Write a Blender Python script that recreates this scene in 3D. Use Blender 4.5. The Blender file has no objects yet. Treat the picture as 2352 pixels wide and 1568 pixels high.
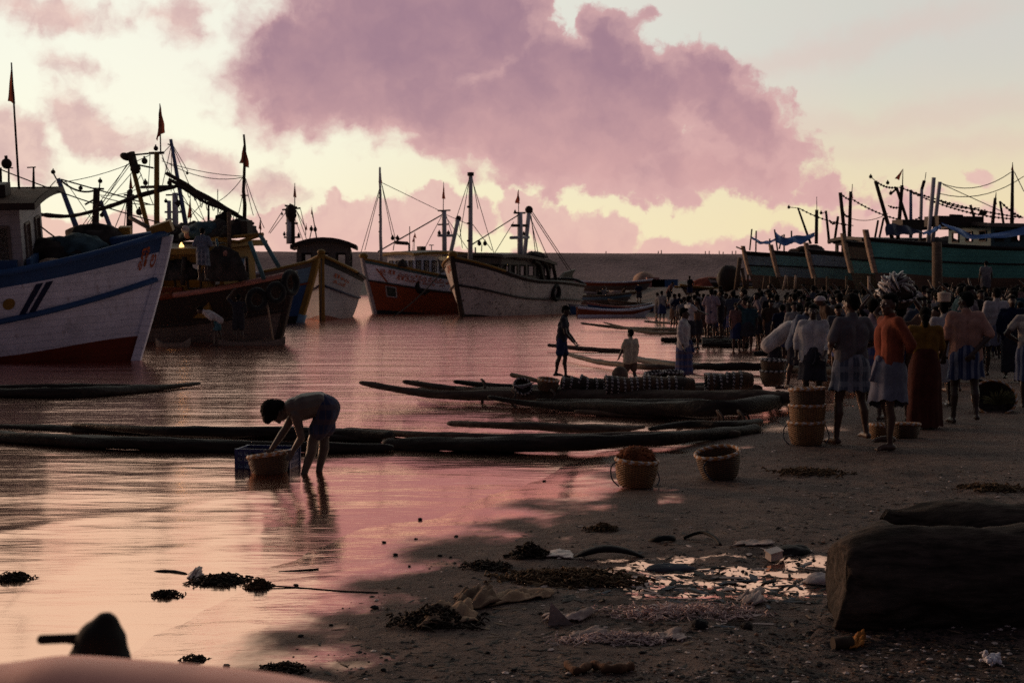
import bpy, math, random
import numpy as np
from mathutils import Vector, Matrix, Euler
random.seed(11); RNG = np.random.default_rng(11)
SC = bpy.context.scene; COL = SC.collection
R = math.radians; PI = math.pi
# ---------------------------------------------------------------- camera
FPX = 3267.0; HOR = 655.0; ZC = 1.75; WL = -0.10       # focal length and horizon on a 2352 wide frame
cd = bpy.data.cameras.new('camera'); cam = bpy.data.objects.new('camera', cd); COL.objects.link(cam)
cam.location = (0, 0, ZC); PITCH = math.atan((784-HOR)/FPX)
cam.rotation_euler = (R(90)-PITCH, 0, 0)
cd.lens = 50; cd.sensor_width = 36; cd.clip_start = 0.2; cd.clip_end = 6000
cd.dof.use_dof = True; cd.dof.focus_distance = 10; cd.dof.aperture_fstop = 8.0
SC.camera = cam
SC.view_settings.view_transform = 'Standard'; SC.view_settings.look = 'None'
SC.view_settings.exposure = 0; SC.view_settings.gamma = 1
SC.cycles.use_denoising = False
SC.cycles.max_bounces = 6; SC.cycles.sample_clamp_indirect = 4
_cp, _sp = math.cos(PITCH), math.sin(PITCH)
def ray(px, py):
    u = (px-1176)/FPX; v = (784-py)/FPX
    # camera looks along +Y, tilted down by PITCH
    return Vector((u, _cp+v*_sp, -_sp+v*_cp))
def P(px, py, Y):
    d = ray(px, py); return Vector((0, 0, ZC)) + d*(Y/d.y)
def G(px, py, z=0.0):
    d = ray(px, py); return Vector((0, 0, ZC)) + d*((z-ZC)/d.z)
# ---------------------------------------------------------------- tagging
def tag(o, label=None, cat=None, group=None, kind=None):
    if label: o['label'] = label
    if cat: o['category'] = cat
    if group: o['group'] = group
    if kind: o['kind'] = kind
    return o
def empty(name, loc=(0, 0, 0), rot=(0, 0, 0), label=None, cat=None, group=None):
    o = bpy.data.objects.new(name, None); COL.objects.link(o)
    o.location = loc; o.rotation_euler = rot; o.empty_display_size = .2
    return tag(o, label, cat, group)
def mat4(o):
    return Matrix.LocRotScale(o.location, o.rotation_euler, o.scale)
# ---------------------------------------------------------------- mesh builder
def frame_from(d):
    d = Vector(d).normalized(); a = Vector((0, 0, 1)) if abs(d.z) < .9 else Vector((1, 0, 0))
    x = a.cross(d).normalized(); y = d.cross(x); return x, y, d
class MB:
    def __init__(s): s.v = []; s.f = []; s.m = []; s.s = []
    def add(s, vs, fs, mi=0, sm=True):
        b = len(s.v); s.v += [tuple(p) for p in vs]
        for f in fs: s.f.append([i+b for i in f]); s.m.append(mi); s.s.append(sm)
        return s
    def box(s, c, size, rot=None, mi=0, taper=1.0):
        hx, hy, hz = (k/2 for k in size); c = Vector(c); M = rot.to_matrix() if isinstance(rot, Euler) else rot
        vs = []
        for z in (-1, 1):
            k = 1 if z < 0 else taper
            for x, y in ((-1, -1), (1, -1), (1, 1), (-1, 1)):
                p = Vector((x*hx*k, y*hy*k, z*hz)); vs.append(c+(M @ p if M is not None else p))
        return s.add(vs, [(3, 2, 1, 0), (4, 5, 6, 7), (0, 1, 5, 4), (1, 2, 6, 5), (2, 3, 7, 6), (3, 0, 4, 7)], mi, False)
    def bar(s, a, b, w, h=None, mi=0):
        a = Vector(a); b = Vector(b); h = h or w; x, y, d = frame_from(b-a)
        return s.box((a+b)/2, (w, h, (b-a).length), Matrix((x, y, d)).transposed(), mi)
    def grid(s, pts, cu=False, cv=False, mi=0, sm=True, flip=False, mifn=None):
        n = len(pts); m = len(pts[0]); fs = []; base = len(s.v)
        s.v += [tuple(p) for r in pts for p in r]
        for i in range(n if cu else n-1):
            for j in range(m if cv else m-1):
                a = i*m+j; b = i*m+(j+1) % m; c = ((i+1) % n)*m+(j+1) % m; d = ((i+1) % n)*m+j
                q = [a, b, c, d]
                if flip: q.reverse()
                s.f.append([k+base for k in q]); s.m.append(mifn(i, j) if mifn else mi); s.s.append(sm)
        return s
    def tube(s, path, r, seg=8, mi=0, caps=True, flat=1.0, sm=True):
        path = [Vector(p) for p in path]; n = len(path)
        rr = [r]*n if not hasattr(r, '__len__') else list(r)
        d = (path[1]-path[0]).normalized(); x, y, _ = frame_from(d); rows = []
        for i in range(n):
            t = (path[min(i+1, n-1)]-path[max(i-1, 0)])
            t = t.normalized() if t.length > 1e-9 else d
            x = (x-t*x.dot(t)); x = x.normalized() if x.length > 1e-6 else frame_from(t)[0]
            y = t.cross(x)
            rows.append([path[i]+x*(rr[i]*math.cos(2*PI*k/seg))+y*(rr[i]*flat*math.sin(2*PI*k/seg)) for k in range(seg)])
        b = len(s.v); s.grid(rows, cv=True, mi=mi, sm=sm)
        if caps:
            s.f.append([b+k for k in range(seg)][::-1]); s.m.append(mi); s.s.append(False)
            s.f.append([b+(n-1)*seg+k for k in range(seg)]); s.m.append(mi); s.s.append(False)
        return s
    def ell(s, c, r, rot=None, seg=14, rings=9, mi=0):
        c = Vector(c); r = (r, r, r) if not hasattr(r, '__len__') else r
        M = rot.to_matrix() if isinstance(rot, Euler) else rot; rows = []
        for i in range(1, rings):
            th = PI*i/rings
            row = []
            for k in range(seg):
                p = Vector((r[0]*math.sin(th)*math.cos(2*PI*k/seg), r[1]*math.sin(th)*math.sin(2*PI*k/seg), -r[2]*math.cos(th)))
                row.append(c+(M @ p if M is not None else p))
            rows.append(row)
        b = len(s.v); s.grid(rows, cv=True, mi=mi)
        p0 = Vector((0, 0, -r[2])); p1 = Vector((0, 0, r[2]))
        s.v += [tuple(c+(M @ p0 if M is not None else p0)), tuple(c+(M @ p1 if M is not None else p1))]
        lo = len(s.v)-2; hi = lo+1; e = b+(rings-2)*seg
        for k in range(seg):
            s.f.append([lo, b+(k+1) % seg, b+k]); s.m.append(mi); s.s.append(True)
            s.f.append([hi, e+k, e+(k+1) % seg]); s.m.append(mi); s.s.append(True)
        return s
    def cap(s, a, b, ra, rb, seg=12):
        a = Vector(a); b = Vector(b); d = b-a
        if d.length < 1e-6: return s.ell(a, max(ra, rb))
        x, y, d = frame_from(d); rows = []
        st = 4
        for i in range(1, st+1):
            th = PI/2*i/st; rows.append((a-d*(ra*math.cos(th)), ra*math.sin(th)))
        for i in range(0, st):
            th = PI/2*i/st; rows.append((b+d*(rb*math.sin(th)), rb*math.cos(th)))
        g = [[c+x*(q*math.cos(2*PI*k/seg))+y*(q*math.sin(2*PI*k/seg)) for k in range(seg)] for c, q in rows]
        bs = len(s.v); s.grid(g, cv=True)
        n = len(g); s.v += [tuple(a-d*ra), tuple(b+d*rb)]; lo = len(s.v)-2
        for k in range(seg):
            s.f.append([lo, bs+(k+1) % seg, bs+k]); s.m.append(0); s.s.append(True)
            s.f.append([lo+1, bs+(n-1)*seg+k, bs+(n-1)*seg+(k+1) % seg]); s.m.append(0); s.s.append(True)
        return s
    def chain(s, pts, rad, seg=12):
        for i in range(len(pts)-1): s.cap(pts[i], pts[i+1], rad[i], rad[i+1], seg)
        return s
    def lathe(s, prof, seg=24, c=(0, 0, 0), mi=0, wob=None):
        c = Vector(c)
        rows = [[c+Vector(((r+(wob(i, k) if wob else 0))*math.cos(2*PI*k/seg), (r+(wob(i, k) if wob else 0))*math.sin(2*PI*k/seg), z)) for k in range(seg)] for i, (r, z) in enumerate(prof)]
        return s.grid(rows, cv=True, mi=mi)
    def mesh(s, name, mats):
        me = bpy.data.meshes.new(name); me.from_pydata(s.v, [], s.f)
        for m in (mats if isinstance(mats, (list, tuple)) else [mats]): me.materials.append(m)
        me.polygons.foreach_set('material_index', s.m); me.polygons.foreach_set('use_smooth', s.s)
        me.update(); return me
    def build(s, name, mats, parent=None, label=None, cat=None, group=None, kind=None):
        return link(s.mesh(name, mats), name, parent, label, cat, group, kind)
def link(me, name, parent=None, label=None, cat=None, group=None, kind=None):
    o = bpy.data.objects.new(name, me); COL.objects.link(o)
    if parent is not None: o.parent = parent
    return tag(o, label, cat, group, kind)
def copy_tree(o, parent=None):
    c = o.copy(); COL.objects.link(c)
    if parent is not None: c.parent = parent
    for ch in [k for k in o.children if k is not c]: copy_tree(ch, c)
    return c
def remesh(mb, voxel=.012, it=4, fac=.5, name='body'):
    me = mb.mesh('tmp', [])
    o = bpy.data.objects.new('tmp', me); COL.objects.link(o)
    m = o.modifiers.new('r', 'REMESH'); m.mode = 'VOXEL'; m.voxel_size = voxel; m.use_smooth_shade = True
    if it: q = o.modifiers.new('s', 'SMOOTH'); q.factor = fac; q.iterations = it
    dg = bpy.context.evaluated_depsgraph_get(); dg.update()
    out = bpy.data.meshes.new_from_object(o.evaluated_get(dg)); out.name = name
    bpy.data.objects.remove(o); bpy.data.meshes.remove(me)
    return out
def catenary(a, b, sag, n=9):
    a = Vector(a); b = Vector(b); out = []
    for i in range(n):
        t = i/(n-1); p = a.lerp(b, t); p.z -= sag*4*t*(1-t); out.append(p)
    return out
def bez(pts, n=24):                         # Catmull-Rom through points
    pts = [Vector(p) for p in pts]; out = []; m = len(pts)
    for i in range(n):
        u = i/(n-1)*(m-1); k = min(int(u), m-2); t = u-k
        p0 = pts[max(k-1, 0)]; p1 = pts[k]; p2 = pts[k+1]; p3 = pts[min(k+2, m-1)]
        out.append(.5*((2*p1)+(p2-p0)*t+(2*p0-5*p1+4*p2-p3)*t*t+(3*p1-p0-3*p2+p3)*t**3))
    return out
# ---------------------------------------------------------------- value noise (numpy) for shapes
def vnoise(x, y, seed=0):
    def h(i, j):
        k = (i.astype(np.int64)*374761393+j.astype(np.int64)*668265263+seed*974634777) & 0xffffffff
        k = ((k ^ (k >> 13))*1274126177) & 0xffffffff
        return ((k ^ (k >> 16)) & 0xffff)/65535.0
    xi = np.floor(x); yi = np.floor(y); fx = x-xi; fy = y-yi
    fx = fx*fx*(3-2*fx); fy = fy*fy*(3-2*fy)
    a = h(xi, yi); b = h(xi+1, yi); c = h(xi, yi+1); d = h(xi+1, yi+1)
    return (a*(1-fx)+b*fx)*(1-fy)+(c*(1-fx)+d*fx)*fy
def fbm(x, y, o=4, seed=0):
    s = 0; a = .5; t = 0
    for i in range(o):
        s = s+a*vnoise(x*2**i, y*2**i, seed+i*17); t += a; a *= .5
    return s/t
def sst(a, b, x):
    t = np.clip((x-a)/(b-a), 0, 1); return t*t*(3-2*t)
# ---------------------------------------------------------------- node helper / materials
def lin(c):
    c = [k/255 for k in c]
    return tuple((k/12.92 if k <= .04045 else ((k+.055)/1.055)**2.4) for k in c)
class NT:
    def __init__(s, nt): s.t = nt; s.n = nt.nodes; s.l = nt.links
    def new(s, typ, **kw):
        n = s.n.new(typ)
        for k, v in kw.items(): setattr(n, k, v)
        return n
    def put(s, sock, v):
        if hasattr(v, 'is_output') or isinstance(v, bpy.types.NodeSocket): s.l.new(v, sock)
        elif v is not None:
            if hasattr(sock.default_value, '__len__') and not hasattr(v, '__len__'): sock.default_value = [v]*len(sock.default_value)
            elif hasattr(v, '__len__') and len(sock.default_value) == 4 and len(v) == 3: sock.default_value = (*v, 1)
            else: sock.default_value = v
    def math(s, op, a, b=None, c=None, clamp=False):
        n = s.new('ShaderNodeMath', operation=op, use_clamp=clamp)
        s.put(n.inputs[0], a); s.put(n.inputs[1], b); s.put(n.inputs[2], c); return n.outputs[0]
    def vmath(s, op, a, b=None):
        n = s.new('ShaderNodeVectorMath', operation=op); s.put(n.inputs[0], a)
        if b is not None: s.put(n.inputs[1], b)
        return n.outputs['Value'] if op in ('LENGTH', 'DOT_PRODUCT') else n.outputs[0]
    def rng(s, v, a, b, c=0., d=1., interp='SMOOTHSTEP'):
        n = s.new('ShaderNodeMapRange', interpolation_type=interp, clamp=True)
        for k, q in zip(range(5), (v, a, b, c, d)): s.put(n.inputs[k], q)
        return n.outputs[0]
    def mix(s, f, a, b, mode='MIX'):
        n = s.new('ShaderNodeMix', data_type='RGBA', blend_type=mode, clamp_factor=True)
        s.put(n.inputs[0], f); s.put(n.inputs[6], a); s.put(n.inputs[7], b); return n.outputs[2]
    def mapp(s, vec, loc=(0, 0, 0), rot=(0, 0, 0), sc=(1, 1, 1), typ='POINT'):
        n = s.new('ShaderNodeMapping', vector_type=typ); s.put(n.inputs[0], vec)
        s.put(n.inputs['Location'], loc); s.put(n.inputs['Rotation'], rot); s.put(n.inputs['Scale'], sc); return n.outputs[0]
    def noise(s, vec, scale, detail=4, rough=.55, dist=0., dim='3D', col=False):
        n = s.new('ShaderNodeTexNoise', noise_dimensions=dim); s.put(n.inputs['Vector'], vec)
        s.put(n.inputs['Scale'], scale); s.put(n.inputs['Detail'], detail); s.put(n.inputs['Roughness'], rough); s.put(n.inputs['Distortion'], dist)
        return n.outputs['Color'] if col else n.outputs['Fac']
    def bump(s, h, dist=.01, strength=1., normal=None):
        n = s.new('ShaderNodeBump'); s.put(n.inputs['Height'], h); s.put(n.inputs['Distance'], dist); s.put(n.inputs['Strength'], strength)
        if normal is not None: s.put(n.inputs['Normal'], normal)
        return n.outputs[0]
def new_mat(name):
    m = bpy.data.materials.new(name); m.use_nodes = True; nt = NT(m.node_tree)
    b = nt.n['Principled BSDF']; return m, nt, b
def simple(name, c, rough=.8, var=.35, scale=6., bump=.3, bscale=30., spec=.15, obj=True, metal=0., trans=0.):
    """plain matte stuff with large and small colour variation and a little relief"""
    m, t, b = new_mat(name)
    tc = t.new('ShaderNodeTexCoord').outputs['Object']
    n1 = t.noise(tc, scale, 5, .6); n2 = t.noise(tc, bscale, 3, .6)
    dark = tuple(k*(1-var) for k in c); lite = tuple(min(1, k*(1+var*.6)) for k in c)
    col = t.mix(t.rng(n1, .3, .7), dark, lite)
    col = t.mix(t.rng(n2, .35, .75, 0, .35), col, tuple(k*.5 for k in c))
    t.put(b.inputs['Base Color'], col); t.put(b.inputs['Roughness'], rough); t.put(b.inputs['Specular IOR Level'], spec)
    t.put(b.inputs['Metallic'], metal)
    if bump: t.put(b.inputs['Normal'], t.bump(n2, .01, bump))
    return m
def paint(name, c, chip=(.07, .045, .035), amount=.45, rust=(.16, .06, .025), rustamt=.5, grime=.4, plank=True, rough=.6, sc=1.0):
    """old boat paint: planks, chips, rust runs and grime"""
    m, t, b = new_mat(name)
    tc = t.new('ShaderNodeTexCoord').outputs['Object']
    big = t.noise(tc, .9*sc, 5, .6); mid = t.noise(tc, 4.*sc, 6, .65, .6)
    fine = t.noise(t.mapp(tc, sc=(1, 1, 2.2)), 13.*sc, 5, .7)
    streak = t.noise(t.mapp(tc, sc=(5, 5, .35)), 1.6*sc, 4, .6)
    col = t.mix(t.rng(big, .3, .7), tuple(k*.72 for k in c), c)
    col = t.mix(t.rng(mid, .45, .8, 0, grime), col, tuple(k*.45+.01 for k in c))
    col = t.mix(t.math('MULTIPLY', t.rng(streak, .55, .78, 0, rustamt), t.rng(big, .35, .65)), col, rust)
    ch = t.rng(t.math('ADD', t.math('MULTIPLY', mid, .6), t.math('MULTIPLY', fine, .5)), .74-.2*amount, .80-.2*amount)
    col = t.mix(ch, col, chip)
    if plank:
        sx = t.new('ShaderNodeSeparateXYZ'); t.put(sx.inputs[0], tc)
        zz = t.math('FRACT', t.math('MULTIPLY', t.math('ADD', sx.outputs[2], t.math('MULTIPLY', big, .12)), 5.5))
        ln = t.math('LESS_THAN', zz, .07)
        col = t.mix(t.math('MULTIPLY', ln, .45), col, tuple(k*.3 for k in c))
        t.put(b.inputs['Normal'], t.bump(t.math('SUBTRACT', t.math('MULTIPLY', fine, .5), ln), .012, .5))
    else: t.put(b.inputs['Normal'], t.bump(fine, .01, .5))
    t.put(b.inputs['Base Color'], col); t.put(b.inputs['Roughness'], rough); t.put(b.inputs['Specular IOR Level'], .18)
    return m
def wood(name, c, rough=.8, axis_sc=(.6, 9, 9), sc=2., var=.55, wet=None):
    m, t, b = new_mat(name)
    tc = t.new('ShaderNodeTexCoord').outputs['Object']
    g = t.noise(t.mapp(tc, sc=axis_sc), sc, 6, .65, .3); n = t.noise(tc, 1.7, 4, .6)
    col = t.mix(t.rng(g, .3, .7), tuple(k*(1-var) for k in c), tuple(k*(1+var*.4) for k in c))
    col = t.mix(t.rng(n, .4, .7, 0, .6), col, tuple(k*.4 for k in c))
    t.put(b.inputs['Base Color'], col); t.put(b.inputs['Roughness'], rough); t.put(b.inputs['Specular IOR Level'], .10)
    t.put(b.inputs['Normal'], t.bump(t.math('ADD', g, n), .03, .6)); return m
def plaid(name, base, stripe, stripe2, freq=9., thr=.62, vertical=False, rough=.9):
    m, t, b = new_mat(name)
    tc = t.new('ShaderNodeTexCoord').outputs['Object']; sx = t.new('ShaderNodeSeparateXYZ'); t.put(sx.inputs[0], tc)
    ang = t.math('ARCTAN2', sx.outputs[1], sx.outputs[0])
    a = t.math('MULTIPLY', t.math('SINE', t.math('MULTIPLY', ang, freq*1.2)), .5); a = t.math('ADD', a, .5)
    z = t.math('ADD', t.math('MULTIPLY', t.math('SINE', t.math('MULTIPLY', sx.outputs[2], freq*5.5)), .5), .5)
    col = t.mix(t.rng(a, thr, thr+.15), base, stripe)
    if not vertical: col = t.mix(t.math('MULTIPLY', t.rng(z, thr, thr+.15), .6), col, stripe2)
    a3 = t.math('GREATER_THAN', t.math('SINE', t.math('MULTIPLY', ang, freq*3.7)), .86)
    col = t.mix(t.math('MULTIPLY', a3, .6), col, stripe2)
    n = t.noise(tc, 9, 4, .6); col = t.mix(t.rng(n, .35, .75, 0, .5), col, tuple(k*.5 for k in base))
    t.put(b.inputs['Base Color'], col); t.put(b.inputs['Roughness'], rough); t.put(b.inputs['Specular IOR Level'], .15)
    t.put(b.inputs['Normal'], t.bump(n, .02, .4)); return m
def emit(name, c, s):
    m, t, b = new_mat(name); t.put(b.inputs['Base Color'], c); t.put(b.inputs['Emission Color'], c); t.put(b.inputs['Emission Strength'], s); return m
def cloth(name, c, var=.3):
    return simple(name, c, .92, var, 5., .5, 22., .12)
# ================================================================ sky, light
SUN_AZ, SUN_EL = -52.0, 7.0          # degrees, from +Y towards +X
w = bpy.data.worlds.new('World'); SC.world = w; w.use_nodes = True
w.cycles.sampling_method = 'MANUAL'; w.cycles.sample_map_resolution = 512
t = NT(w.node_tree); t.n.clear()
gen = t.new('ShaderNodeTexCoord').outputs['Generated']
dirn = t.vmath('NORMALIZE', gen); sx = t.new('ShaderNodeSeparateXYZ'); t.put(sx.inputs[0], dirn)
az = t.math('ARCTAN2', sx.outputs[0], sx.outputs[1]); el = t.math('ARCSINE', sx.outputs[2])
S = FPX/100
uv = t.new('ShaderNodeCombineXYZ'); t.put(uv.inputs[0], t.math('MULTIPLY', az, S)); t.put(uv.inputs[1], t.math('MULTIPLY', el, S))
uv = uv.outputs[0]
def sky_uv(x, y):
    d = ray(x, y).normalized(); return math.atan2(d.x, d.y)*S, math.asin(d.z)*S
wc = t.noise(uv, .55, 3, .5, col=True)
warp = t.vmath('SCALE', t.vmath('SUBTRACT', wc, (.5, .5, .5))); warp.node.inputs['Scale'].default_value = 1.0
wc2 = t.noise(uv, 2.2, 4, .6, col=True)
warp2 = t.vmath('SCALE', t.vmath('SUBTRACT', wc2, (.5, .5, .5))); warp2.node.inputs['Scale'].default_value = .5
uvw = t.vmath('ADD', t.vmath('ADD', uv, warp), warp2)
def field(blobs, k=.35):
    F = None
    for x, y, rx, ry, rot in blobs:
        cx, cy = sky_uv(x, y)
        v = t.mapp(uvw, (cx, cy, 0), (0, 0, R(rot)), (rx/100, ry/100, 1), 'TEXTURE')
        v = t.vmath('MULTIPLY', v, (1, 1, 0))
        f = t.math('MULTIPLY', t.math('SUBTRACT', 1., t.vmath('LENGTH', v)), min(rx, ry)/100)
        F = f if F is None else t.math('SMOOTH_MAX', F, f, k)
    return F
puff = t.new('ShaderNodeTexVoronoi', feature='SMOOTH_F1', voronoi_dimensions='2D'); t.put(puff.inputs['Vector'], uvw); t.put(puff.inputs['Scale'], 1.5)
puff = puff.outputs['Distance']
n_hi = t.noise(uvw, 1.6, 7, .58); n_lo = t.noise(uv, .35, 4, .5)
rag = t.math('ADD', t.math('MULTIPLY', t.math('SUBTRACT', n_hi, .5), 1.3), t.math('MULTIPLY', t.math('SUBTRACT', .42, puff), .75))
# big cloud over the harbour, smaller ones on the left
big = field([(830, 110, 330, 190, 22), (1020, 60, 270, 180, 0), (1010, 240, 280, 120, -28), (1330, 250, 330, 190, -5), (1405, 105, 105, 105, 0), (1240, 90, 60, 120, 0),
             (1605, 200, 140, 108, -20), (1715, 295, 135, 105, -30), (1250, 370, 350, 75, -8), (1560, 390, 330, 80, 0), (1810, 335, 80, 55, 0), (1770, 425, 160, 45, -4), (1890, 468, 170, 34, -3),
             (950, -150, 330, 170, 0)])
small = field([(215, 290, 135, 62, -27), (20, 335, 105, 85, -20), (480, 372, 120, 42, -14), (110, 20, 170, 40, -4), (150, 135, 60, 26, -20), (455, 75, 50, 30, -30), (600, 430, 130, 40, -10), (430, 20, 90, 35, 10)])
bank = field([(250, 590, 520, 95, 0), (620, 580, 260, 112, 0), (880, 540, 200, 100, 0), (1010, 490, 75, 75, 0), (1090, 500, 60, 60, 0), (1200, 490, 70, 70, 0), (1300, 545, 110, 75, 0),
              (1400, 545, 110, 55, 0), (1540, 600, 200, 60, 0), (1790, 588, 300, 76, 0), (2120, 530, 320, 74, 4), (2250, 405, 75, 30, -6), (2080, 450, 120, 30, 0), (1176, 658, 3200, 98, 0), (1500, 605, 600, 45, 0), (300, 565, 600, 80, 0), (2200, 545, 400, 60, 0), (760, 470, 60, 40, 0)], .25)
wispy = field([(2100, 260, 420, 26, 6), (2230, 330, 260, 20, 2), (1930, 110, 300, 30, 12)])
# clear sky: cream and bright on the left, grey-green then grey-blue to the right and upwards
uu = t.new('ShaderNodeSeparateXYZ'); t.put(uu.inputs[0], uv); U, V = uu.outputs[0], uu.outputs[1]
lr = t.rng(U, -9., 11.)
low = t.mix(lr, lin((253, 247, 208)), lin((240, 222, 178)))
high = t.mix(lr, lin((243, 245, 230)), lin((208, 208, 200)))
base = t.mix(t.rng(V, 1., 5.5), low, high)
base = t.mix(t.rng(n_lo, .3, .7, 0, .14), base, lin((232, 205, 200)))
base = t.mix(t.math('MULTIPLY', t.rng(wispy, -.3, .25), .35), base, lin((222, 190, 182)))
glow = t.rng(t.vmath('LENGTH', t.mapp(uv, (*sky_uv(250, 300), 0), (0, 0, 0), (9, 5, 1), 'TEXTURE')), 0., 1., 1., 0.)
base = t.mix(t.math('MULTIPLY', glow, .6), base, (1.0, .99, .82))
# bank
bd = t.rng(t.math('SUBTRACT', t.math('ADD', bank, t.math('MULTIPLY', rag, .42)), .15), -.06, .10)
bcol = t.mix(t.rng(V, 0., 2.2), lin((231, 182, 173)), lin((230, 191, 182)))
bcol = t.mix(t.rng(n_hi, .35, .7, 0, .45), bcol, lin((214, 168, 168)))
bcol = t.mix(t.math('MULTIPLY', t.rng(U, -3., -11.), .55), bcol, lin((243, 205, 186)))
col = t.mix(t.math('MULTIPLY', bd, .92), base, bcol)
# small clouds
soft = t.rng(U, -9., 1., .55, .12, 'LINEAR')
sd = t.math('ADD', small, t.math('MULTIPLY', rag, .5))
sm = t.rng(sd, -.16, .34)
scol = t.mix(t.rng(n_hi, .3, .7), lin((227, 188, 180)), lin((204, 163, 164)))
col = t.mix(t.math('MULTIPLY', sm, .82), col, scol)
# big cloud
bg = t.math('SUBTRACT', t.math('ADD', big, t.math('MULTIPLY', rag, .70)), .10)
negs = t.math('MULTIPLY', soft, -1.)
bm = t.new('ShaderNodeMapRange', interpolation_type='SMOOTHSTEP'); t.put(bm.inputs[0], bg); t.put(bm.inputs[1], negs); t.put(bm.inputs[2], soft); bm = bm.outputs[0]
n_md = t.noise(uvw, .62, 5, .5)
shade = t.math('ADD', t.math('MULTIPLY', t.math('SUBTRACT', n_md, .5), .85), t.rng(V, 1.6, 5.2, .05, .72, 'LINEAR'))
shade = t.math('ADD', shade, t.math('MULTIPLY', t.math('SUBTRACT', n_hi, .5), .30))
cc = t.mix(t.rng(shade, .0, .95), lin((211, 164, 164)), lin((156, 120, 138)))
cc = t.mix(t.rng(bg, .0, .65, .6, 0.), cc, lin((224, 180, 176)))
col = t.mix(t.math('MULTIPLY', bm, .97), col, cc)
# dusk overhead and behind the camera
front = t.rng(sx.outputs[1], -.25, .75)
up = t.rng(el, R(24), R(62))
over = t.mix(up, col, t.mix(front, (.050, .054, .082), (.24, .225, .235)))
col = t.mix(front, t.mix(t.rng(el, 0., R(30)), (.092, .074, .088), (.052, .053, .076)), over)
col = t.mix(t.rng(el, R(-1.5), R(-.2)), (.05, .035, .035), col)
bgd = t.new('ShaderNodeBackground'); t.put(bgd.inputs[0], col); t.put(bgd.inputs[1], 1.0)
sk = t.new('ShaderNodeTexSky', sky_type='NISHITA'); sk.sun_disc = False; sk.sun_elevation = R(SUN_EL); sk.sun_rotation = R(SUN_AZ)
sk.dust_density = 3
bg2 = t.new('ShaderNodeBackground'); t.put(bg2.inputs[0], sk.outputs[0]); t.put(bg2.inputs[1], .002)
ad = t.new('ShaderNodeAddShader'); t.l.new(bgd.outputs[0], ad.inputs[0]); t.l.new(bg2.outputs[0], ad.inputs[1])
out = t.new('ShaderNodeOutputWorld'); t.l.new(ad.outputs[0], out.inputs[0])
sl = bpy.data.lights.new('sun', 'SUN'); so = bpy.data.objects.new('sun', sl); COL.objects.link(so)
sl.energy = 1.5; sl.angle = R(12); sl.color = (1, .58, .36)
sd_ = Vector((math.sin(R(SUN_AZ))*math.cos(R(SUN_EL)), math.cos(R(SUN_AZ))*math.cos(R(SUN_EL)), math.sin(R(SUN_EL))))
so.rotation_euler = (-sd_).to_track_quat('-Z', 'Y').to_euler(); so.location = (-30, 20, 30)
# ================================================================ ground and water
SHORE = [(-2.6, 2.0), (-2.1, 6.4), (-1.87, 7.0), (-1.54, 9.2), (-.89, 10.5), (.09, 12.2), (1.1, 15.7), (3.2, 18.3), (4.3, 22), (6.7, 31), (9.6, 44), (8.4, 52.6), (8.0, 75), (6.9, 93), (6, 121), (3.9, 172), (-12, 224), (-48, 275), (-220, 300), (-900, 330)]
_poly = np.array(SHORE+[(-900, 6000), (4000, 6000), (4000, -200), (-2.6, -200)], float)
def shore_dist(x, y):
    p = np.stack([x, y], -1); d = np.full(x.shape, 1e9)
    S_ = np.array([(-3, -200)]+SHORE, float)
    for a, b in zip(S_[:-1], S_[1:]):
        ab = b-a; tt = np.clip(((p-a)@ab)/(ab@ab), 0, 1)
        d = np.minimum(d, np.linalg.norm(p-(a+tt[..., None]*ab), axis=-1))
    ins = np.zeros(x.shape, bool); n = len(_poly)
    for i in range(n):
        x0, y0 = _poly[i]; x1, y1 = _poly[(i+1) % n]
        c = ((y0 > y) != (y1 > y)) & (x < (x1-x0)*(y-y0)/((y1-y0) if y1 != y0 else 1e-9)+x0)
        ins ^= c
    return np.where(ins, d, -d)
PUD = (1.36, 8.72)       # puddle of dirty water among the rubbish
def ground_z(x, y):
    x = np.asarray(x, float); y = np.asarray(y, float)
    s = shore_dist(x, y)+ (fbm(x*.42, y*.42, 4, 5)-.5)*1.5*np.clip(y/12, .4, 1.5)
    z = np.where(s > 0, .105*(1-np.exp(-s/2.2)), np.maximum(.030*s, -1.6)) + WL
    inl = np.clip(s/4, 0, 1)
    far = sst(62, 82, y+np.clip(14-x, 0, 40)*.9)*np.clip((s-1)/6, 0, 1)
    z = z+1.5*far*sst(2, 14, x)
    z = z+sst(95, 300, y)*np.clip(s/25, 0, 1)*2.2*(1-far*sst(2, 14, x)*.5)
    near = 1-sst(16, 60, y)
    z = z+inl*near*((fbm(x*1.1, y*1.1, 4, 3)-.5)*.07+(fbm(x*5, y*5, 3, 9)-.5)*.042-.020*sst(.62, .78, vnoise(x*4.2, y*3.4, 61))*sst(.45, .6, fbm(x*.8, y*.8, 2, 62))+(fbm(x*17, y*13, 2, 21)-.5)*.020)
    pu = np.exp(-(((x-PUD[0])/1.2)**2+((y-PUD[1])/.66)**2)**2)
    z = z-pu*(.035)
    return z
def gz(x, y): return float(ground_z(np.array([x]), np.array([y]))[0])
def on_ground(px, py):
    p = G(px, py, 0)
    for _ in range(8):
        z = max(gz(p.x, p.y), WL); p = G(px, py, z)
    return p
na, nr = 420, 560
ang = np.linspace(R(-48), R(48), na)
rad = np.concatenate([np.geomspace(2.2, 26, 400), np.geomspace(26.3, 5200, nr-400)])
A, Rr = np.meshgrid(ang, rad); gx = Rr*np.sin(A); gy = Rr*np.cos(A)-.4
gzv = ground_z(gx, gy)
verts = np.stack([gx, gy, gzv], -1).reshape(-1, 3)
idx = np.arange(na*nr).reshape(nr, na)
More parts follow.
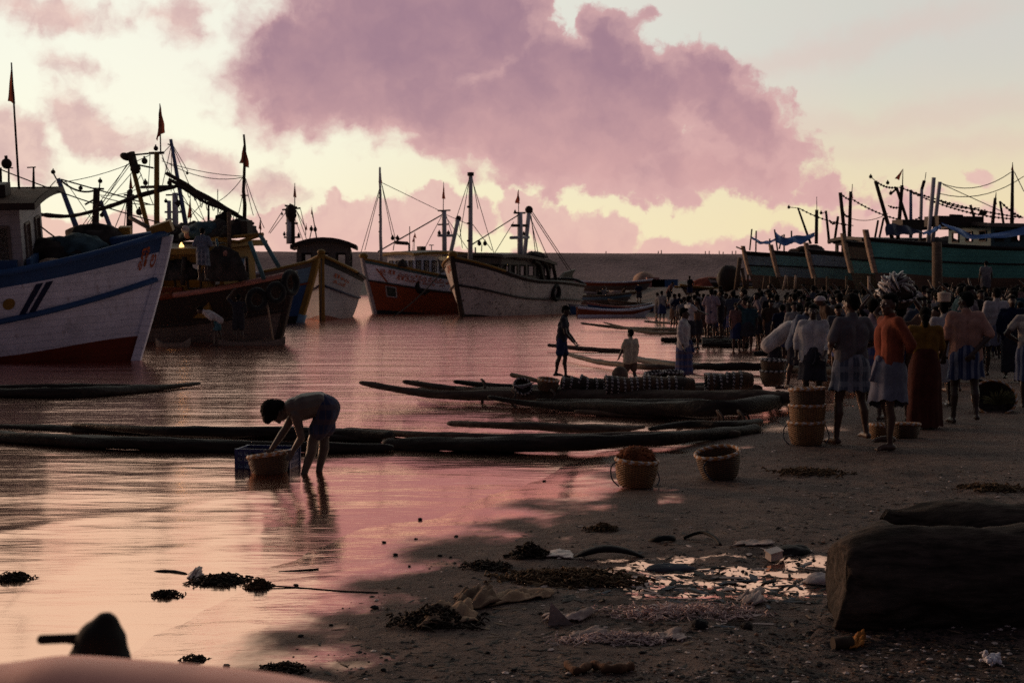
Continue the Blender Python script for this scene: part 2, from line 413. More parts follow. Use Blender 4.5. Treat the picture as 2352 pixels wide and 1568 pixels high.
faces = np.stack([idx[:-1, :-1], idx[:-1, 1:], idx[1:, 1:], idx[1:, :-1]], -1).reshape(-1, 4)
me = bpy.data.meshes.new('ground'); me.from_pydata(verts.tolist(), [], faces.tolist())
me.polygons.foreach_set('use_smooth', [True]*len(me.polygons))
puw = np.exp(-(((gx-PUD[0])/1.25)**2+((gy-PUD[1])/.70)**2)**2)
sh = shore_dist(gx, gy)
wet = 1-sst(.008, .046, gzv-WL+(fbm(gx*2.2, gy*2.2, 4, 31)-.5)*.03)
wet = np.where(gy > 60, wet*.6, wet)
pm = puw*sst(.42, .51, fbm(gx*3.2, gy*5.5, 4, 77)+.08*puw)
att = me.attributes.new('wet', 'FLOAT', 'POINT'); att.data.foreach_set('value', np.clip(wet, 0, 1).ravel())
att = me.attributes.new('puddle', 'FLOAT', 'POINT'); att.data.foreach_set('value', np.clip(pm, 0, 1).ravel())
m, t, b = new_mat('wet_sand')
geo = t.new('ShaderNodeNewGeometry').outputs['Position']
wa = t.new('ShaderNodeAttribute', attribute_name='wet').outputs['Fac']; pa = t.new('ShaderNodeAttribute', attribute_name='puddle').outputs['Fac']
n1 = t.noise(geo, 1.3, 6, .6); n2 = t.noise(geo, 9, 6, .65); n3 = t.noise(geo, 60, 4, .7); n4 = t.noise(t.mapp(geo, sc=(1, 2.2, 1)), 26, 5, .7)
c = t.mix(t.rng(n1, .3, .7), (.078, .047, .039), (.155, .098, .077))
c = t.mix(t.rng(n2, .35, .7, 0, .75), c, (.050, .032, .028))
c = t.mix(t.rng(n4, .60, .72, 0, .8), c, (.018, .014, .014))
c = t.mix(t.rng(n3, .58, .74, 0, .6), c, (.24, .17, .14))
sxy = t.new('ShaderNodeSeparateXYZ'); t.put(sxy.inputs[0], geo)
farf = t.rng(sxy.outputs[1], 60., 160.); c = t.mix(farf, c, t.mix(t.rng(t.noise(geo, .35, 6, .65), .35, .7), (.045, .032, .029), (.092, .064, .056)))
ww = t.rng(t.math('ADD', wa, t.math('MULTIPLY', t.math('SUBTRACT', n2, .5), .28)), .1, .85)
ww = t.math('MAXIMUM', ww, t.rng(t.math('ADD', pa, t.math('MULTIPLY', t.math('SUBTRACT', n4, .5), .8)), .42, .6))
c = t.mix(ww, c, (.020, .014, .012))
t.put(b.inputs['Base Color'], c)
t.put(b.inputs['Roughness'], t.math('ADD', t.math('MULTIPLY', t.math('SUBTRACT', 1., ww), .5), .32))
t.put(b.inputs['Specular IOR Level'], .15)
bmp = t.bump(t.math('ADD', n2, t.math('MULTIPLY', n3, .4)), .03, t.math('MULTIPLY', t.math('SUBTRACT', 1., t.math('MULTIPLY', ww, .9)), 1.3))
t.put(b.inputs['Normal'], bmp)
gl = t.new('ShaderNodeBsdfGlossy'); t.put(gl.inputs['Color'], (1., .60, .46)); t.put(gl.inputs['Roughness'], t.rng(n1, .3, .7, .06, .13))
t.put(gl.inputs['Normal'], t.bump(t.noise(t.mapp(geo, sc=(.5, 1.6, 1)), 3.2, 5, .6), .012, .5))
lw = t.new('ShaderNodeLayerWeight'); lw.inputs[0].default_value = .5
mx = t.new('ShaderNodeMixShader'); t.put(mx.inputs[0], t.math('MULTIPLY', ww, t.rng(lw.outputs['Facing'], .55, .95, .74, .97, 'LINEAR')))
t.l.new(b.outputs[0], mx.inputs[1]); t.l.new(gl.outputs[0], mx.inputs[2]); t.l.new(mx.outputs[0], t.n['Material Output'].inputs[0])
me.materials.append(m)
link(me, 'ground', kind='structure', label='dark littered sand beach, wet and shining along the waterline')
# water: one sheet, real ripples as bump, sky reflected at grazing angles
na2, nr2 = 220, 620
ang = np.linspace(R(-60), R(60), na2); rad = np.geomspace(1.5, 5200, nr2); A, Rr = np.meshgrid(ang, rad)
wx = Rr*np.sin(A); wy = Rr*np.cos(A)
sw = shore_dist(wx, wy)+(fbm(wx*.5, wy*.5, 3, 44)-.5)*1.1
hz = (fbm(wx*.9, wy*.9, 3, 40)-.5)*.012*np.clip(1-wy/60, 0, 1)*sst(8, 14, wy)+(.020*np.exp(-((sw+2.5)/.16)**2)+.012*np.exp(-((sw+1.2)/.10)**2)+.014*np.exp(-((sw+3.9)/.2)**2))*np.clip(1-wy/20, 0, 1)*sst(.3, .6, fbm(wx*.4, wy*.4, 3, 45))
v = np.stack([wx, wy, WL+hz], -1).reshape(-1, 3); idx = np.arange(na2*nr2).reshape(nr2, na2)
fc = np.stack([idx[:-1, :-1], idx[:-1, 1:], idx[1:, 1:], idx[1:, :-1]], -1).reshape(-1, 4)
me = bpy.data.meshes.new('water'); me.from_pydata(v.tolist(), [], fc.tolist()); me.polygons.foreach_set('use_smooth', [True]*len(me.polygons))
m, t, b = new_mat('harbour_water')
geo = t.new('ShaderNodeNewGeometry').outputs['Position']
sxy = t.new('ShaderNodeSeparateXYZ'); t.put(sxy.inputs[0], geo); yy = sxy.outputs[1]
a1 = t.noise(t.mapp(geo, rot=(0, 0, R(8)), sc=(.5, 1.3, 1)), .55, 4, .55)
a2 = t.noise(t.mapp(geo, rot=(0, 0, R(-6)), sc=(.35, 1.6, 1)), 2.4, 4, .6)
a3 = t.noise(t.mapp(geo, rot=(0, 0, R(17)), sc=(.22, 1.5, 1)), 7., 4, .6)
h = t.math('ADD', t.math('MULTIPLY', a1, .125), t.math('ADD', t.math('MULTIPLY', a2, .030), t.math('MULTIPLY', a3, .004)))
nb = t.bump(h, 1., t.math('MULTIPLY', t.rng(yy, 8., 34., .13, .9, 'LINEAR'), t.rng(yy, 50., 95., 1., .4)))
gl = t.new('ShaderNodeBsdfGlossy')
t.put(gl.inputs['Color'], t.mix(t.rng(yy, 6., 26.), (1., .615, .47), (.98, .64, .55))); t.put(gl.inputs['Roughness'], t.rng(yy, 8., 40., .12, .15)); t.put(gl.inputs['Normal'], nb)
df = t.new('ShaderNodeBsdfDiffuse'); t.put(df.inputs[0], (.016, .011, .011))
lw = t.new('ShaderNodeLayerWeight'); lw.inputs[0].default_value = .5; t.put(lw.inputs['Normal'], nb)
mx = t.new('ShaderNodeMixShader'); t.put(mx.inputs[0], t.rng(lw.outputs['Facing'], .5, .97, .88, .97, 'LINEAR'))
t.l.new(df.outputs[0], mx.inputs[1]); t.l.new(gl.outputs[0], mx.inputs[2]); t.l.new(mx.outputs[0], t.n['Material Output'].inputs[0])
me.materials.append(m)
link(me, 'water', kind='structure', label='calm harbour water reflecting the pink evening sky')
# ================================================================ breakwater
mb = MB(); xs = np.linspace(-420, 520, 240); rows = []
prof = [(-34, .0), (-25, .12), (-15, .45), (-8, .78), (-2, .99), (0, 1.0), (6, 1.0), (9, .7)]
for pj, pz in prof:
    row = []
    for i, x in enumerate(xs):
        top = 9.5-(x-(-40))*.006
        jit = (float(vnoise(np.array([x*.9]), np.array([pj*2.]), 3)[0])-.5)
        row.append(Vector((x+jit, 330+pj-x*.03+jit, 1.9+(top-1.9)*pz+jit*(.5 if .05 < pz < .98 else .18))))
    rows.append(row)
mb.grid(rows, flip=True)
m_bw = simple('rubble_stone', (.32, .205, .185), .95, .3, .12, 0, 1.2)
tt = NT(m_bw.node_tree); tc = tt.new('ShaderNodeTexCoord').outputs['Object']
vo = tt.new('ShaderNodeTexVoronoi'); tt.put(vo.inputs['Vector'], tc); tt.put(vo.inputs['Scale'], 1.6)
tt.put(tt.n['Principled BSDF'].inputs['Normal'], tt.bump(vo.outputs['Distance'], .35, .6))
mb.build('breakwater', m_bw, label='long sloping rubble breakwater closing the far side of the harbour', cat='breakwater')
mp = simple('dark_post', (.05, .035, .035))
for px in (1392, 1512, 1519, 1620, 1629, 1652, 1661, 1682, 1690):
    p = P(px, 588, 331); h = .9+random.random()*.5
    MB().tube([(0, 0, -1.0), (0, 0, h)], .12, 6, 0).build('fence_post', mp, label='short thin post standing on top of the distant breakwater', cat='post', group='posts along the top of the breakwater').location = p
# ================================================================ boats
M = {}
M['white'] = paint('weathered_white_paint', (.72, .73, .84), amount=.34, rustamt=.75, grime=.55)
M['white_rusty'] = paint('rusty_white_paint', (.56, .50, .46), chip=(.05, .03, .025), amount=.72, rustamt=.8, grime=.55)
M['grey_paint'] = paint('grey_white_paint', (.40, .37, .38), amount=.35, rustamt=.6, grime=.5)
M['blue'] = paint('blue_paint', (.035, .085, .20), chip=(.10, .10, .12), amount=.25, rustamt=.15, plank=False)
M['blue_light'] = paint('pale_blue_paint', (.16, .26, .34), amount=.3, rustamt=.3)
M['blue_dark'] = paint('navy_paint', (.012, .018, .06), amount=.2, plank=False)
M['red'] = paint('red_bottom_paint', (.17, .032, .014), chip=(.08, .03, .02), amount=.5, rustamt=.6)
M['orange'] = paint('orange_paint', (.24, .055, .018), chip=(.09, .03, .02), amount=.35, rustamt=.4)
M['dark'] = paint('dark_brown_paint', (.045, .032, .025), chip=(.12, .05, .03), amount=.45, rustamt=.6)
M['mud'] = paint('mud_grey_paint', (.17, .135, .115), chip=(.06, .04, .03), amount=.4, rustamt=.6)
M['black'] = paint('black_paint', (.018, .017, .018), amount=.3, plank=False)
M['yellow'] = paint('ochre_yellow_paint', (.27, .15, .03), chip=(.10, .06, .03), amount=.35, rustamt=.5, plank=False)
M['green'] = paint('turquoise_paint', (.17, .54, .47), chip=(.04, .035, .03), amount=.42, rustamt=.3, grime=.5)
M['teal_dark'] = paint('dark_teal_paint', (.075, .15, .17), chip=(.05, .035, .03), amount=.6, rustamt=.5)
M['pink'] = paint('faded_pink_paint', (.50, .21, .16), amount=.25, rustamt=.3, plank=False)
M['rail'] = paint('dark_rail', (.04, .03, .03), amount=.3, plank=False)
M['wood'] = wood('bare_weathered_wood', (.17, .115, .08))
M['pale_wood'] = wood('pale_bare_wood', (.52, .36, .26), sc=1.6, var=.4)
M['mast_white'] = paint('white_mast_paint', (.55, .53, .55), amount=.2, rustamt=.4, plank=False)
M['mast_blue'] = paint('blue_mast_paint', (.10, .14, .26), amount=.2, plank=False)
M['mast_dark'] = simple('dark_spar', (.05, .035, .03), .85)
M['rope'] = simple('dark_rope', (.06, .042, .035), .95)
M['rope_lite'] = simple('pale_rope', (.30, .22, .16), .95)
M['net'] = simple('fishing_net', (.042, .033, .030), .95, .6, 3, 1., 16)
M['net_blue'] = simple('blue_net', (.05, .085, .10), .95, .6, 3, 1., 16)
M['rubber'] = simple('tyre_rubber', (.016, .015, .016), .7, .3, 4, .4, 12)
M['hull_blue'] = paint('flaking_blue_grey_paint', (.36, .46, .52), amount=.62, rustamt=.6, grime=.6); M['hull_teal'] = paint('flaking_teal_paint', (.24, .46, .45), amount=.6, rustamt=.6, grime=.6); M['hull_brown'] = paint('bare_brown_hull', (.27, .18, .13), chip=(.28, .22, .18), amount=.4, rustamt=.5, grime=.5)
M['tarp'] = simple('blue_tarpaulin', (.09, .22, .50), .5, .3, 1.2, .5, 5, .4)
M['tarp_dark'] = simple('dark_tarpaulin', (.04, .055, .10), .6, .4, 1.2, .5, 5, .4)
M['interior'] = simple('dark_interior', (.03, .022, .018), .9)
M['lamp_glass'] = simple('lamp_glass', (.07, .06, .06), .15, .1, 3, 0, 5, .8)
M['lamp_lit'] = emit('lit_lamp', (1., .62, .22), 2.2)
M['float_o'] = simple('pink_float', (.42, .20, .15), .6); M['float_b'] = simple('blue_float', (.04, .11, .14), .6); M['float_w'] = simple('white_float', (.50, .42, .38), .6)
mf, tf, bf = new_mat('flag_cloth'); tf.put(bf.inputs['Base Color'], (.13, .035, .025)); tf.put(bf.inputs['Roughness'], .9)
trl = tf.new('ShaderNodeBsdfTranslucent'); tf.put(trl.inputs[0], (.30, .075, .045)); mxf = tf.new('ShaderNodeMixShader'); mxf.inputs[0].default_value = .35
tf.l.new(bf.outputs[0], mxf.inputs[1]); tf.l.new(trl.outputs[0], mxf.inputs[2]); tf.l.new(mxf.outputs[0], tf.n['Material Output'].inputs[0]); M['flag'] = mf

def sm01(a, b, x):
    k = min(1, max(0, (x-a)/(b-a))); return k*k*(3-2*k)
class Boat:
    def __init__(s, name, label, cat, bow, foot, Y, yaw, L, B, zmid, zstern, zk=-1.0, heel=0, trim=0, base=None, group=None, rake=None, stern_w=.82, pb=2.4, e_mid=.33, e_bow=.85, bul=.6, zbow=None, tm=.45):
        s.px = Y/FPX; base = WL if base is None else base; s.L, s.B = L, B
        top = P(*bow, Y); s.zbow = zbow or top.z-base; s.zmid, s.zstern, s.zk = zmid, zstern, zk
        s.rake = rake if rake is not None else abs(foot[0]-bow[0])*s.px*1.35/max(.4, abs(math.cos(R(yaw))))
        s.stern_w, s.pb, s.e_mid, s.e_bow, s.bul, s.tm = stern_w, pb, e_mid, e_bow, bul, tm
        s.root = empty(name, (0, 0, base), (R(heel), R(trim), R(yaw)), label, cat, group)
        off = s.root.rotation_euler.to_matrix() @ Vector((L, 0, s.zbow))
        s.root.location = (top.x-off.x, top.y-off.y, base)
        s.mat = mat4(s.root); s.inv = s.mat.inverted(); s.yaw = R(yaw)
    def zs(s, t):
        return s.zmid+(s.zbow-s.zmid)*((t-s.tm)/(1-s.tm))**2.1 if t > s.tm else s.zmid+(s.zstern-s.zmid)*((s.tm-t)/s.tm)**1.6
    def half(s, t):
        return s.B/2*((s.stern_w+(1-s.stern_w)*math.sin(PI*t)) if t < .5 else max(0, 1-((t-.5)/.5)**s.pb))
    def S(s, t, v, sd=1, out=0.):
        e = s.e_mid+(s.e_bow-s.e_mid)*sm01(.35, 1, t)
        x = s.L*t-s.rake*(max(0, 1-v)**1.15-max(0, v-1)*.8)*sm01(.5, 1, t)
        return Vector((x, sd*(s.half(t)*max(v, 0)**e+out), s.zk+(s.zs(t)-s.zk)*v))
    def hull(s, bands, mats, lap=False, nt=44, nv=30, name='hull', lift=.25):
        mb = MB(); ts = [1-(1-i/(nt-1))**1.35 for i in range(nt)]
        vs = sorted(set([j/nv for j in range(nv+1)]+[b[0] for b in bands])); vs = [v for v in vs if v <= 1]
        def mi(v):
            for k, (vm, i) in enumerate(bands):
                if v < vm: return i
            return bands[-1][1]
        v0_ = bands[0][0]; zb = s.zk+(s.zs(.5)-s.zk)*v0_
        def vmap(t, v):                      # keep the lowest paint boundary level, rising only towards the stem
            if len(bands) < 2 or v0_ > 1: return v
            vb = min(.9, (zb+(lift*sm01(.70, 1, t))-s.zk)/(s.zs(t)-s.zk)); v1_ = bands[1][0] if bands[1][0] < 1 else 1.
            return v*vb/v0_ if v < v0_ else (vb+(v-v0_)*(v1_-vb)/(v1_-v0_) if v < v1_ else v)
        for sd in (1, -1):
            rows = []
            for t in ts:
                row = []
                for v in vs:
                    lp = (.045*((v*15) % 1)) if lap and .15 < v < .72 else 0
                    row.append(s.S(t, vmap(t, v), sd, lp*min(1, (1-t)*6)))
                rows.append(row)
            mb.grid(rows, flip=(sd > 0), mifn=lambda i, j: mi((vs[j]+vs[j+1])/2))
            # inside of the bulwark and its frames
            inn = []
            for t in ts:
                tt = min(t, .985); vd = 1-s.bul/(s.zs(tt)-s.zk)
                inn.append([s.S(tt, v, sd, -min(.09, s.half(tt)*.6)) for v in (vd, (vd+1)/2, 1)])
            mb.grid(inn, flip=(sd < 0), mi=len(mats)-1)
            for k in range(1, 16):
                t = .1+.055*k
                if t < .95:
                    vd = 1-s.bul/(s.zs(t)-s.zk)
                    mb.bar(s.S(t, vd, sd, -.13), s.S(t, .985, sd, -.13), .09, .09, len(mats)-1)
        tr = [[s.S(0, v, sd) for v in vs] for sd in (1, -1)]
        mb.grid(tr, mi=bands[-1][1] if len(bands) < 2 else bands[-2][1])
        s.h = mb.build(name, mats, s.root)
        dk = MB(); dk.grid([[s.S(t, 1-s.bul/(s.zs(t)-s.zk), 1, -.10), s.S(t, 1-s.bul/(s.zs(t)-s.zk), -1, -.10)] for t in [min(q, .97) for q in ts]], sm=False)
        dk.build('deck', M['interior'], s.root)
        return s
    def railing(s, vfn, r, mat, name='rub_rail', t0=0., t1=.995, flat=.7, out=.02, n=40):
        for sd in (1, -1):
            mb = MB(); mb.tube([s.S(t0+(t1-t0)*i/(n-1), vfn(t0+(t1-t0)*i/(n-1)), sd, out) for i in range(n)], r, 8, flat=flat)
            mb.build(name, mat, s.root)
    def stem(s, w, d, mat, v0=.1, v1=1.05, name='stem_post', knob=None):
        mb = MB(); n = 12; pts = [s.S(1, v0+(v1-v0)*i/(n-1)) for i in range(n)]
        rows = []
        for i, p in enumerate(pts):
            rows.append([p+Vector((x*d+.02, y*w/2, 0)) for x, y in ((-1, -1), (-1, 1), (.35, 1), (.5, .6), (.5, -.6), (.35, -1))])
        mb.grid(rows, cv=True, sm=False); m = len(rows)*6
        mb.f.append([m-6+k for k in range(6)]); mb.m.append(0); mb.s.append(False)
        mb.build(name, mat, s.root)
    def at(s, px, py, off=0.):
        """point on the boat's upright centre plane (shifted sideways by off), seen at a photo position, in boat coordinates"""
        n = Vector((-math.sin(s.yaw), math.cos(s.yaw), 0)); n = n if n.y > 0 else -n; c = Vector((0, 0, ZC)); d = ray(px, py)
        k = ((s.mat.translation-c).dot(n)+off)/d.dot(n); return s.inv @ (c+d*k)
    def pt(s, px, py, Y): return s.inv @ P(px, py, Y)
    def spar(s, a, b, r0, r1, mat, name='mast', par=None, seg=10, wob=.0):
        n = 8 if wob else 4; pts = [Vector(a).lerp(Vector(b), i/(n-1)) for i in range(n)]
        if wob: pts = [p+Vector((random.uniform(-wob, wob), random.uniform(-wob, wob), 0)) for p in pts]
        return MB().tube(pts, [r0+(r1-r0)*i/(n-1) for i in range(n)], seg).build(name, mat, par or s.root)
    def stay(s, a, b, sag=.0, r=.018, mat=None, name='stay', bead=0):
        pts = catenary(a, b, sag, 10 if sag else 3); mb = MB().tube(pts, r, 5)
        if bead:
            for k in range(1, bead): mb.ell(Vector(a).lerp(Vector(b), k/bead)-Vector((0, 0, sag*4*(k/bead)*(1-k/bead))), r*2.4, None, 6, 4)
        return mb.build(name, mat or M['rope'], s.root)
    def flag(s, top, bl, br, pole_bottom, r=.025):
        """drooping pennant on a stick: top, lower left and lower right corner"""
        top, bl, br = Vector(top), Vector(bl), Vector(br)
        f = MB().tube([pole_bottom, Vector(pole_bottom).lerp(top, .5), top], [r, r*.85, r*.6], 6).build('flagpole', M['mast_dark'], s.root)
        rows = []; n = 14; dn = (br-top).cross(bl-top).normalized() if (br-top).cross(bl-top).length > 1e-6 else Vector((0, 1, 0))
        wd = (br-bl).length
        for i in range(n):
            u = i/(n-1); a = top.lerp(bl, u); b = top.lerp(br, u)
            rows.append([a.lerp(b, j/7)+dn*(.16*wd*u*math.sin(j*1.9+u*2.5)+.05*wd*math.sin(u*9+j))+Vector((0, 0, -.06*wd*u*math.sin(j*1.3+1))) for j in range(8)])
        MB().grid(rows).build('flag', M['flag'], s.root)
    def lamp(s, c, r=.13, lit=False, name='lamp', stalk=None):
        mb = MB(); c = Vector(c); mb.ell(c, (r, r*.8, r), None, 12, 8)
        mb.tube([c+Vector((0, 0, r*.7)), c+Vector((0, 0, r*1.5))], r*.3, 6)
        return mb.build(name, M['lamp_lit'] if lit else M['mast_dark'], s.root)
    def cross(s, a, b, r=.05, mat=None):
        return MB().tube([a, b], r, 8).build('crossarm', mat or M['mast_dark'], s.root)
def wall(mb, o, u, v, w, h, th, holes, mi=0):
    """a wall with rectangular openings cut right through"""
    o, u, v = Vector(o), Vector(u).normalized(), Vector(v).normalized(); n = u.cross(v)*th
    us = sorted(set([0, w]+[min(max(k, 0), w) for q in holes for k in (q[0], q[2])])); vs = sorted(set([0, h]+[min(max(k, 0), h) for q in holes for k in (q[1], q[3])]))
    solid = lambda a, b: 0 <= a < len(us)-1 and 0 <= b < len(vs)-1 and not any(q[0] <= (us[a]+us[a+1])/2 <= q[2] and q[1] <= (vs[b]+vs[b+1])/2 <= q[3] for q in holes)
    for i in range(len(us)-1):
        for j in range(len(vs)-1):
            if not solid(i, j): continue
            c = [o+u*us[i+a]+v*vs[j+b] for a, b in ((0, 0), (1, 0), (1, 1), (0, 1))]; k = [p+n for p in c]
            fs = [(0, 3, 2, 1), (4, 5, 6, 7)]
            if not solid(i, j-1): fs.append((0, 1, 5, 4))
            if not solid(i, j+1): fs.append((2, 3, 7, 6))
            if not solid(i-1, j): fs.append((3, 0, 4, 7))
            if not solid(i+1, j): fs.append((1, 2, 6, 5))
            mb.add(c+k, fs, mi, False)
def cabin(bt, x0, x1, hw, z0, z1, nside, mat, roofmat, win=(.40, .62), sill=.55, nfront=3, over=.25, camber=.18, droop=0., rise=0., edge=None, frame=None, skip=(), th=.12):
    """wheelhouse with open windows all round, a window frame part each, and a cambered roof"""
    r = bt.root; mb = MB(); Lx = x1-x0; H = z1-z0; wins = []
    def row(n, w):
        g = w/n; return [(g*(i+.5)-win[0]*min(1, g/.62)/2, sill, g*(i+.5)+win[0]*min(1, g/.62)/2, min(sill+win[1], H-.08)) for i in range(n)]
    t = .06
    for o, u, w, n in (((x0, -hw, z0), (1, 0, 0), Lx, nside), ((x1, hw, z0), (-1, 0, 0), Lx, nside), ((x1, -hw+t, z0), (0, 1, 0), 2*hw-2*t, nfront), ((x0, hw-t, z0), (0, -1, 0), 2*hw-2*t, nfront)):
        hs = [q for i, q in enumerate(row(n, w)) if i not in skip] if n else []
        wall(mb, o, u, (0, 0, 1), w, H, -t, hs)
        uu = Vector(u); nn = uu.cross(Vector((0, 0, 1)))
        for q in hs: wins.append((Vector(o), uu, nn, q))
    c = mb.build('cabin', mat, r)
    for o, uu, nn, q in wins:
        f = MB(); z = Vector((0, 0, 1)); k = .035
        for a, b in (((q[0], q[1]), (q[2], q[1])), ((q[0], q[3]), (q[2], q[3])), ((q[0], q[1]), (q[0], q[3])), ((q[2], q[1]), (q[2], q[3]))):
            f.bar(o+uu*a[0]+z*a[1]+nn*.02, o+uu*b[0]+z*b[1]+nn*.02, k, k*1.6)
        f.build('window_frame', frame or M['rail'], c)
    if camber > .3:
        gm = MB()
        for gx_ in (x0+.03, x1-.03):
            gp_ = [Vector((gx_, (hw-.04)*(-1+2*j/12), z1+camber*(1-((hw-.04)*(-1+2*j/12)/(hw+over))**2)+.03)) for j in range(13)]
            gm.add(gp_+[Vector((gx_, hw-.04, z1-.05)), Vector((gx_, -hw+.04, z1-.05))], [list(range(15))], 0, False)
        gm.build('gable', mat, c)
    rows = []; ny, nx = 9, 9
    def zr(x, y): return z1+camber*(1-(y/(hw+over))**2)+rise*(1-((x-(x0+x1)/2)/(Lx/2+over))**2)-droop*(x1-x)/Lx
    mb = MB()
    for dz, fl in ((0, False), (th, True)):
        mb.grid([[(x0-over+(Lx+2*over)*i/(nx-1), (hw+over)*(-1+2*j/(ny-1)), zr(x0-over+(Lx+2*over)*i/(nx-1), (hw+over)*(-1+2*j/(ny-1)))+dz) for j in range(ny)] for i in range(nx)], flip=fl)
    mb.build('roof', roofmat, r)
    mb = MB()
    path = [(x0-over, -hw-over), (x1+over, -hw-over), (x1+over, hw+over), (x0-over, hw+over), (x0-over, -hw-over)]
    for (ax, ay), (bx, by) in zip(path[:-1], path[1:]):
        pts = [(ax+(bx-ax)*i/8, ay+(by-ay)*i/8) for i in range(9)]
        mb.grid([[(x*1.0, y, zr(x, y)-.03), (x, y, zr(x, y)+th+.03)] for x, y in pts])
        mb.grid([[(x+(.03 if x > x0+Lx/2 else -.03), y+(.03 if y > 0 else -.03), zr(x, y)-.03), (x+(.03 if x > x0+Lx/2 else -.03), y+(.03 if y > 0 else -.03), zr(x, y)+th+.03)] for x, y in pts])
    mb.build('roof_edge', edge or roofmat, r)
    return c, zr
def lump(c, r, mat, name, parent=None, seed=0, amp=.28, flat=True, freq=3., **kw):
    mb = MB(); mb.ell((0, 0, 0), r, None, 30, 18); rs = np.array(r); V = np.array(mb.v); q = V/rs
    n = fbm(q[:, 0]*freq+seed*3.1+10, q[:, 1]*freq+q[:, 2]*freq*.9+seed+10, 4, seed); V = V*(1+amp*(n-.5)*2)[:, None]
    if flat: V[:, 2] = np.maximum(V[:, 2], -.05*r[2])
    mb.v = [tuple(k) for k in V]
    o = mb.build(name, mat, parent, **kw); o.location = c; return o
def tyre(world_c, r, rot, label, group='tyre fenders hung on the boats', w=.32):
    mb = MB(); mb.grid([[((1+w*math.cos(2*PI*j/10))*math.cos(2*PI*i/28)*r*.8, w*1.05*math.sin(2*PI*j/10)*r*.8, (1+w*math.cos(2*PI*j/10))*math.sin(2*PI*i/28)*r*.8) for j in range(10)] for i in range(28)], cu=True, cv=True)
    o = mb.build('tyre_fender', M['rubber'], None, label, 'tyre', group); o.location = world_c; o.rotation_euler = rot; return o
def lettering(bt, lines, mat, sd, t0, t1, name='lettering'):
    """writing painted along the planks: text laid onto the hull surface"""
    for txt, v, hgt, ta, tb in lines:
        cu = bpy.data.curves.new('txt', 'FONT'); cu.body = txt; cu.size = 1; cu.resolution_u = 2; cu.offset = .012
        o = bpy.data.objects.new('txt', cu); COL.objects.link(o); dg = bpy.context.evaluated_depsgraph_get(); dg.update()
        me = bpy.data.meshes.new_from_object(o.evaluated_get(dg)); bpy.data.objects.remove(o)
        if not len(me.vertices): continue
        co = np.array([p.co[:] for p in me.vertices]); x0, x1 = co[:, 0].min(), co[:, 0].max(); k = 0
        for p, q in zip(me.vertices, co):
            u = (q[0]-x0)/(x1-x0); t = ta+(tb-ta)*u; zz = bt.zs(t)-bt.zk
            p.co = bt.S(t, v+q[1]*hgt/zz, sd, .022)
        me.materials.clear(); me.materials.append(mat); me.name = name; link(me, name, bt.root)
# ---------------------------------------------------------------- B1 white and blue trawler, left foreground
b1 = Boat('trawler', 'white trawler with blue rails and a red bottom, nearest boat at the left edge', 'boat', (390, 546), (312, 790), 34.5, 5, 13, 4.1, 2.15, 2.3, heel=11, trim=-1, bul=.75, e_mid=.30, pb=2.2, rake=1.25)
b1.hull([(.37, 1), (.885, 0), (2, 2)], [M['white'], M['red'], M['blue'], M['blue']])
b1.railing(lambda t: .995, .10, M['blue'], 'gunwale', flat=.8)
b1.railing(lambda t: .60+.11*max(0, (t-.5)*2)**1.5, .105, M['blue'], 'rub_rail')
b1.stem(.22, .16, M['white'], .1, .97)
MB().box(b1.S(1, 1.0)+Vector((-.18, 0, .06)), (.5, .32, .26), Euler((0, R(-18), 0))).build('bow_block', M['yellow'], b1.root)
for px in (60, 78):     # two dark slanting bars painted by the anchor chute
    mb = MB(); tq = lambda d: .60+d
    rows = []
    for i in range(9):
        u = i/8; ta = (10.05+.22*(px-60)/18+.38*u-.2)/13; rows.append([b1.S(ta+dt, .655+(.87-.655)*u, -1, .012) for dt in (-.006, .006)])
    mb.grid(rows).build('painted_bar', M['blue_dark'], b1.root)
mb = MB(); rows = [[b1.S((9.55+.14*k/6*math.cos(a))/13, .755+.043*k/6*math.sin(a), -1, .014) for k in range(0, 7)] for a in [2*PI*i/20 for i in range(20)]]
mb.grid(rows, cu=True).build('painted_sun_dot', M['yellow'], b1.root)
orange_scr = simple('orange_lettering', (.40, .10, .035), .7)
lettering(b1, [('శ్రీ ల', .80, .62, .955, .985)], orange_scr, -1, 0, 0)
b1.cab, _ = cabin(b1, 6.9, 9.75, 1.05, 1.5, 3.78, 3, M['grey_paint'], M['wood'], win=(.42, .85), sill=.95, nfront=2, over=.45, camber=.10, edge=M['dark'], frame=M['mud'], th=.10)
MB().box((8.9, -1.12, 1.95), (1.45, .10, 1.15)).build('cabin_panel', M['blue'], b1.root)
MB().box((9.86, 0, 1.95), (.10, 2.0, 1.15)).build('cabin_panel', M['blue'], b1.root)
MB().box((9.15, -.6, 4.12), (.55, .5, .28)).box((9.0, -.6, 4.35), (.1, .1, .3)).build('roof_box', M['dark'], b1.root)
A_ = lambda x, y, o=0: b1.at(x, y, o)
b1.flag(A_(26, 144), A_(17, 231), A_(35, 240), A_(44, 440), .03)
b1.spar(A_(77, 384), A_(77, 440), .02, .04, M['mast_dark'], 'aerial'); b1.cross(A_(62, 385), A_(82, 384), .015)
b1.spar(A_(20, 380), A_(20, 445), .02, .03, M['mast_dark'], 'lamp_stalk'); b1.lamp(A_(15, 376), .13); b1.cross(A_(8, 385), A_(30, 386), .014)
b1.spar(A_(0, 385), A_(1, 445), .04, .05, M['mast_dark'], 'pole')
b1.stay(A_(-10, 385), A_(420, 525), .1, .016); b1.stay(A_(93, 520), A_(270, 595, -.6), .2, .02)
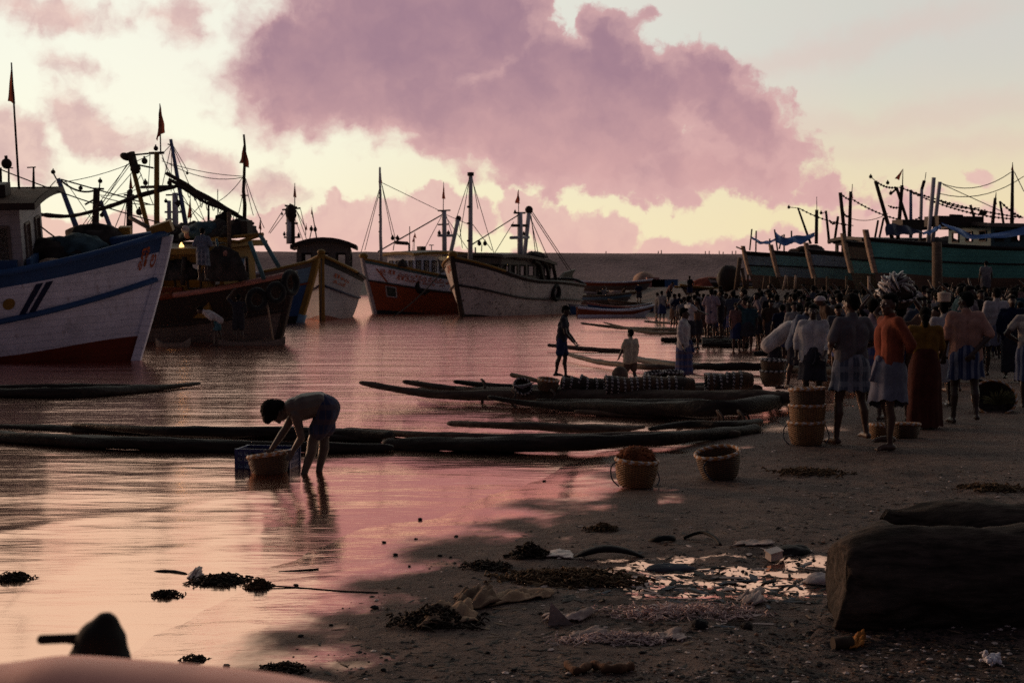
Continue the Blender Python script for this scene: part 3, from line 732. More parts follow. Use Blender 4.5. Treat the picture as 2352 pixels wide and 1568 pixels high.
lump(b1.at(130, 588), (.9, .7, .45), M['net'], 'net_heap', b1.root, 1); lump(b1.at(175, 575), (.75, .6, .40), M['net_blue'], 'net_heap', b1.root, 2); lump(b1.at(215, 560, .8), (.8, .6, .5), M['net'], 'net_heap', b1.root, 3); lump(b1.at(232, 548, 1.), (.5, .5, .35), simple('grey_sack', (.22, .2, .2)), 'sack', b1.root, 4)
MB().box(b1.at(289, 552, .9), (.28, .28, .7)).build('mooring_bitt', M['yellow'], b1.root)
MB().tube(bez([b1.at(285, 545, .8), b1.at(268, 570, .2), b1.at(252, 592, -.9)], 12), .05, 7).build('mooring_line', M['rope_lite'], b1.root)
lump(b1.at(118, 603, -1.5), (.28, .22, .10), M['rope_lite'], 'rope_coil', b1.root, 5)
# rusty steel plate standing by the cabin
MB().box((8.05, -1.45, 1.95), (.95, .06, 1.35), Euler((0, R(-6), 0))).build('steel_plate', simple('rusty_steel', (.10, .06, .05)), b1.root)
# ---------------------------------------------------------------- B2 dark boat with yellow wheelhouse
b2 = Boat('fishing_boat', 'dark boat with yellow wheelhouse and net heaped roof, just right of the white trawler', 'boat', (676, 622), (626, 787), 45.5, -24, 12, 4.3, 1.62, 1.9, heel=6, trim=0, bul=.55, e_mid=.30, pb=2.5, rake=1.15)
b2.hull([(.36, 0), (.64, 1), (.86, 2), (2, 2)], [M['mud'], M['mud'], M['dark'], M['pink']])
b2.railing(lambda t: .985, .11, M['pink'], 'gunwale', t0=.72, flat=.8); b2.railing(lambda t: .985, .12, M['orange'], 'gunwale', t1=.72, flat=.9)
b2.railing(lambda t: .62, .06, M['dark'], 'rub_rail'); b2.railing(lambda t: .34, .03, M['rope_lite'], 'waterline_stripe')
b2.stem(.2, .14, M['dark'], .1, 1.0)
Q = lambda x, y, o=0: b2.at(x, y, o)
cb, zr2 = cabin(b2, 5.6, 9.6, 1.35, .95, 3.05, 4, M['yellow'], M['mud'], win=(.5, .8), sill=.95, nfront=2, over=.30, camber=.10, edge=M['yellow'], frame=M['dark'], skip=())
MB().box((7.2, -1.41, 1.5), (2.9, .05, .9)).build('cabin_panel', M['orange'], b2.root)
MB().box((9.68, -.3, 1.85), (.05, .62, 1.65)).build('door', M['yellow'], b2.root)
mb = MB(); mb.box((9.68, -.95, 2.2), (.02, .24, .42)); mb.build('pasted_poster', simple('faded_poster', (.35, .30, .28), .8, .5, 9.), b2.root)
for (a, b) in (((598, 540), (640, 612)), ((574, 556), (606, 640))):
    b2.spar(Q(*a, -.9), Q(*b, -1.3), .07, .07, M['teal_dark'], 'davit')
[b2.spar(Q(*a, -.9), Q(*b, -.9), .06, .06, M['yellow'], 'canopy_beam') for a, b in (((480, 549), (604, 538)), ((548, 556), (604, 538)), ((480, 549), (548, 556)))]
b2.spar(Q(497, 548, -1.6), Q(510, 640, -1.6), .04, .04, M['teal_dark'], 'post'); b2.spar(Q(526, 487, -1.), Q(527, 580, -1.), .07, .07, M['wood'], 'post')
b2.spar(Q(345, 600, -1.9), Q(345, 660, -1.9), .05, .05, M['dark'], 'post'); b2.spar(Q(424, 590, -1.9), Q(420, 655, -1.9), .09, .09, M['dark'], 'winch_post')
lmp = b2.lamp(Q(417, 566, -1.55), .085, True, 'lit_lamp')
pl = bpy.data.lights.new('lamp_light', 'POINT'); pl.energy = 2; pl.color = (1, .62, .22); pl.shadow_soft_size = .12
plo = bpy.data.objects.new('lamp_light', pl); COL.objects.link(plo); plo.parent = lmp; plo.location = Q(417, 569, -1.85)
pl2 = bpy.data.lights.new('cabin_light', 'POINT'); pl2.energy = 4; pl2.color = (1, .6, .22); pl2.shadow_soft_size = .15
plo2 = bpy.data.objects.new('cabin_light', pl2); COL.objects.link(plo2); plo2.parent = b2.root; plo2.location = (7.0, 0, 2.6)
# roof load: nets, floats, rolls
for i, (x, y, rx) in enumerate(((440, 540, .75), (475, 534, .9), (515, 533, .8), (550, 532, .55), (410, 543, .6))):
    lump(b2.at(x, y+8, random.uniform(-.3, .5)), (rx, .8, .50), M['net'] if i != 1 else M['net_blue'], 'net_heap', b2.root, 10+i, .35)
for i, (x, y, k) in enumerate(((432, 540, 'float_o'), (519, 583, 'float_o'), (518, 628, 'float_w'), (500, 625, 'float_b'), (537, 618, 'float_o'), (426, 527, 'float_w'))):
    MB().ell(Q(x, y, -1.75 if i else -1.), .13, None, 12, 8).build('float', M[k], b2.root)
MB().box(Q(567, 526, -.6), (.25, .3, .55)).build('roof_box', M['dark'], b2.root)
lump(Q(515, 640, -1.6), (.8, .45, .95), M['net'], 'net_heap', b2.root, 31, .3); lump(Q(400, 640, -1.7), (.8, .3, .6), M['net'], 'net_heap', b2.root, 32, .4); lump(Q(365, 640, -1.7), (.5, .3, .7), M['dark'], 'winch', b2.root, 34, .4)
# yellow mast, boom and spars
b2.spar(Q(360, 350), Q(360, 560), .09, .10, M['yellow']); b2.spar(Q(303, 378), Q(349, 560), .08, .085, M['yellow'], 'boom')
b2.flag(Q(367, 238), Q(359, 322), Q(378, 300), Q(369, 355), .025)
MB().ell(Q(289, 360), (.24, .14, .13), Euler((0, R(20), 0)), 10, 7).box(Q(304, 366), (.2, .2, .5), Euler((0, R(-14), 0))).build('pulley_block', M['mast_dark'], b2.root)
lump(Q(311, 388), (.17, .15, .16), M['mast_dark'], 'pulley_block', b2.root, 33, .3, False)
b2.cross(Q(343, 352), Q(376, 351), .045); b2.lamp(Q(358, 341), .085); b2.lamp(Q(332, 370), .11); b2.cross(Q(324, 430), Q(408, 428), .05); b2.lamp(Q(334, 420), .09); b2.lamp(Q(389, 420), .085)
b2.cross(Q(306, 356), Q(350, 352), .03); b2.cross(Q(318, 379), Q(352, 386), .03)
for a, b, sag in (((310, 368), (352, 470), .0), ((313, 385), (240, 470), 0), ((296, 375), (180, 530), 0), ((292, 377), (190, 540), 0), ((300, 377), (175, 548), .0), ((345, 356), (130, 420), .15),
                  ((372, 355), (410, 470), 0), ((372, 362), (480, 545), .1), ((374, 352), (395, 330), 0), ((320, 432), (225, 448), .1), ((384, 374), (560, 407), .25), ((345, 350), (340, 440), 0)):
    b2.stay(Q(*a), Q(*b), sag, .013)
def roll(bt, pts, r, label='net_roll'):      # long bundle of net lashed along a spar
    p = bez([bt.at(*q) for q in pts], 30)
    return MB().tube(p, [r*(.75+.4*random.random()) for _ in p], 9).build(label, M['net'], bt.root)
roll(b2, [(93, 493), (163, 496), (248, 475), (321, 449), (402, 429)], .075)
b2.spar(Q(382, 398), Q(545, 492), .065, .05, M['mast_dark'], 'outrigger', wob=.03); b2.spar(Q(390, 412), Q(583, 514), .05, .05, M['mast_dark'], 'outrigger', wob=.03)
roll(b2, [(395, 416), (430, 438), (470, 464), (520, 484), (575, 512)], .06, 'net_roll')
for k in range(9):
    x = 430+k*14; y = 438+(x-430)*.52; MB().tube(bez([Q(x, y), Q(x+4, y+14+random.random()*12), Q(x+9, y+6)], 8), .014, 5).build('rope_loop', M['rope'], b2.root)
roll(b2, [(502, 505), (512, 500), (525, 492)], .16, 'rolled_sail')
b2.spar(Q(561, 309), Q(561, 535), .035, .075, M['mast_dark'], 'flag_mast', wob=.02)
b2.flag(Q(561, 325), Q(549, 372), Q(572, 386), Q(561, 392), .02)
for a, b in (((560, 405), (372, 370)), ((557, 408), (495, 466)), ((563, 412), (582, 495)), ((564, 410), (607, 524)), ((562, 411), (545, 500))): b2.stay(Q(*a), Q(*b), .1, .012)
b2.cross(Q(553, 449), Q(569, 449), .02); b2.lamp(Q(556, 518), .09); b2.lamp(Q(567, 518), .09)
b2.stay(Q(614, 700, -2.3), Q(627, 780, -1.7), -.05, .03, M['rope_lite'], 'rope_trail')
MB().tube(bez([Q(299, 500, -1.5), Q(335, 520, -2), Q(385, 548, -2.2)], 10), .07, 7).build('spar', M['mast_dark'], b2.root)
for (x, y, r, lab) in ((667, 650, .40, 'thick black tyre hanging at the bow of the dark boat'), (634, 672, .33, 'black tyre hung against the dark boat hull, middle of its three'), (590, 688, .36, 'worn pale edged tyre hung low on the dark boat, left of its three')):
    tyre(P(x, y, 44.0 if x > 650 else 43.6-(650-x)*.006), r, (0, R(8), R(62) if x > 650 else R(38)), lab)
# boats moored behind: only their masts and rigging clear the near boats
def back_boat(px, Y, label, hull, yaw=20):
    b = Boat('moored_boat', label, 'boat', (px, 575), (px-30, 700), Y, yaw, 11, 3.8, 2.0, 2.0, bul=.5)
    b.hull([(.4, 1), (2, 0)], [hull, M['red'], hull]); b.railing(lambda t: .99, .09, M['rail'], 'gunwale'); b.stem(.2, .14, hull)
    cabin(b, 4, 7.5, 1.2, 1.5, 3.0, 4, M['grey_paint'], M['dark'], nfront=2); return b
k1 = back_boat(330, 58, 'moored boat mostly hidden behind the white trawler, blue leaning boom and lamp', M['blue'])
q = k1.at; k1.spar(q(133, 410), q(182, 540), .09, .12, M['mast_blue'], 'boom'); k1.lamp(q(122, 395), .09); k1.stay(q(122, 397), q(130, 412), 0, .03)
k1.spar(q(222, 432), q(218, 545), .13, .15, M['mast_dark']); k1.cross(q(213, 433), q(239, 434), .04); k1.lamp(q(230, 416), .09); k1.spar(q(230, 411), q(228, 434), .02, .03, M['mast_dark'], 'aerial')
k1.spar(q(230, 461), q(262, 545), .09, .09, M['mast_blue'], 'boom'); k1.lamp(q(185, 432), .09); k1.lamp(q(234, 494), .09)
k1.stay(q(136, 411), q(222, 436), .25, .04); k1.stay(q(140, 412), q(345, 470), .0, .03); k1.stay(q(128, 415), q(106, 438), 0, .02); k1.stay(q(150, 416), q(222, 520), 0, .015); k1.stay(q(195, 470), q(222, 455), 0, .04); k1.stay(q(232, 452), q(360, 470), .1, .02)
k2 = back_boat(395, 66, 'moored boat behind the dark boat, slim mast with lamps and a small hanging flag', M['dark'])
q = k2.at; k2.spar(q(298, 438), q(297, 545), .13, .15, M['mast_dark']); k2.flag(q(300, 398), q(296, 432), q(305, 434), q(300, 440), .03); k2.cross(q(284, 448), q(308, 448), .04); k2.lamp(q(320, 487), .16); k2.lamp(q(299, 440), .12)
for a, b in (((298, 440), (255, 545)), ((298, 442), (345, 545)), ((300, 440), (325, 400)), ((292, 450), (284, 535))): k2.stay(q(*a), q(*b), 0, .02)
k3 = back_boat(560, 70, 'moored boat behind the dark boat, tall blue leaning mast beside two white masts', M['blue_light'])
q = k3.at; k3.spar(q(392, 320), q(430, 535), .08, .12, M['mast_blue']); k3.spar(q(402, 443), q(403, 535), .14, .15, M['mast_white']); k3.spar(q(388, 461), q(389, 535), .10, .11, M['mast_white'])
k3.cross(q(381, 448), q(418, 447), .04); k3.cross(q(378, 487), q(418, 487), .05, M['mast_white']); k3.cross(q(380, 504), q(398, 504), .05, M['mast_white']); k3.lamp(q(405, 467), .2); k3.lamp(q(381, 462), .09)
for a, b in (((394, 330), (372, 430)), ((396, 333), (470, 508)), ((398, 335), (432, 394)), ((394, 330), (393, 440)), ((408, 470), (440, 535)), ((425, 510), (480, 450)), ((420, 460), (500, 535))): k3.stay(q(*a), q(*b), 0, .018)
k3.spar(q(479, 467), q(479, 540), .05, .07, M['mast_dark'], 'pole'); k3.flag(q(437, 452), q(430, 500), q(441, 500), q(437, 535), .03); k3.cross(q(385, 331), q(395, 334), .03); k3.lamp(q(430, 398), .07)
k3.spar(q(500, 435), q(500, 520), .02, .02, M['mast_dark'], 'aerial'); k3.flag(q(598, 500), q(594, 525), q(601, 528), q(598, 545), .03)
# ---------------------------------------------------------------- B3 bow-on boat and the lapstrake one in front of it
b3 = Boat('fishing_boat', 'grey white fishing boat seen bow on, yellow stem and dark rounded wheelhouse', 'boat', (738, 584), (732, 735), 75, -85, 12, 4.3, 2.35, 2.2, bul=.6, e_mid=.32, e_bow=.7, pb=2.5, rake=.7, tm=.5)
b3.hull([(.30, 1), (.66, 0), (.90, 2), (2, 3)], [M['grey_paint'], M['red'], M['grey_paint'], M['black'], M['dark']])
b3.railing(lambda t: .99, .12, M['yellow'], 'gunwale', t0=.75); b3.railing(lambda t: .98, .13, M['dark'], 'gunwale', t1=.75); b3.railing(lambda t: .64, .09, M['blue_dark'], 'rub_rail')
b3.stem(.3, .2, M['yellow'], .2, 1.0); MB().ell(b3.S(1, 1.0)+Vector((-.05, 0, .12)), (.2, .22, .15)).build('bow_block', M['yellow'], b3.root)
lettering(b3, [('శ్రీరామ', .79, .26, .93, .80), ('వి.ఎస్', .72, .2, .93, .82)], orange_scr, 1, 0, 0)
cabin(b3, 6.2, 9.2, 1.45, 2.2, 3.85, 3, M['mud'], M['dark'], win=(.5, .7), sill=.7, nfront=3, over=.32, camber=.42, edge=M['dark'], th=.16)
T = lambda x, y, Y=79: b3.pt(x, y, Y)
b3.spar(T(664, 474), T(665, 560), .17, .18, M['mast_white']); b3.spar(T(672, 476), T(672, 560), .12, .14, M['mast_dark'])
b3.cross(T(648, 482), T(690, 478), .05); b3.cross(T(654, 472), T(682, 476), .05); b3.cross(T(656, 513), T(684, 513), .06); b3.cross(T(652, 545), T(690, 545), .05); b3.lamp(T(653, 538), .10); b3.lamp(T(686, 540), .10); lump(T(668, 490), (.32, .3, .5), M['mast_dark'], 'sheave', b3.root, 3, .3, False)
b3.flag(T(677, 420), T(673, 452), T(681, 454), T(677, 476), .03); b3.lamp(T(648, 492), .07, False)
for a, b in (((648, 486), (617, 535)), ((655, 490), (620, 536)), ((680, 482), (705, 552)), ((676, 500), (697, 555)), ((682, 486), (700, 520)), ((690, 480), (702, 530))): b3.stay(T(*a), T(*b), 0, .02)
b3.spar(T(716, 480), T(728, 552), .02, .04, M['mast_dark'], 'flagpole'); b3.flag(T(716, 476), T(714, 492), T(719, 495), T(718, 500), .02)
for x, y in ((715, 526), (724, 527)): b3.lamp(T(x, y), .13)
b3.stay(T(715, 530), T(711, 550), 0, .03); b3.flag(T(703, 513), T(700, 528), T(706, 528), T(702, 540), .02)
b3.stay(b3.S(1, .98), P(735, 765, 70) @ Matrix.Identity(3) if False else b3.pt(736, 752, 73), -.0, .04, M['rope'], 'anchor_line')
b3b = Boat('lapstrake_boat', 'blue clinker planked boat with long yellow raked stem beside the bow on boat', 'boat', (729, 594), (692, 735), 70, -22, 11, 3.9, 2.2, 2.0, bul=.5, e_mid=.30, pb=2.3, rake=1.35)
b3b.hull([(.34, 1), (.72, 0), (.92, 2), (2, 3)], [M['blue'], M['black'], M['blue_light'], M['mud'], M['blue_dark']], lap=True)
b3b.railing(lambda t: .99, .10, M['yellow'], 'gunwale', t0=.8); b3b.railing(lambda t: .98, .11, M['mast_white'], 'gunwale', t1=.8); b3b.railing(lambda t: .72, .07, M['orange'], 'rub_rail')
b3b.stem(.28, .2, M['yellow'], .28, 1.0); MB().tube([b3b.S(1, .18), b3b.S(1, .34)], .22, 8).build('stem_foot', M['blue_light'], b3b.root)
lettering(b3b, [('లక్ష్మి', .80, .3, .80, .90)], orange_scr, -1, 0, 0)
# ---------------------------------------------------------------- B4 orange and white boat with lettering
b4 = Boat('fishing_boat', 'orange fishing boat with white lettered bow band and a row of arched windows', 'boat', (832, 592), (859, 721), 91, 222, 15, 4.4, 2.35, 2.3, bul=.55, e_mid=.3, e_bow=.55, pb=5.0, rake=1.25, tm=.46)
b4.hull([(.30, 1), (.69, 0), (.93, 2), (2, 3)], [M['orange'], M['black'], M['white'], M['teal_dark'], M['red']])
b4.railing(lambda t: .99, .11, M['yellow'], 'gunwale', t0=.7); b4.railing(lambda t: .985, .11, M['rail'], 'gunwale', t1=.7); b4.railing(lambda t: .69, .085, M['rail'], 'rub_rail')
b4.stem(.26, .16, M['grey_paint'], .1, 1.0); MB().ell(b4.S(1, 1.0)+Vector((-.1, 0, .12)), (.3, .3, .2)).build('bow_block', M['yellow'], b4.root)
lettering(b4, [('జై శ్రీ మహలక్ష్మి ప్రసన్న తల్లి', .835, .34, .955, .60), ('శ్రీనివాస పురం', .775, .27, .90, .715), ('కాకి', .765, .22, .69, .66)], orange_scr, 1, 0, 0)
lettering(b4, [('శ్రీ', .83, .5, .95, .985)], orange_scr, -1, 0, 0)
mb = MB(); mb.grid([[b4.S(.905+.035*i/4, .50+.14*j/4, 1, .02) for j in range(5)] for i in range(5)]); mb.build('painted_panel', simple('dark_panel', (.05, .06, .055), .8, .6, 6.), b4.root)
mb = MB()
for a, b in (((.903, .495), (.942, .495)), ((.903, .645), (.942, .645)), ((.903, .495), (.903, .645)), ((.942, .495), (.942, .645))): mb.bar(b4.S(*a, 1, .03), b4.S(*b, 1, .03), .05)
mb.build('panel_frame', M['grey_paint'], b4.root)
mb = MB(); mb.tube([b4.S(.965, .88, 1, .03), b4.S(.935, .71, 1, .03)], .05, 6); mb.build('painted_stripe', orange_scr, b4.root)
cabin(b4, 4.8, 11.9, 1.45, 2.0, 3.75, 11, M['white'], M['mud'], win=(.36, .70), sill=.75, nfront=4, over=.28, camber=.14, rise=.28, droop=.25, edge=M['yellow'], frame=M['black'])
F = b4.at
b4.spar(F(873, 384), F(875, 602), .07, .12, M['mast_white'], wob=.02); b4.flag(F(874, 386), F(870, 419), F(878, 420), F(874, 426), .03)
for y in (454, 494, 510, 532): b4.cross(F(870, y), F(875, y), .04)
for a, b in (((874, 425), (829, 580)), ((874, 430), (838, 575)), ((876, 420), (902, 550)), ((877, 424), (908, 548)), ((878, 420), (1018, 488)), ((1016, 492), (868, 577)), ((1014, 497), (973, 575)), ((1022, 492), (1078, 516)), ((1024, 492), (1045, 560)), ((1024, 498), (1074, 572)), ((1054, 505), (1062, 570))):
    b4.stay(F(*a), F(*b), 0, .022)
b4.stay(F(1014, 494), F(868, 578), .0, .045)
b4.spar(F(1020, 485), F(1021, 590), .16, .17, M['mast_white']); b4.flag(F(1019, 418), F(1016, 456), F(1023, 457), F(1018, 486), .03); b4.cross(F(1006, 484), F(1034, 483), .05); b4.cross(F(1006, 516), F(1030, 515), .05); b4.cross(F(1006, 541), F(1046, 541), .09, M['mast_white'])
b4.lamp(F(1009, 535), .13); b4.lamp(F(1030, 535), .13); b4.spar(F(1053, 500), F(1033, 590), .15, .14, M['mast_white'], 'boom'); MB().ell(F(1053, 502), .2).build('boom_head', M['mast_dark'], b4.root)
for x in (902, 913): b4.lamp(F(x, 547), .14)
b4.stay(F(907, 550), F(903, 575), 0, .03); b4.spar(F(941, 520), F(941, 575), .03, .03, M['mast_dark'], 'aerial')
MB().tube([F(909, 557), F(938, 559), F(940, 562), F(940, 577)], .07, 7).tube([F(909, 557), F(936, 559)], .12, 7).build('gantry', M['mast_dark'], b4.root)
b4.flag(F(953, 533), F(950, 545), F(957, 547), F(951, 575), .02); b4.flag(F(950, 543), F(947, 555), F(953, 557), F(948, 577), .02)
MB().box(F(968, 571), (.45, .4, .3)).build('roof_box', M['dark'], b4.root); b4.stay(F(991, 562), F(991, 578), 0, .03); b4.cross(F(986, 563), F(996, 563), .03)
l4 = b4.lamp(F(1029, 595, -1.9), .12, True, 'lit_lamp')
b4.spar(F(1006, 595, -1.6), F(1014, 617, -1.8), .05, .05, M['mud'], 'post'); lump(F(925, 612, -1.7), (.35, .3, .42), M['net'], 'net_heap', b4.root, 41)
tyre(P(972, 653, 92.2), .66, (0, R(6), R(42)), 'big black tyre hung on the white band of the orange boat')
MB().tube(catenary(P(1024, 612, 83.2), P(903, 727, 78), .25, 14), .035, 6).build('mooring_rope', M['rope'], None, 'slack mooring rope running from the white boat bow down into the water', 'rope')
# ---------------------------------------------------------------- B5 rusty white boat
b5 = Boat('fishing_boat', 'rusty white fishing boat with peeling paint, rightmost of the moored boats', 'boat', (1038, 588), (1060, 728), 83, 241, 14, 4.3, 2.15, 1.9, bul=.55, e_mid=.3, e_bow=.55, pb=5.0, rake=1.5, tm=.42)
b5.hull([(.28, 2), (.62, 0), (.93, 1), (2, 3)], [M['white_rusty'], M['white_rusty'], M['dark'], M['rail'], M['dark']])
b5.railing(lambda t: .99, .10, M['yellow'], 'gunwale', t0=.8); b5.railing(lambda t: .985, .10, M['rail'], 'gunwale', t1=.8); b5.railing(lambda t: .63, .10, M['rail'], 'rub_rail')
b5.stem(.26, .16, M['dark'], .1, 1.0); MB().ell(b5.S(1, 1.0)+Vector((-.1, 0, .12)), (.28, .3, .2)).build('bow_block', M['yellow'], b5.root)
cabin(b5, 4.2, 10.6, 1.4, 1.75, 3.5, 6, M['mud'], M['dark'], win=(.70, .65), sill=.70, nfront=3, over=.28, camber=.15, rise=.2, droop=.35, edge=M['mud'], frame=M['black'])
H5 = b5.at
b5.spar(H5(1081, 398), H5(1080, 605), .12, .15, M['mast_white']); MB().tube([H5(1081, 396), H5(1081, 404)], .2, 8).build('mast_cap', M['mast_dark'], b5.root)
for y in (475, 513, 553): b5.cross(H5(1074, y), H5(1084, y), .06)
for a, b in (((1080, 405), (1046, 508)), ((1078, 410), (1056, 545)), ((1083, 408), (1134, 580)), ((1084, 404), (1098, 480)), ((1084, 513), (1130, 575)), ((1190, 495), (1085, 560)), ((1180, 510), (1135, 583))): b5.stay(H5(*a), H5(*b), 0, .022)
b5.stay(H5(1190, 494), H5(1084, 562), 0, .035)
b5.spar(H5(1194, 488), H5(1195, 590), .17, .19, M['mast_white']); b5.spar(H5(1216, 478), H5(1204, 590), .14, .14, M['mast_white'], 'boom'); b5.flag(H5(1191, 436), H5(1185, 466), H5(1194, 468), H5(1191, 490), .03)
b5.cross(H5(1181, 489), H5(1206, 489), .06); b5.cross(H5(1176, 518), H5(1212, 518), .09); b5.cross(H5(1173, 546), H5(1214, 545), .10, M['mast_white']); MB().ell(H5(1215, 482), .26).build('boom_head', M['mast_dark'], b5.root); b5.lamp(H5(1203, 537), .12); b5.lamp(H5(1183, 486), .09)
for a, b in (((1218, 486), (1305, 620)), ((1221, 484), (1312, 622)), ((1217, 490), (1240, 600)), ((1220, 495), (1231, 590)), ((1218, 500), (1262, 600))): b5.stay(H5(*a), H5(*b), 0, .028)
for x in (1101, 1114): b5.lamp(H5(x, 559), .15)
b5.stay(H5(1107, 562), H5(1106, 578), 0, .03); b5.stay(H5(1092, 568), H5(1092, 580), 0, .05)
for i, (x, off) in enumerate(((1233, -1.5), (1249, -1.5), (1264, -1.5))):
    MB().tube(bez([H5(x-8, 600, off), H5(x+4, 606, off), H5(x+9, 622, off), H5(x+15, 655, off)], 14), .12, 8).build('frame_pipe', M['dark'], b5.root)
MB().tube(bez([H5(1180, 592, -1.4), H5(1230, 596, -1.4), H5(1258, 604, -1.4), H5(1265, 615, -1.4)], 14), .14, 8).build('frame_pipe', M['mud'], b5.root)
lump(H5(1225, 592, 0), (1.0, .8, .4), M['net'], 'net_heap', b5.root, 51)
mb = MB(); c0 = [H5(*k, .2) for k in ((1278, 652), (1300, 625), (1323, 618), (1315, 632), (1318, 650), (1308, 662))]
c1 = [p+Vector((0, -.2, 0)) for p in c0]; n6 = 6; mb.add(c0+c1, [list(range(6)), list(range(11, 5, -1))]+[[i, (i+1) % 6, 6+(i+1) % 6, 6+i] for i in range(6)], 0, False); mb.build('trawl_door', M['dark'], b5.root)
MB().tube(bez([b5.S(0, 1, 1), b5.S(0, 1.12, .5), b5.S(0, 1.12, -.5), b5.S(0, 1, -1)], 10), .10, 7).build('stern_rail', M['rail'], b5.root)
tyre(P(1277, 672, 90.2), .55, (0, R(4), R(61)), 'black tyre hung on the rusty white hull near its stern'); 
l5 = b5.lamp(H5(1166, 605, -1.0), .10, True, 'lit_lamp')
lettering(b5, [('శ్రీ', .82, .45, .95, .985)], orange_scr, -1, 0, 0)
# ================================================================ beached boats on the right
def beached(label, bow, Y, hull_mats, bands, L=13, B=3.9, zb=2.9, base=None, dark_bow=False, yaw=199):
    top = P(*bow, Y); base = base if base is not None else top.z-zb
    b = Boat('beached_boat', label, 'boat', bow, (bow[0]+16, bow[1]+110), Y, yaw, L, B, 2.40, 2.5, zk=0., base=base, zbow=zb, rake=.85, bul=.4, e_mid=.42, e_bow=.8, pb=2.6, tm=.5)
    b.hull(bands, hull_mats); b.railing(lambda t: .985, .09, M['rail'], 'gunwale'); b.railing(lambda t: .66, .07, M['rail'], 'rub_rail')
    b.stem(.24, .15, M['pale_wood'], .40, 1.13)
    return b
hm = [M['dark'], M['teal_dark'], M['green'], M['mud']]
r5 = beached('large turquoise hull with dark rails, nearest of the beached boats', (1990, 545), 70, [M['hull_brown'], M['green'], M['green'], M['rail'], M['dark']], [(.38, 0), (.66, 1), (.93, 2), (2, 3)], L=17, B=4.4)
r4 = beached('dark beached boat with pale stem, right behind the turquoise hull', (1938, 552), 76, [M['hull_brown'], M['hull_teal'], M['hull_brown'], M['dark'], M['dark']], [(.38, 0), (.66, 1), (.9, 2), (2, 3)])
r3 = beached('dark beached boat with teal patched side, third from the turquoise hull', (1853, 572), 82, [M['hull_brown'], M['hull_teal'], M['hull_blue'], M['dark'], M['dark']], [(.38, 0), (.66, 1), (.9, 2), (2, 3)], zb=2.8)
r2 = beached('beached boat with flaking grey blue planks under the blue tarpaulin', (1772, 575), 88, [M['hull_brown'], M['hull_blue'], M['hull_teal'], M['dark'], M['dark']], [(.38, 0), (.64, 1), (.9, 2), (2, 3)], zb=2.75)
r1 = beached('farthest beached boat, pale stem at the left end of the row', (1708, 577), 94, [M['hull_brown'], M['hull_teal'], M['hull_blue'], M['dark'], M['dark']], [(.38, 0), (.66, 1), (.9, 2), (2, 3)], zb=2.7, L=11)
cabin(r5, 3.0, 11.0, 1.7, 2.3, 3.45, 8, M['teal_dark'], M['dark'], win=(.5, .5), sill=.45, nfront=3, over=.3, camber=.12, edge=M['mud'])
cabin(r3, 4.5, 10.2, 1.5, 2.2, 3.25, 7, M['mud'], M['dark'], win=(.45, .6), sill=.3, nfront=3, over=.3, camber=.15, edge=M['rail'])
cabin(r2, 1.5, 6.5, 1.4, 2.0, 3.2, 5, M['blue_light'], M['dark'], win=(.5, .6), sill=.4, nfront=3)
for b, k in ((r5, 60), (r4, 62), (r3, 63), (r1, 64)):
    lump(b.S(.55, 1.0, 0.0)+Vector((0, 0, .25)), (1.3, 1.0, .5), M['net'], 'net_heap', b.root, k, .35)
mw, md, mbk = M['mast_white'], M['mast_dark'], M['mast_blue']
for (b, a, c, r0, r1_, mat) in ((r5, (2145, 408), (2132, 560), .14, .15, mw), (r5, (2159, 418), (2142, 555), .13, .14, mw), (r4, (2011, 416), (2050, 550), .13, .15, md), (r4, (2072, 426), (2062, 550), .13, .15, md),
                             (r4, (2059, 430), (2094, 540), .11, .12, md), (r3, (2092, 436), (2092, 560), .12, .14, mbk), (r4, (2117, 434), (2114, 550), .12, .13, mw), (r5, (2326, 392), (2324, 540), .09, .15, md),
                             (r5, (2297, 462), (2310, 545), .08, .09, md), (r5, (2286, 455), (2277, 540), .10, .14, md), (r5, (2229, 471), (2250, 540), .09, .10, md),
                             (r3, (1930, 442), (1943, 570), .14, .15, md), (r3, (1954, 440), (1950, 575), .12, .17, md), (r2, (1833, 478), (1862, 560), .08, .11, md), (r2, (1876, 482), (1875, 560), .14, .15, md),
                             (r2, (1897, 484), (1905, 560), .10, .12, md), (r2, (1925, 497), (1916, 560), .11, .11, md), (r4, (2030, 500), (2020, 545), .08, .08, md), (r4, (2017, 506), (2010, 545), .08, .08, md)):
    b.spar(b.at(*a), b.at(*c), r0*.75, r1_*.75, mat)
for b, fl in ((r4, ((2074, 388), (2056, 410), (2066, 414), (2073, 428))), (r5, ((2326, 373), (2323, 391), (2329, 393), (2326, 396))), (r5, ((2288, 442), (2283, 466), (2290, 470), (2287, 458))), (r3, ((1957, 437), (1952, 452), (1960, 456), (1957, 440)))):
    b.flag(*[b.at(*p) for p in fl], .03)
for b, a, c, r in ((r4, (2123, 415), (2117, 436), .09), (r4, (2127, 396), (2124, 418), .02), (r3, (1958, 423), (1957, 440), .02), (r2, (1876, 452), (1876, 484), .02)): b.stay(b.at(*a), b.at(*c), 0, r)
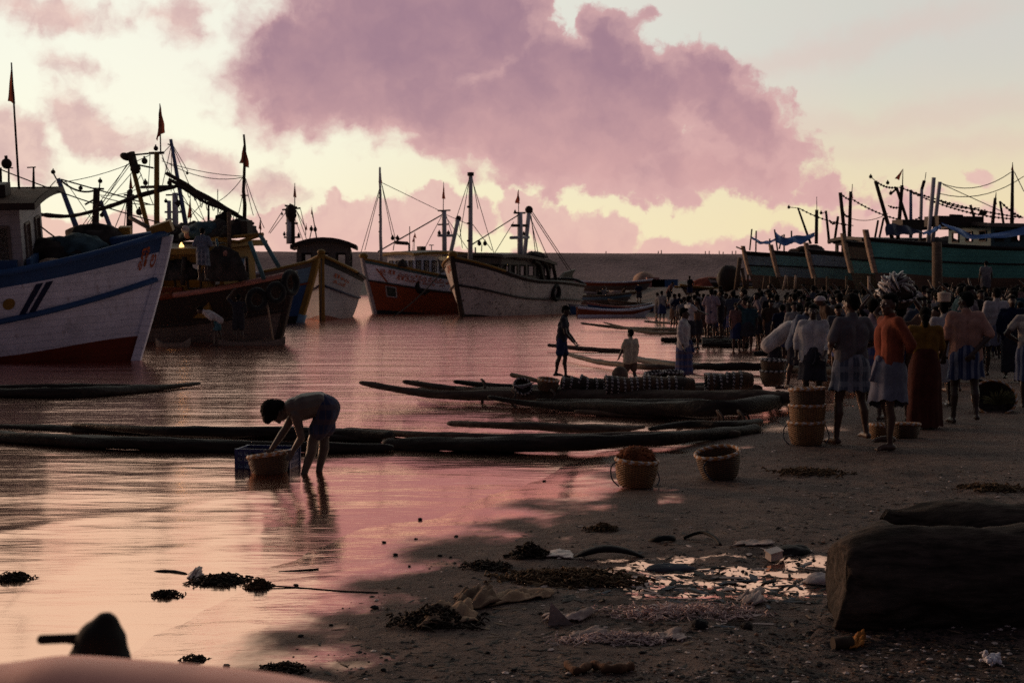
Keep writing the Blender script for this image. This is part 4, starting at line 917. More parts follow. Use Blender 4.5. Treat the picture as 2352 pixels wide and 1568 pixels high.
for b, a, c, sag, bead in ((r4, (2011, 416), (2062, 430), .15, 8), (r4, (2065, 430), (2350, 500), .2, 30), (r4, (2090, 440), (2330, 503), .3, 26), (r4, (2145, 455), (2250, 478), .2, 10), (r4, (2040, 472), (2072, 474), .1, 5), (r5, (2160, 420), (2322, 396), .5, 0), (r5, (2160, 445), (2352, 405), .5, 0), (r5, (2166, 424), (2300, 485), .0, 0),
                       (r3, (1932, 444), (1955, 458), .1, 4), (r3, (1955, 456), (2100, 510), .25, 18), (r2, (1835, 478), (1960, 518), .2, 14), (r2, (1835, 478), (1812, 476), 0, 0), (r2, (1835, 482), (1854, 545), 0, 0), (r4, (2011, 416), (2000, 406), 0, 0), (r4, (2060, 433), (2046, 445), 0, 4), (r3, (1905, 505), (1925, 503), .25, 5), (r5, (2300, 465), (2350, 500), .1, 8), (r5, (2330, 395), (2352, 440), 0, 0), (r4, (2090, 505), (2118, 495), .1, 4), (r2, (1897, 486), (1886, 492), 0, 0), (r3, (1935, 480), (1950, 495), .2, 5), (r2, (1950, 500), (2040, 490), .3, 0)):
    b.stay(b.at(*a), b.at(*c), sag, .022 if not bead else .03, None, 'stay', bead)
for b, x, y in ((r4, 2000, 406), (r2, 1812, 476), (r4, 2046, 444), (r2, 1886, 489), (r4, 2039, 420)): b.lamp(b.at(x, y), .10)
for px, py in ((2254, 489), (2262, 489)): r5.lamp(r5.at(px, py), .12)
r5.stay(r5.at(2258, 491), r5.at(2258, 520), 0, .04); MB().tube([r5.at(2182, 495), r5.at(2210, 496), r5.at(2211, 512)], .07, 7).build('gantry', md, r5.root)
MB().box(r5.at(2190, 509), (2.6, 1.2, .5)).build('deck_house', M['dark'], r5.root); MB().box(r4.at(2090, 517), (1.6, 1.0, .55)).build('deck_house', M['dark'], r4.root)
def tarp(bt, pts_top, pts_bot, mat, name='tarpaulin', off=-1.6, sway=.35):
    a = bez([bt.at(*p, off) for p in pts_top], 22); b = bez([bt.at(*p, off-.25) for p in pts_bot], 22); rows = []
    for i in range(22):
        rows.append([a[i].lerp(b[i], j/8)+Vector((0, sway*.35*math.sin(j/8*PI)*math.sin(i*.8+bt.L), -.03*math.sin(i*.9+j))) for j in range(9)])
    MB().grid(rows).build(name, mat, bt.root)
tarp(r1, [(1728, 543), (1745, 553), (1765, 553), (1784, 547)], [(1728, 549), (1745, 560), (1765, 560), (1784, 552)], M['tarp'])
tarp(r2, [(1779, 529), (1800, 546), (1822, 542), (1850, 540), (1874, 534)], [(1783, 556), (1800, 564), (1825, 558), (1845, 560), (1872, 541)], M['tarp'])
tarp(r5, [(2163, 510), (2200, 524), (2235, 537), (2290, 536), (2352, 519), (2420, 505)], [(2168, 516), (2200, 536), (2235, 549), (2290, 546), (2352, 540), (2420, 530)], M['tarp'], off=-2.3)
tarp(r5, [(2036, 513), (2060, 515), (2090, 521), (2118, 533)], [(2036, 541), (2060, 540), (2090, 538), (2118, 536)], M['tarp_dark'], off=-2.0)
tarp(r5, [(2117, 533), (2135, 529), (2152, 520), (2160, 517)], [(2122, 538), (2135, 538), (2152, 530), (2160, 526)], M['tarp'], off=-2.1)
for i, (a, c) in enumerate((((1727, 526), (1722, 575)), ((1737, 530), (1736, 578)), ((1779, 527), (1786, 575)), ((1801, 538), (1801, 578)), ((1818, 530), (1818, 560)), ((1797, 540), (1790, 572)), ((1768, 548), (1768, 575)))):
    b = r1 if i < 2 or i == 6 else r2; b.spar(b.at(*a, -1.4), b.at(*c, -1.4), .05, .05, md, 'awning_pole')
MB().tube([r1.at(1691, 567), r1.at(1708, 574)], .05, 6).build('bowsprit', M['wood'], r1.root)
# props and poles under and in front of the beached hulls
pg = 'wooden props under the beached boats'
for i, (a, c, Y, mt) in enumerate((((1806, 632), (1798, 668), 80, 'pale_wood'), ((1810, 634), (1813, 668), 81, 'wood'), ((1828, 632), (1826, 668), 80, 'pale_wood'), ((1874, 634), (1874, 672), 76, 'wood'), ((1945, 634), (1944, 672), 72, 'wood'), ((1996, 634), (1998, 672), 67, 'pale_wood'),
                         ((1757, 634), (1752, 668), 86, 'wood'), ((1770, 634), (1768, 668), 85, 'wood'), ((1900, 635), (1902, 672), 74, 'wood'))):
    p0, p1 = P(*a, Y), P(*c, Y); p1.z = gz(p1.x, p1.y)-.1
    MB().tube([p1, p0], .07, 7).build('wooden_prop', M[mt], None, 'thin wooden prop leaning up against the keel of a beached boat', 'prop', pg)
p0, p1 = P(2152, 556, 64), P(2155, 660, 64); p1.z = gz(p1.x, p1.y)-.2
MB().tube([p1, p0.lerp(p1, .5), p0], [.24, .23, .21], 10).build('wooden_post', M['wood'], None, 'thick upright timber post standing before the turquoise hull', 'post')
for i, (a, c, lab) in enumerate((((1700, 592), (1690, 668), 'dark leaning timber left of the beached row, taller of two'), ((1705, 615), (1712, 665), 'short dark timber left of the beached row, beside the taller one'), ((1718, 630), (1717, 668), 'thin upright stake below the farthest beached stem'))):
    p0, p1 = P(*a, 88), P(*c, 88); p1.z = gz(p1.x, p1.y)-.1
    MB().tube([p1, p0], .14-.03*i, 7).build('leaning_timber', M['wood'], None, lab, 'timber')
lump(P(1674, 640, 90), (.75, .5, .85), M['dark'], 'wooden_drum', None, 70, .1, False, label='dark round drum lying at the left end of the beached row', cat='drum')
# ================================================================ far shore: small boats, huts, heaps
def small_boat(name, label, bow, Y, yaw, L, B, mats, zb=.9, zm=.55, base=None, group=None):
    top = P(*bow, Y); z0 = base if base is not None else top.z-zb
    b = Boat(name, label, 'boat', bow, (bow[0]+8, bow[1]+20), Y, yaw, L, B, zm, zm+.2, zk=-.15, base=z0, zbow=zb, rake=.7, stern_w=.35, bul=.3, e_mid=.4, pb=2., tm=.5, group=group)
    b.hull([(.55, 0), (.85, 1), (2, 2)], mats+[M['interior']], nt=24, nv=12); b.railing(lambda t: .98, .05, mats[2], 'gunwale', n=16)
    return b
sb = 'small boats drawn up along the shore'
small_boat('canoe', 'long pale canoe with a yellow rail lying across the sand before the breakwater', (1548, 656), 118, 183, 13, 1.6, [M['mud'], M['white'], M['yellow']], 1.1, .8, group=sb)
small_boat('canoe', 'white canoe with orange stripe, nearest of the small boats at the waterline', (1503, 706), 82, 12, 4.6, 1.3, [M['white'], M['orange'], M['white']], .75, .45, WL, sb)
small_boat('canoe', 'blue canoe behind the orange striped one', (1500, 694), 92, 8, 5.5, 1.4, [M['blue'], M['blue'], M['grey_paint']], .8, .5, None, sb)
small_boat('canoe', 'dark canoe with pink rail just right of the rusty boat stern', (1345, 700), 90, 190, 6, 1.4, [M['dark'], M['blue'], M['pink']], .8, .5, WL, sb)
small_boat('canoe', 'green canoe beached in front of the round thatched hut', (1445, 668), 128, 195, 9, 1.5, [M['teal_dark'], M['mud'], M['yellow']], .9, .6, None, sb)
small_boat('canoe', 'grey canoe beached left of the round thatched hut', (1340, 664), 140, 188, 10, 1.5, [M['mud'], M['grey_paint'], M['wood']], .9, .6, None, sb)
small_boat('canoe', 'brown canoe farthest from the water under the breakwater, left of the hut', (1405, 648), 165, 5, 12, 1.6, [M['wood'], M['dark'], M['wood']], .9, .6, None, sb)
for k_, (px, py, Y, yw, L_, cs, lab) in enumerate(((1395, 684, 105, 186, 6.5, ('dark', 'mud', 'wood'), 'dark canoe drawn up on the far sand just above the waterline'), (1455, 681, 110, 10, 7, ('mud', 'blue_light', 'wood'), 'pale blue sided canoe between the hut and the waterline'), (1560, 676, 100, 188, 7, ('wood', 'dark', 'yellow'), 'brown canoe with yellow rim left of the crowd'),
        (1625, 668, 112, 184, 9, ('dark', 'grey_paint', 'wood'), 'grey sided canoe behind the thin left end of the crowd'), (1372, 672, 122, 172, 7, ('wood', 'mud', 'dark'), 'low brown canoe under the left edge of the breakwater sand'), (1500, 666, 130, 12, 8, ('mud', 'orange', 'white'), 'canoe with faded orange side to the right of the hut'))):
    p = P(px, py, Y); small_boat('canoe', lab, (px, py-5), Y, yw, L_, 1.5, [M[c_] for c_ in cs], .9, .6, max(gz(p.x, p.y), WL)-.05, sb)
def hut(px, py, Y, w, label, name='thatched_hut'):
    p = P(px, py, Y); z = gz(p.x, p.y); e = empty(name, (p.x, p.y, z), (0, 0, 0), label, 'hut')
    MB().lathe([(w*.42, -.2), (w*.42, w*.33)], 14).box((-w*.12, -w*.43, w*.12), (w*.2, .08, w*.26), mi=1).build('wall', [M['pale_wood'], M['interior']], e)
    rows = [(w*.56, w*.24), (w*.54, w*.32), (w*.46, w*.47), (w*.32, w*.60), (w*.14, w*.68), (0.01, w*.70)]
    MB().lathe(rows, 26, wob=lambda i, k: random.uniform(-.03, .03)*w).build('roof', simple('thatch', (.42, .27, .20), .95, .4, 2, 1., 9), e)
hut(1480, 648, 150, 2.3, 'small round thatched hut in front of the breakwater')
hc = 'covered heaps along the foot of the breakwater'
for i, (px, py, Y, r, c, lab) in enumerate(((1650, 640, 150, (2.8, 1.2, 1.0), (.30, .08, .05), 'rust red heap under the breakwater, left of the drum'), (1712, 644, 140, (2.3, 1., .8), (.27, .07, .045), 'rust red heap beyond the leaning timbers'), (1283, 640, 170, (1.4, 1.2, .9), (.45, .33, .28), 'pale sack heap just right of the boom of the rusty boat'), (1330, 643, 175, (1.2, 1, .7), (.40, .28, .24), 'pale heap left of the thatched hut, near the flat canoes'), (1400, 641, 175, (1.1, 1, .5), (.38, .26, .22), 'small pale heap between the hut and the canoes'), (1415, 650, 140, (.9, .8, .6), (.36, .25, .2), 'small buff heap just left of the thatched hut'))):
    p = P(px, py, Y); p.z = gz(p.x, p.y)-.05
    lump(p, r, simple('heap_cloth', c, .9), 'covered_heap', None, 80+i, .25, label=lab, cat='heap', group=hc)
for i, (px, py, w, h, c, lab) in enumerate(((1499, 640, 1.2, .9, (.45, .22, .18), 'pink crate right of the thatched hut'), (1511, 643, 1.3, .7, (.42, .26, .22), 'low salmon crate between the pink and blue boxes'), (1526, 644, 2.6, .7, (.06, .12, .24), 'long blue box right of the thatched hut'), (1695, 640, 1.4, .9, (.50, .30, .08), 'yellow crate near the dark drum'))):
    p = P(px, py, 142); z = gz(p.x, p.y); MB().box((0, 0, h/2), (w, .9, h)).box((0, 0, h+.03), (w*1.05, .95, .08)).build('crate', simple('crate_paint', c, .8), None, lab, 'crate').location = (p.x, p.y, z)
# dark flat shapes of rafts lying off the far shore
# ================================================================ log rafts
LOGM = wood('wet_black_log', (.030, .022, .018), .6, (.5, 8, 8), 2.2, .6); LOGM2 = wood('brown_log', (.095, .066, .050), .7, (.5, 8, 8), 2.2, .55); LOGM3 = wood('pale_log', (.16, .115, .075), .8, (.5, 8, 8), 2.2, .5)
def log(par, pts, rad, mat=None, name='log', flat=.85, seg=16, n=70, amp=.05):
    p = bez(pts, n); m = len(rad); rr = []; sd = p[0].x*1.7+p[0].y
    for i in range(n):
        u = i/(n-1)*(m-1); k = min(int(u), m-2); e_ = min(1, min(i, n-1-i)/2.)
        rr.append(.55*(rad[k]+(rad[k+1]-rad[k])*(u-k))*(.6+.4*math.sqrt(e_)))
    mb = MB().tube(p, rr, seg, flat=flat); V = np.array(mb.v); c = np.repeat(np.array([q[:] for q in p]), seg, 0); Lg = np.repeat(np.arange(n)*((p[-1]-p[0]).length/n), seg); th = np.tile(np.arange(seg)/seg*2*PI, n)
    f = 1+.55*(fbm(Lg*.9+sd, np.cos(th)*1.2+sd, 4, 3)-.5)+.6*(fbm(Lg*2.6+sd, np.sin(th)*2.4+np.cos(th)*2.+sd, 3, 8)-.5)
    V = c+(V-c)*f[:, None]; mb.v = [tuple(q) for q in V]; return mb.build(name, mat or LOGM, par)
def raft(label, name='log_raft', group='log rafts along the waterline'): return empty(name, (0, 0, 0), (0, 0, 0), label, 'log raft', group)
g = lambda x, y, h=0.: G(x, y, WL+h)
def lash(par, c, r):
    c = Vector(c); MB().tube([c+Vector((.03*math.sin(a*3), r*math.cos(a), r*math.sin(a))) for a in [2*PI*i/16 for i in range(17)]], .018, 5, caps=False).build('lashing', M['rope'], par)
f1 = raft('long half sunk log raft behind the bending man, running off the left edge')
log(f1, [g(-60, 1000, .05), g(250, 1016, .07), g(600, 1026, .06), g(905, 1028, .05)], [.13, .17, .16, .09])
log(f1, [g(165, 975, .08), g(400, 990, .10), g(700, 992, .08), g(905, 1000, .10)], [.05, .12, .13, .10])
log(f1, [g(-60, 978, .0), g(300, 990, .03), g(620, 1000, .03), g(880, 1008, .04)], [.08, .12, .12, .10])
f2 = raft('log raft with roped butt end drawn up on the sand left of the basket stack')
log(f2, [g(880, 1018, .06), g(1150, 1021, .09), g(1500, 1008, .14), P(1742, 985, 17.6)], [.13, .18, .17, .13], LOGM)
log(f2, [g(1028, 972, .10), g(1200, 978, .12), g(1380, 985, .10), g(1480, 980, .08)], [.07, .11, .11, .05], LOGM2)
log(f2, [g(1490, 985, .12), g(1580, 975, .14), g(1680, 975, .16), P(1748, 968, 18.2)], [.05, .10, .11, .08], LOGM)
log(f2, [g(790, 985, .04), g(1000, 1000, .05), g(1300, 1003, .06), g(1700, 995, .09)], [.05, .09, .10, .10], LOGM2)
for px in (1700, 1652): lash(f2, P(px, 983, 17.9), .22)
MB().tube(bez([P(1690, 975, 17.8), P(1700, 955, 17.8), P(1716, 952, 17.8), P(1722, 972, 17.8)], 12), .015, 5).build('rope_loop', M['rope'], f2)
f3 = raft('broad raft of heavy logs carrying the rows of baskets')
log(f3, [P(826, 878, 22.5), g(1000, 905, .16), g(1300, 908, .18), g(1560, 912, .20), g(1820, 912, .25)], [.07, .14, .20, .24, .2], LOGM2)
log(f3, [P(926, 876, 22.6), g(1060, 895, .15), g(1250, 900, .18), g(1500, 900, .18), g(1750, 895, .2)], [.07, .13, .15, .18, .16], LOGM2)
log(f3, [P(1043, 876, 22.8), g(1180, 890, .16), g(1400, 892, .2), g(1700, 885, .2)], [.07, .12, .15, .15], LOGM)
log(f3, [P(1120, 912, 21), g(1250, 930, .10), g(1500, 938, .14), g(1700, 935, .2), P(1830, 910, 21.5)], [.06, .12, .20, .24, .2], LOGM)
log(f3, [P(1175, 860, 23), P(1225, 872, 22.6), P(1265, 882, 22.4)], [.09, .08, .05], LOGM3)
for px in (1110, 1390): lash(f3, g(px, 900, .16), .2)
for k_, (x0, y0, x1, y1, h0, h1) in enumerate(((960, 893, 1300, 899, .12, .2), (1100, 885, 1560, 890, .14, .2), (1150, 903, 1500, 905, .12, .22), (1230, 920, 1620, 924, .12, .2), (1320, 945, 1640, 950, .04, .06))):
    log(f3, [g(x0, y0, h0), g((x0+x1)/2, (y0+y1)/2+3, (h0+h1)/2), g(x1, y1, h1)], [.06, .12, .11], LOGM if k_ % 2 else LOGM2)
for px in (1180, 1270, 1500, 1650): lash(f3, g(px, 915, .16), .13)
for px in (1240, 1420, 1560): lash(f2, P(px, 1004-(px-1240)*.02, 18.3), .11)
f4 = raft('low log raft behind the man in the blue wrap, two ends raised to the left')
log(f4, [P(1282, 806, 36), g(1370, 830, .12), g(1480, 842, .12), g(1600, 845, .1)], [.07, .12, .13, .1], LOGM2)
log(f4, [P(1432, 818, 35), g(1550, 838, .14), g(1700, 842, .16), g(1850, 838, .2)], [.1, .17, .18, .16], LOGM)
log(f4, [P(1258, 792, 40), P(1330, 800, 39.5), P(1440, 808, 39)], [.09, .14, .14], LOGM2)
f5 = raft('dark log raft far out, tips pointing left beside the small boats')
log(f5, [P(1334, 742, 60), g(1420, 752, .12), g(1520, 756, .14), g(1640, 757, .2)], [.09, .14, .15, .14])
log(f5, [P(1385, 740, 57), g(1480, 762, .10), g(1580, 765, .12), g(1700, 765, .16)], [.05, .15, .17, .16], LOGM2)
log(f5, [P(1480, 738, 66), g(1580, 744, .16), g(1680, 745, .2)], [.08, .15, .15], LOGM2)
f6 = raft('cut log ends sticking out left of the group standing on a fish raft')
log(f6, [P(1518, 780, 46), P(1600, 783, 46), P(1720, 786, 46)], [.16, .17, .16], LOGM); log(f6, [P(1549, 792, 44.5), P(1640, 795, 44.5), P(1760, 797, 44.5)], [.14, .17, .16], LOGM); log(f6, [P(1508, 797, 43.5), P(1600, 800, 43.5), P(1730, 801, 43.5)], [.08, .10, .1], LOGM2)
f7 = raft('dark raft floating below the white trawler at the left edge')
log(f7, [g(-80, 905, .04), g(150, 903, .07), g(330, 893, .06), g(460, 880, .06)], [.18, .2, .15, .05]); log(f7, [g(-80, 893, .05), g(120, 890, .07), g(300, 885, .05)], [.12, .14, .05])
f8 = raft('logs in the water under the blurred crowd, right of the blue wrapped man')
log(f8, [g(1730, 812, .12), g(1850, 808, .14), g(1960, 800, .2)], [.12, .16, .14]); log(f8, [g(1720, 842, .14), g(1850, 850, .14), g(1990, 852, .2)], [.12, .16, .16])
# two dugouts lying alongside the dark boat
for (x0, y0, x1, y1, Y, lab) in ((490, 792, 655, 789, 43.5, 'pale dugout canoe floating alongside the dark boat, under its crew'), (358, 790, 435, 808, 42.5, 'narrow dugout with upturned bow between the white trawler and the dark boat')):
    a = P(x0, y0, Y); b_ = P(x1, y1, Y); Ld = (b_-a).length; ang_ = math.atan2(b_.y-a.y, b_.x-a.x)
    e = empty('dugout_canoe', (a.x, a.y, WL), (0, 0, ang_), lab, 'canoe')
    rows = []
    for i in range(20):
        t_ = i/19; w_ = .26*math.sin(PI*min(.98, max(.02, t_)))**.6; zz = .13+.16*(2*t_-1)**4
        rows.append([Vector((t_*Ld, w_*math.cos(f), zz+(-.40 if 0 else 0)-.24*math.sin(f))) for f in [PI*k/10 for k in range(11)]])
    mb = MB().grid(rows); rows2 = [[p*1.0+Vector((0, -p.y*.16, .03 if 0 < k < 10 else 0)) for k, p in enumerate(r)] for r in rows]; mb.grid(rows2, flip=True); mb.build('hull', M['mud'], e)
# ================================================================ baskets and crate
def cane(name, c):
    m, t, b = new_mat(name); tc = t.new('ShaderNodeTexCoord').outputs['Object']; sx = t.new('ShaderNodeSeparateXYZ'); t.put(sx.inputs[0], tc)
    ang = t.math('MULTIPLY', t.math('ARCTAN2', sx.outputs[1], sx.outputs[0]), 20.); z = t.math('MULTIPLY', sx.outputs[2], 300.)
    wv = t.math('MULTIPLY', t.math('SINE', ang), t.math('SINE', z)); n = t.noise(tc, 14, 5, .6)
    col = t.mix(t.rng(wv, -.7, .5), tuple(k*.22 for k in c), c); col = t.mix(t.rng(n, .35, .7, 0, .75), col, tuple(k*.35 for k in c))
    t.put(b.inputs['Base Color'], col); t.put(b.inputs['Roughness'], .7); t.put(b.inputs['Normal'], t.bump(wv, .006, .9)); return m
CANE = [cane('tan_cane', (.36, .16, .05)), cane('brown_cane', (.16, .075, .030)), cane('dark_cane', (.07, .038, .02))]
RIMW = simple('white_strap', (.50, .44, .41), .6, .2, 6, 0); RIMB = simple('dark_strap', (.035, .03, .035), .7); RIMT = simple('tan_strap', (.40, .18, .07), .7)
FIBRE = simple('coir_fibre', (.20, .062, .026), .95, .6, 6, 1., 40)
_bk = {}
def basket_meshes(r, h, rb, ci, st):
    k = (r, h, rb, ci, st)
    if k in _bk: return _bk[k]
    mb = MB(); prof = [(.001, .004), (rb*.6, .0), (rb, .006)]; n = 13
    for i in range(1, n): u = i/(n-1); prof.append((rb+(r-rb)*u**.8+.010*math.sin(u*PI), h*u))
    wob = lambda i, q: .0035*(1 if (i+q) % 2 else -1) if i > 2 else 0
    mb.lathe(prof, 40, wob=wob); mb.lathe([(p*.955, z+.008) for p, z in prof], 30)
    rm = MB(); tr = .016; N = 72; st_ = [RIMT, RIMW] if st == 'w' else [RIMB, RIMW]
    rm.grid([[((r+tr*math.cos(2*PI*j/8))*math.cos(2*PI*i/N), (r+tr*math.cos(2*PI*j/8))*math.sin(2*PI*i/N), h+tr*1.2*math.sin(2*PI*j/8)) for j in range(8)] for i in range(N)], cu=True, cv=True, mifn=lambda i, j: 1 if ((i+j*.8) % 4.5) < 1.6 else 0)
    _bk[k] = (mb.mesh('weave', CANE[ci]), rm.mesh('rim', st_)); return _bk[k]
def basket(label, loc, r=.19, h=.23, rb=.145, rot=(0, 0, 0), ci=0, st='w', handles=True, group=None, name='basket'):
    e = empty(name, loc, rot, label, 'basket', group); w_, rm = basket_meshes(r, h, rb, ci, st)
    link(w_, 'weave', e); link(rm, 'rim', e)
    if handles:
        for sd in (-1, 1):
            MB().tube(bez([(sd*r*.98, .03, h*.92), (sd*(r+.035), .06, h*.7), (sd*(r+.05), .0, h*.3), (sd*(r+.0), -.05, h*.05)], 14), .007, 6).build('rope_handle', simple('blue_rope', (.05, .06, .08)) if 'blue_rope' not in bpy.data.materials else bpy.data.materials['blue_rope'], e)
    return e
k = on_ground(1459, 1117); basket('cane basket with white striped rim and rope handles, heaped fibre on top', k, .192, .24, .145, (R(3), R(3), .4), 0)
def fibre(loc, r, h, label):
    e = empty('fibre_heap', loc, (0, 0, 0), label, 'fibre heap'); lump((0, 0, 0), (r, r, h), FIBRE, 'heap', e, 7, .25, True, 5.)
    mb = MB()
    for i in range(420):
        a = random.random()*2*PI; q = r*math.sqrt(random.random())*1.0; z = h*math.sqrt(max(0, 1-(q/r)**2))*.9
        p = Vector((q*math.cos(a), q*math.sin(a), z)); d = Vector((random.uniform(-1, 1), random.uniform(-1, 1), random.uniform(-.1, .9)))*.028
        mb.tube([p-d, p+Vector((0, 0, .012)), p+d*1.1+Vector((0, 0, -.006))], [.003, .006, .0025], 4)
    mb.build('fibre_strands', FIBRE, e); return e
fibre(k+Vector((.012, .03, .245)), .165, .115, 'reddish coir fibre heaped in the basket nearest the waterline')
k = on_ground(1655, 1098); basket('stained cane basket tilted to the left on the sand, two rope handles hanging', k, .205, .25, .15, (R(-4), R(-11), 1.1), 1)
k = on_ground(1853, 1021)
for i in range(3): basket(['lowest cane basket of the stack of three beside the barefoot man', 'middle cane basket of the stack of three beside the barefoot man', 'topmost cane basket of the stack of three beside the barefoot man'][i], k+Vector((.006*i, 0, .185*i)), .205-.004*i, .26, .16, (R(1-i*2), R(2*i-2), .7*i), [0, 0, 1][i], 'w', handles=(i == 0))
k = G(622, 1092, WL-.03); basket('cane basket tipped in the water under the hands of the bending man', k, .20, .21, .15, (R(-4), R(-8), 0), 1, 'w', False)
# blue plastic crate
k = G(616, 1076, WL-.02); e = empty('plastic_crate', k, (0, 0, R(-8)), 'blue plastic crate with slotted sides standing in the shallow water', 'crate')
BLU = simple('blue_plastic', (.016, .024, .11), .45, .3, 4, .2, 14, .4); mb = MB(); W_, D_, H_ = .54, .36, .22
for sx_ in (-1, 1):
    for sy_ in (-1, 1): mb.box((sx_*W_/2, sy_*D_/2, H_/2), (.035, .035, H_))
mb.box((0, 0, .015), (W_, D_, .02)); mb.build('crate_frame', BLU, e)
for nm, ax in (('long_side', 0), ('short_side', 1)):
    for sd in (-1, 1):
        mb = MB(); Lx = (W_ if ax == 0 else D_)-.035
        for z in (.02, .085, .15, .205): 
            s_ = (Lx, .014, .022 if z < .2 else .03) if ax == 0 else (.014, Lx, .022 if z < .2 else .03)
            mb.box((0, sd*D_/2, z) if ax == 0 else (sd*W_/2, 0, z), s_)
        for q in np.linspace(-.4, .4, 7): mb.box((q*Lx, sd*D_/2+.002, H_/2) if ax == 0 else (sd*W_/2+.002, q*Lx, H_/2), (.02, .012, H_*.9) if ax == 0 else (.012, .02, H_*.9))
        mb.build(nm, BLU, e)
# baskets lying on the raft, nested sideways
sg = 'baskets lying nested on their sides on the raft'
for i in range(13):
    px = 1428+i*14.6+random.uniform(-2, 2); c = P(px, 885+random.uniform(-2, 2), 21.3)
    basket('cane basket with black and white rim, nested sideways in the long row on the raft', c+Vector((-.05, 0, 0)), .135, .20, .10, (0, R(-90)+random.uniform(-.08, .08), random.uniform(-.1, .1)), random.choice([1, 1, 2]), 'b', False, sg)
for i in range(6):
    px = 1662+i*15; c = P(px, 881-i*1.2, 21.3)
    basket('cane basket nested sideways in the short row, right of the long row on the raft', c+Vector((-.05, 0, 0)), .135, .20, .10, (0, R(-90)+random.uniform(-.08, .08), random.uniform(-.12, .12)), random.choice([1, 2]), 'b', False, 'baskets lying in the short row on the raft')
for i in range(5):
    px = 1318+i*19; c = P(px, 887, 21.6)
    basket('dark basket lying sideways between the upright basket and the long row', c, .115, .18, .09, (0, R(-80)+random.uniform(-.2, .2), random.uniform(-.2, .2)), 2, 'b', False, 'dark baskets in the middle of the raft')
basket('upright basket at the left end of the baskets on the raft', P(1257, 897, 21.5), .16, .17, .13, (R(5), R(6), 0), 1, 'w', False)
basket('dark tipped basket showing silver fish, leftmost on the raft', P(1196, 897, 21.6), .14, .13, .11, (R(55), 0, .3), 2, 'b', False)
basket('lower basket of the pair standing at the right end of the raft', P(1775, 884, 22.3), .20, .22, .15, (0, 0, 0), 1, 'b', False); basket('upper basket of the pair standing at the right end of the raft', P(1775, 856, 22.3), .20, .20, .15, (R(3), 0, 1), 1, 'b', False)
for i, (x, y) in enumerate(((1505, 868), (1545, 866), (1640, 872), (1690, 874))): basket('dark basket standing behind the long sideways row', P(x, y+12, 22.6), .16, .17, .13, (R(4), R(3*i-5), i), 2, 'b', False, 'dark baskets behind the sideways row')
for i, (x, r_) in enumerate(((2022, .13), (2078, .17))): basket(['small tan basket just left of the leg of the man in the red shirt', 'low brown basket on the sand behind the man in the red shirt'][i], on_ground(x, 1010-i*4), r_, .17, r_*.8, (0, R(4), i), i, 'w', False)
k = on_ground(2278, 942); basket('big basket tipped toward the viewer with green leaves, beside the man in the salmon shirt', k, .30, .30, .22, (R(48), R(-12), 0), 2, 'w', False)
mb = MB()
for i in range(60):
    a = random.uniform(.2, PI-.2); d = Vector((math.cos(a)*1.2, random.uniform(-.6, -.2), math.sin(a))).normalized(); p = k+Vector((0, -.25, .10)); mb.tube([p, p+d*.14, p+d*(.22+random.random()*.08)+Vector((0, 0, -.02))], [.006, .010, .002], 4)
mb.build('leaf_bundle', simple('dry_green_leaf', (.10, .095, .04), .8), None, 'bundle of green leaves spilling out of the big tipped basket', 'leaves')
FISHM = simple('silver_fish', (.24, .20, .205), .4, .75, 9, .2, 40, .6)
def fish_mesh(Lf=.20):
    mb = MB(); mb.ell((0, 0, 0), (Lf/2, Lf*.06, Lf*.13), None, 10, 8); mb.add([(-Lf*.42, 0, 0), (-Lf*.62, 0, Lf*.13), (-Lf*.56, 0, 0), (-Lf*.62, 0, -Lf*.13)], [(0, 1, 2), (0, 2, 3)]); return mb.mesh('fish', FISHM)
FM = fish_mesh(.21); FS = fish_mesh(.13)
for i in range(5):
    f = link(FM, 'fish', None, 'silver fish lying in the tipped dark basket at the left of the raft', 'fish', 'fish in the leftmost raft basket'); f.location = P(1190+i*6, 888-i*1.5, 21.42); f.rotation_euler = (R(80), R(15-8*i), R(-20))
for i in range(14):
    f = link(FS, 'fish', None, 'small pale fish heaped on the ground by the man in the salmon shirt', 'fish', 'pale fish heaped on the sand'); p = on_ground(2170+random.uniform(-18, 26), 928+random.uniform(-5, 6)); f.location = p+Vector((0, 0, .03)); f.rotation_euler = (R(85)+random.uniform(-.3, .3), random.uniform(-.3, .3), random.uniform(0, 6)); 
# ================================================================ people
def skin(name, c):
    m, t, b = new_mat(name); tc = t.new('ShaderNodeTexCoord').outputs['Object']; n = t.noise(tc, 9, 4, .55)
    t.put(b.inputs['Base Color'], t.mix(t.rng(n, .3, .7), tuple(k*.75 for k in c), c)); t.put(b.inputs['Roughness'], .5); t.put(b.inputs['Specular IOR Level'], .4)
    t.put(b.inputs['Normal'], t.bump(t.noise(tc, 60, 3, .6), .002, .4)); return m
SKIN = [skin('brown_skin', (.085, .040, .026)), skin('deep_brown_skin', (.050, .025, .018)), skin('warm_brown_skin', (.12, .058, .036))]
HAIR = simple('black_hair', (.007, .006, .006), .85, .4, 20, .8, 60, .08); EYEW = simple('eye_white', (.5, .45, .42), .3, .1, 3, 0)
V3 = lambda *a: Vector(a)
ARM = {'down': ((.245, .02, 1.13), (.255, -.05, .89)), 'front': ((.29, .02, 1.14), (.09, -.26, 1.06)), 'behind': ((.285, .11, 1.15), (.07, .17, .93)), 'fwd': ((.20, -.22, 1.22), (.15, -.46, 1.16)),
       'up': ((.34, -.10, 1.56), (.17, -.06, 1.79)), 'hip': ((.36, .10, 1.15), (.17, -.04, 1.02)), 'walk_f': ((.24, -.08, 1.14), (.25, -.26, .98)), 'walk_b': ((.24, .12, 1.14), (.26, .16, .90)), 'low': ((.24, -.10, 1.08), (.17, -.30, .90))}
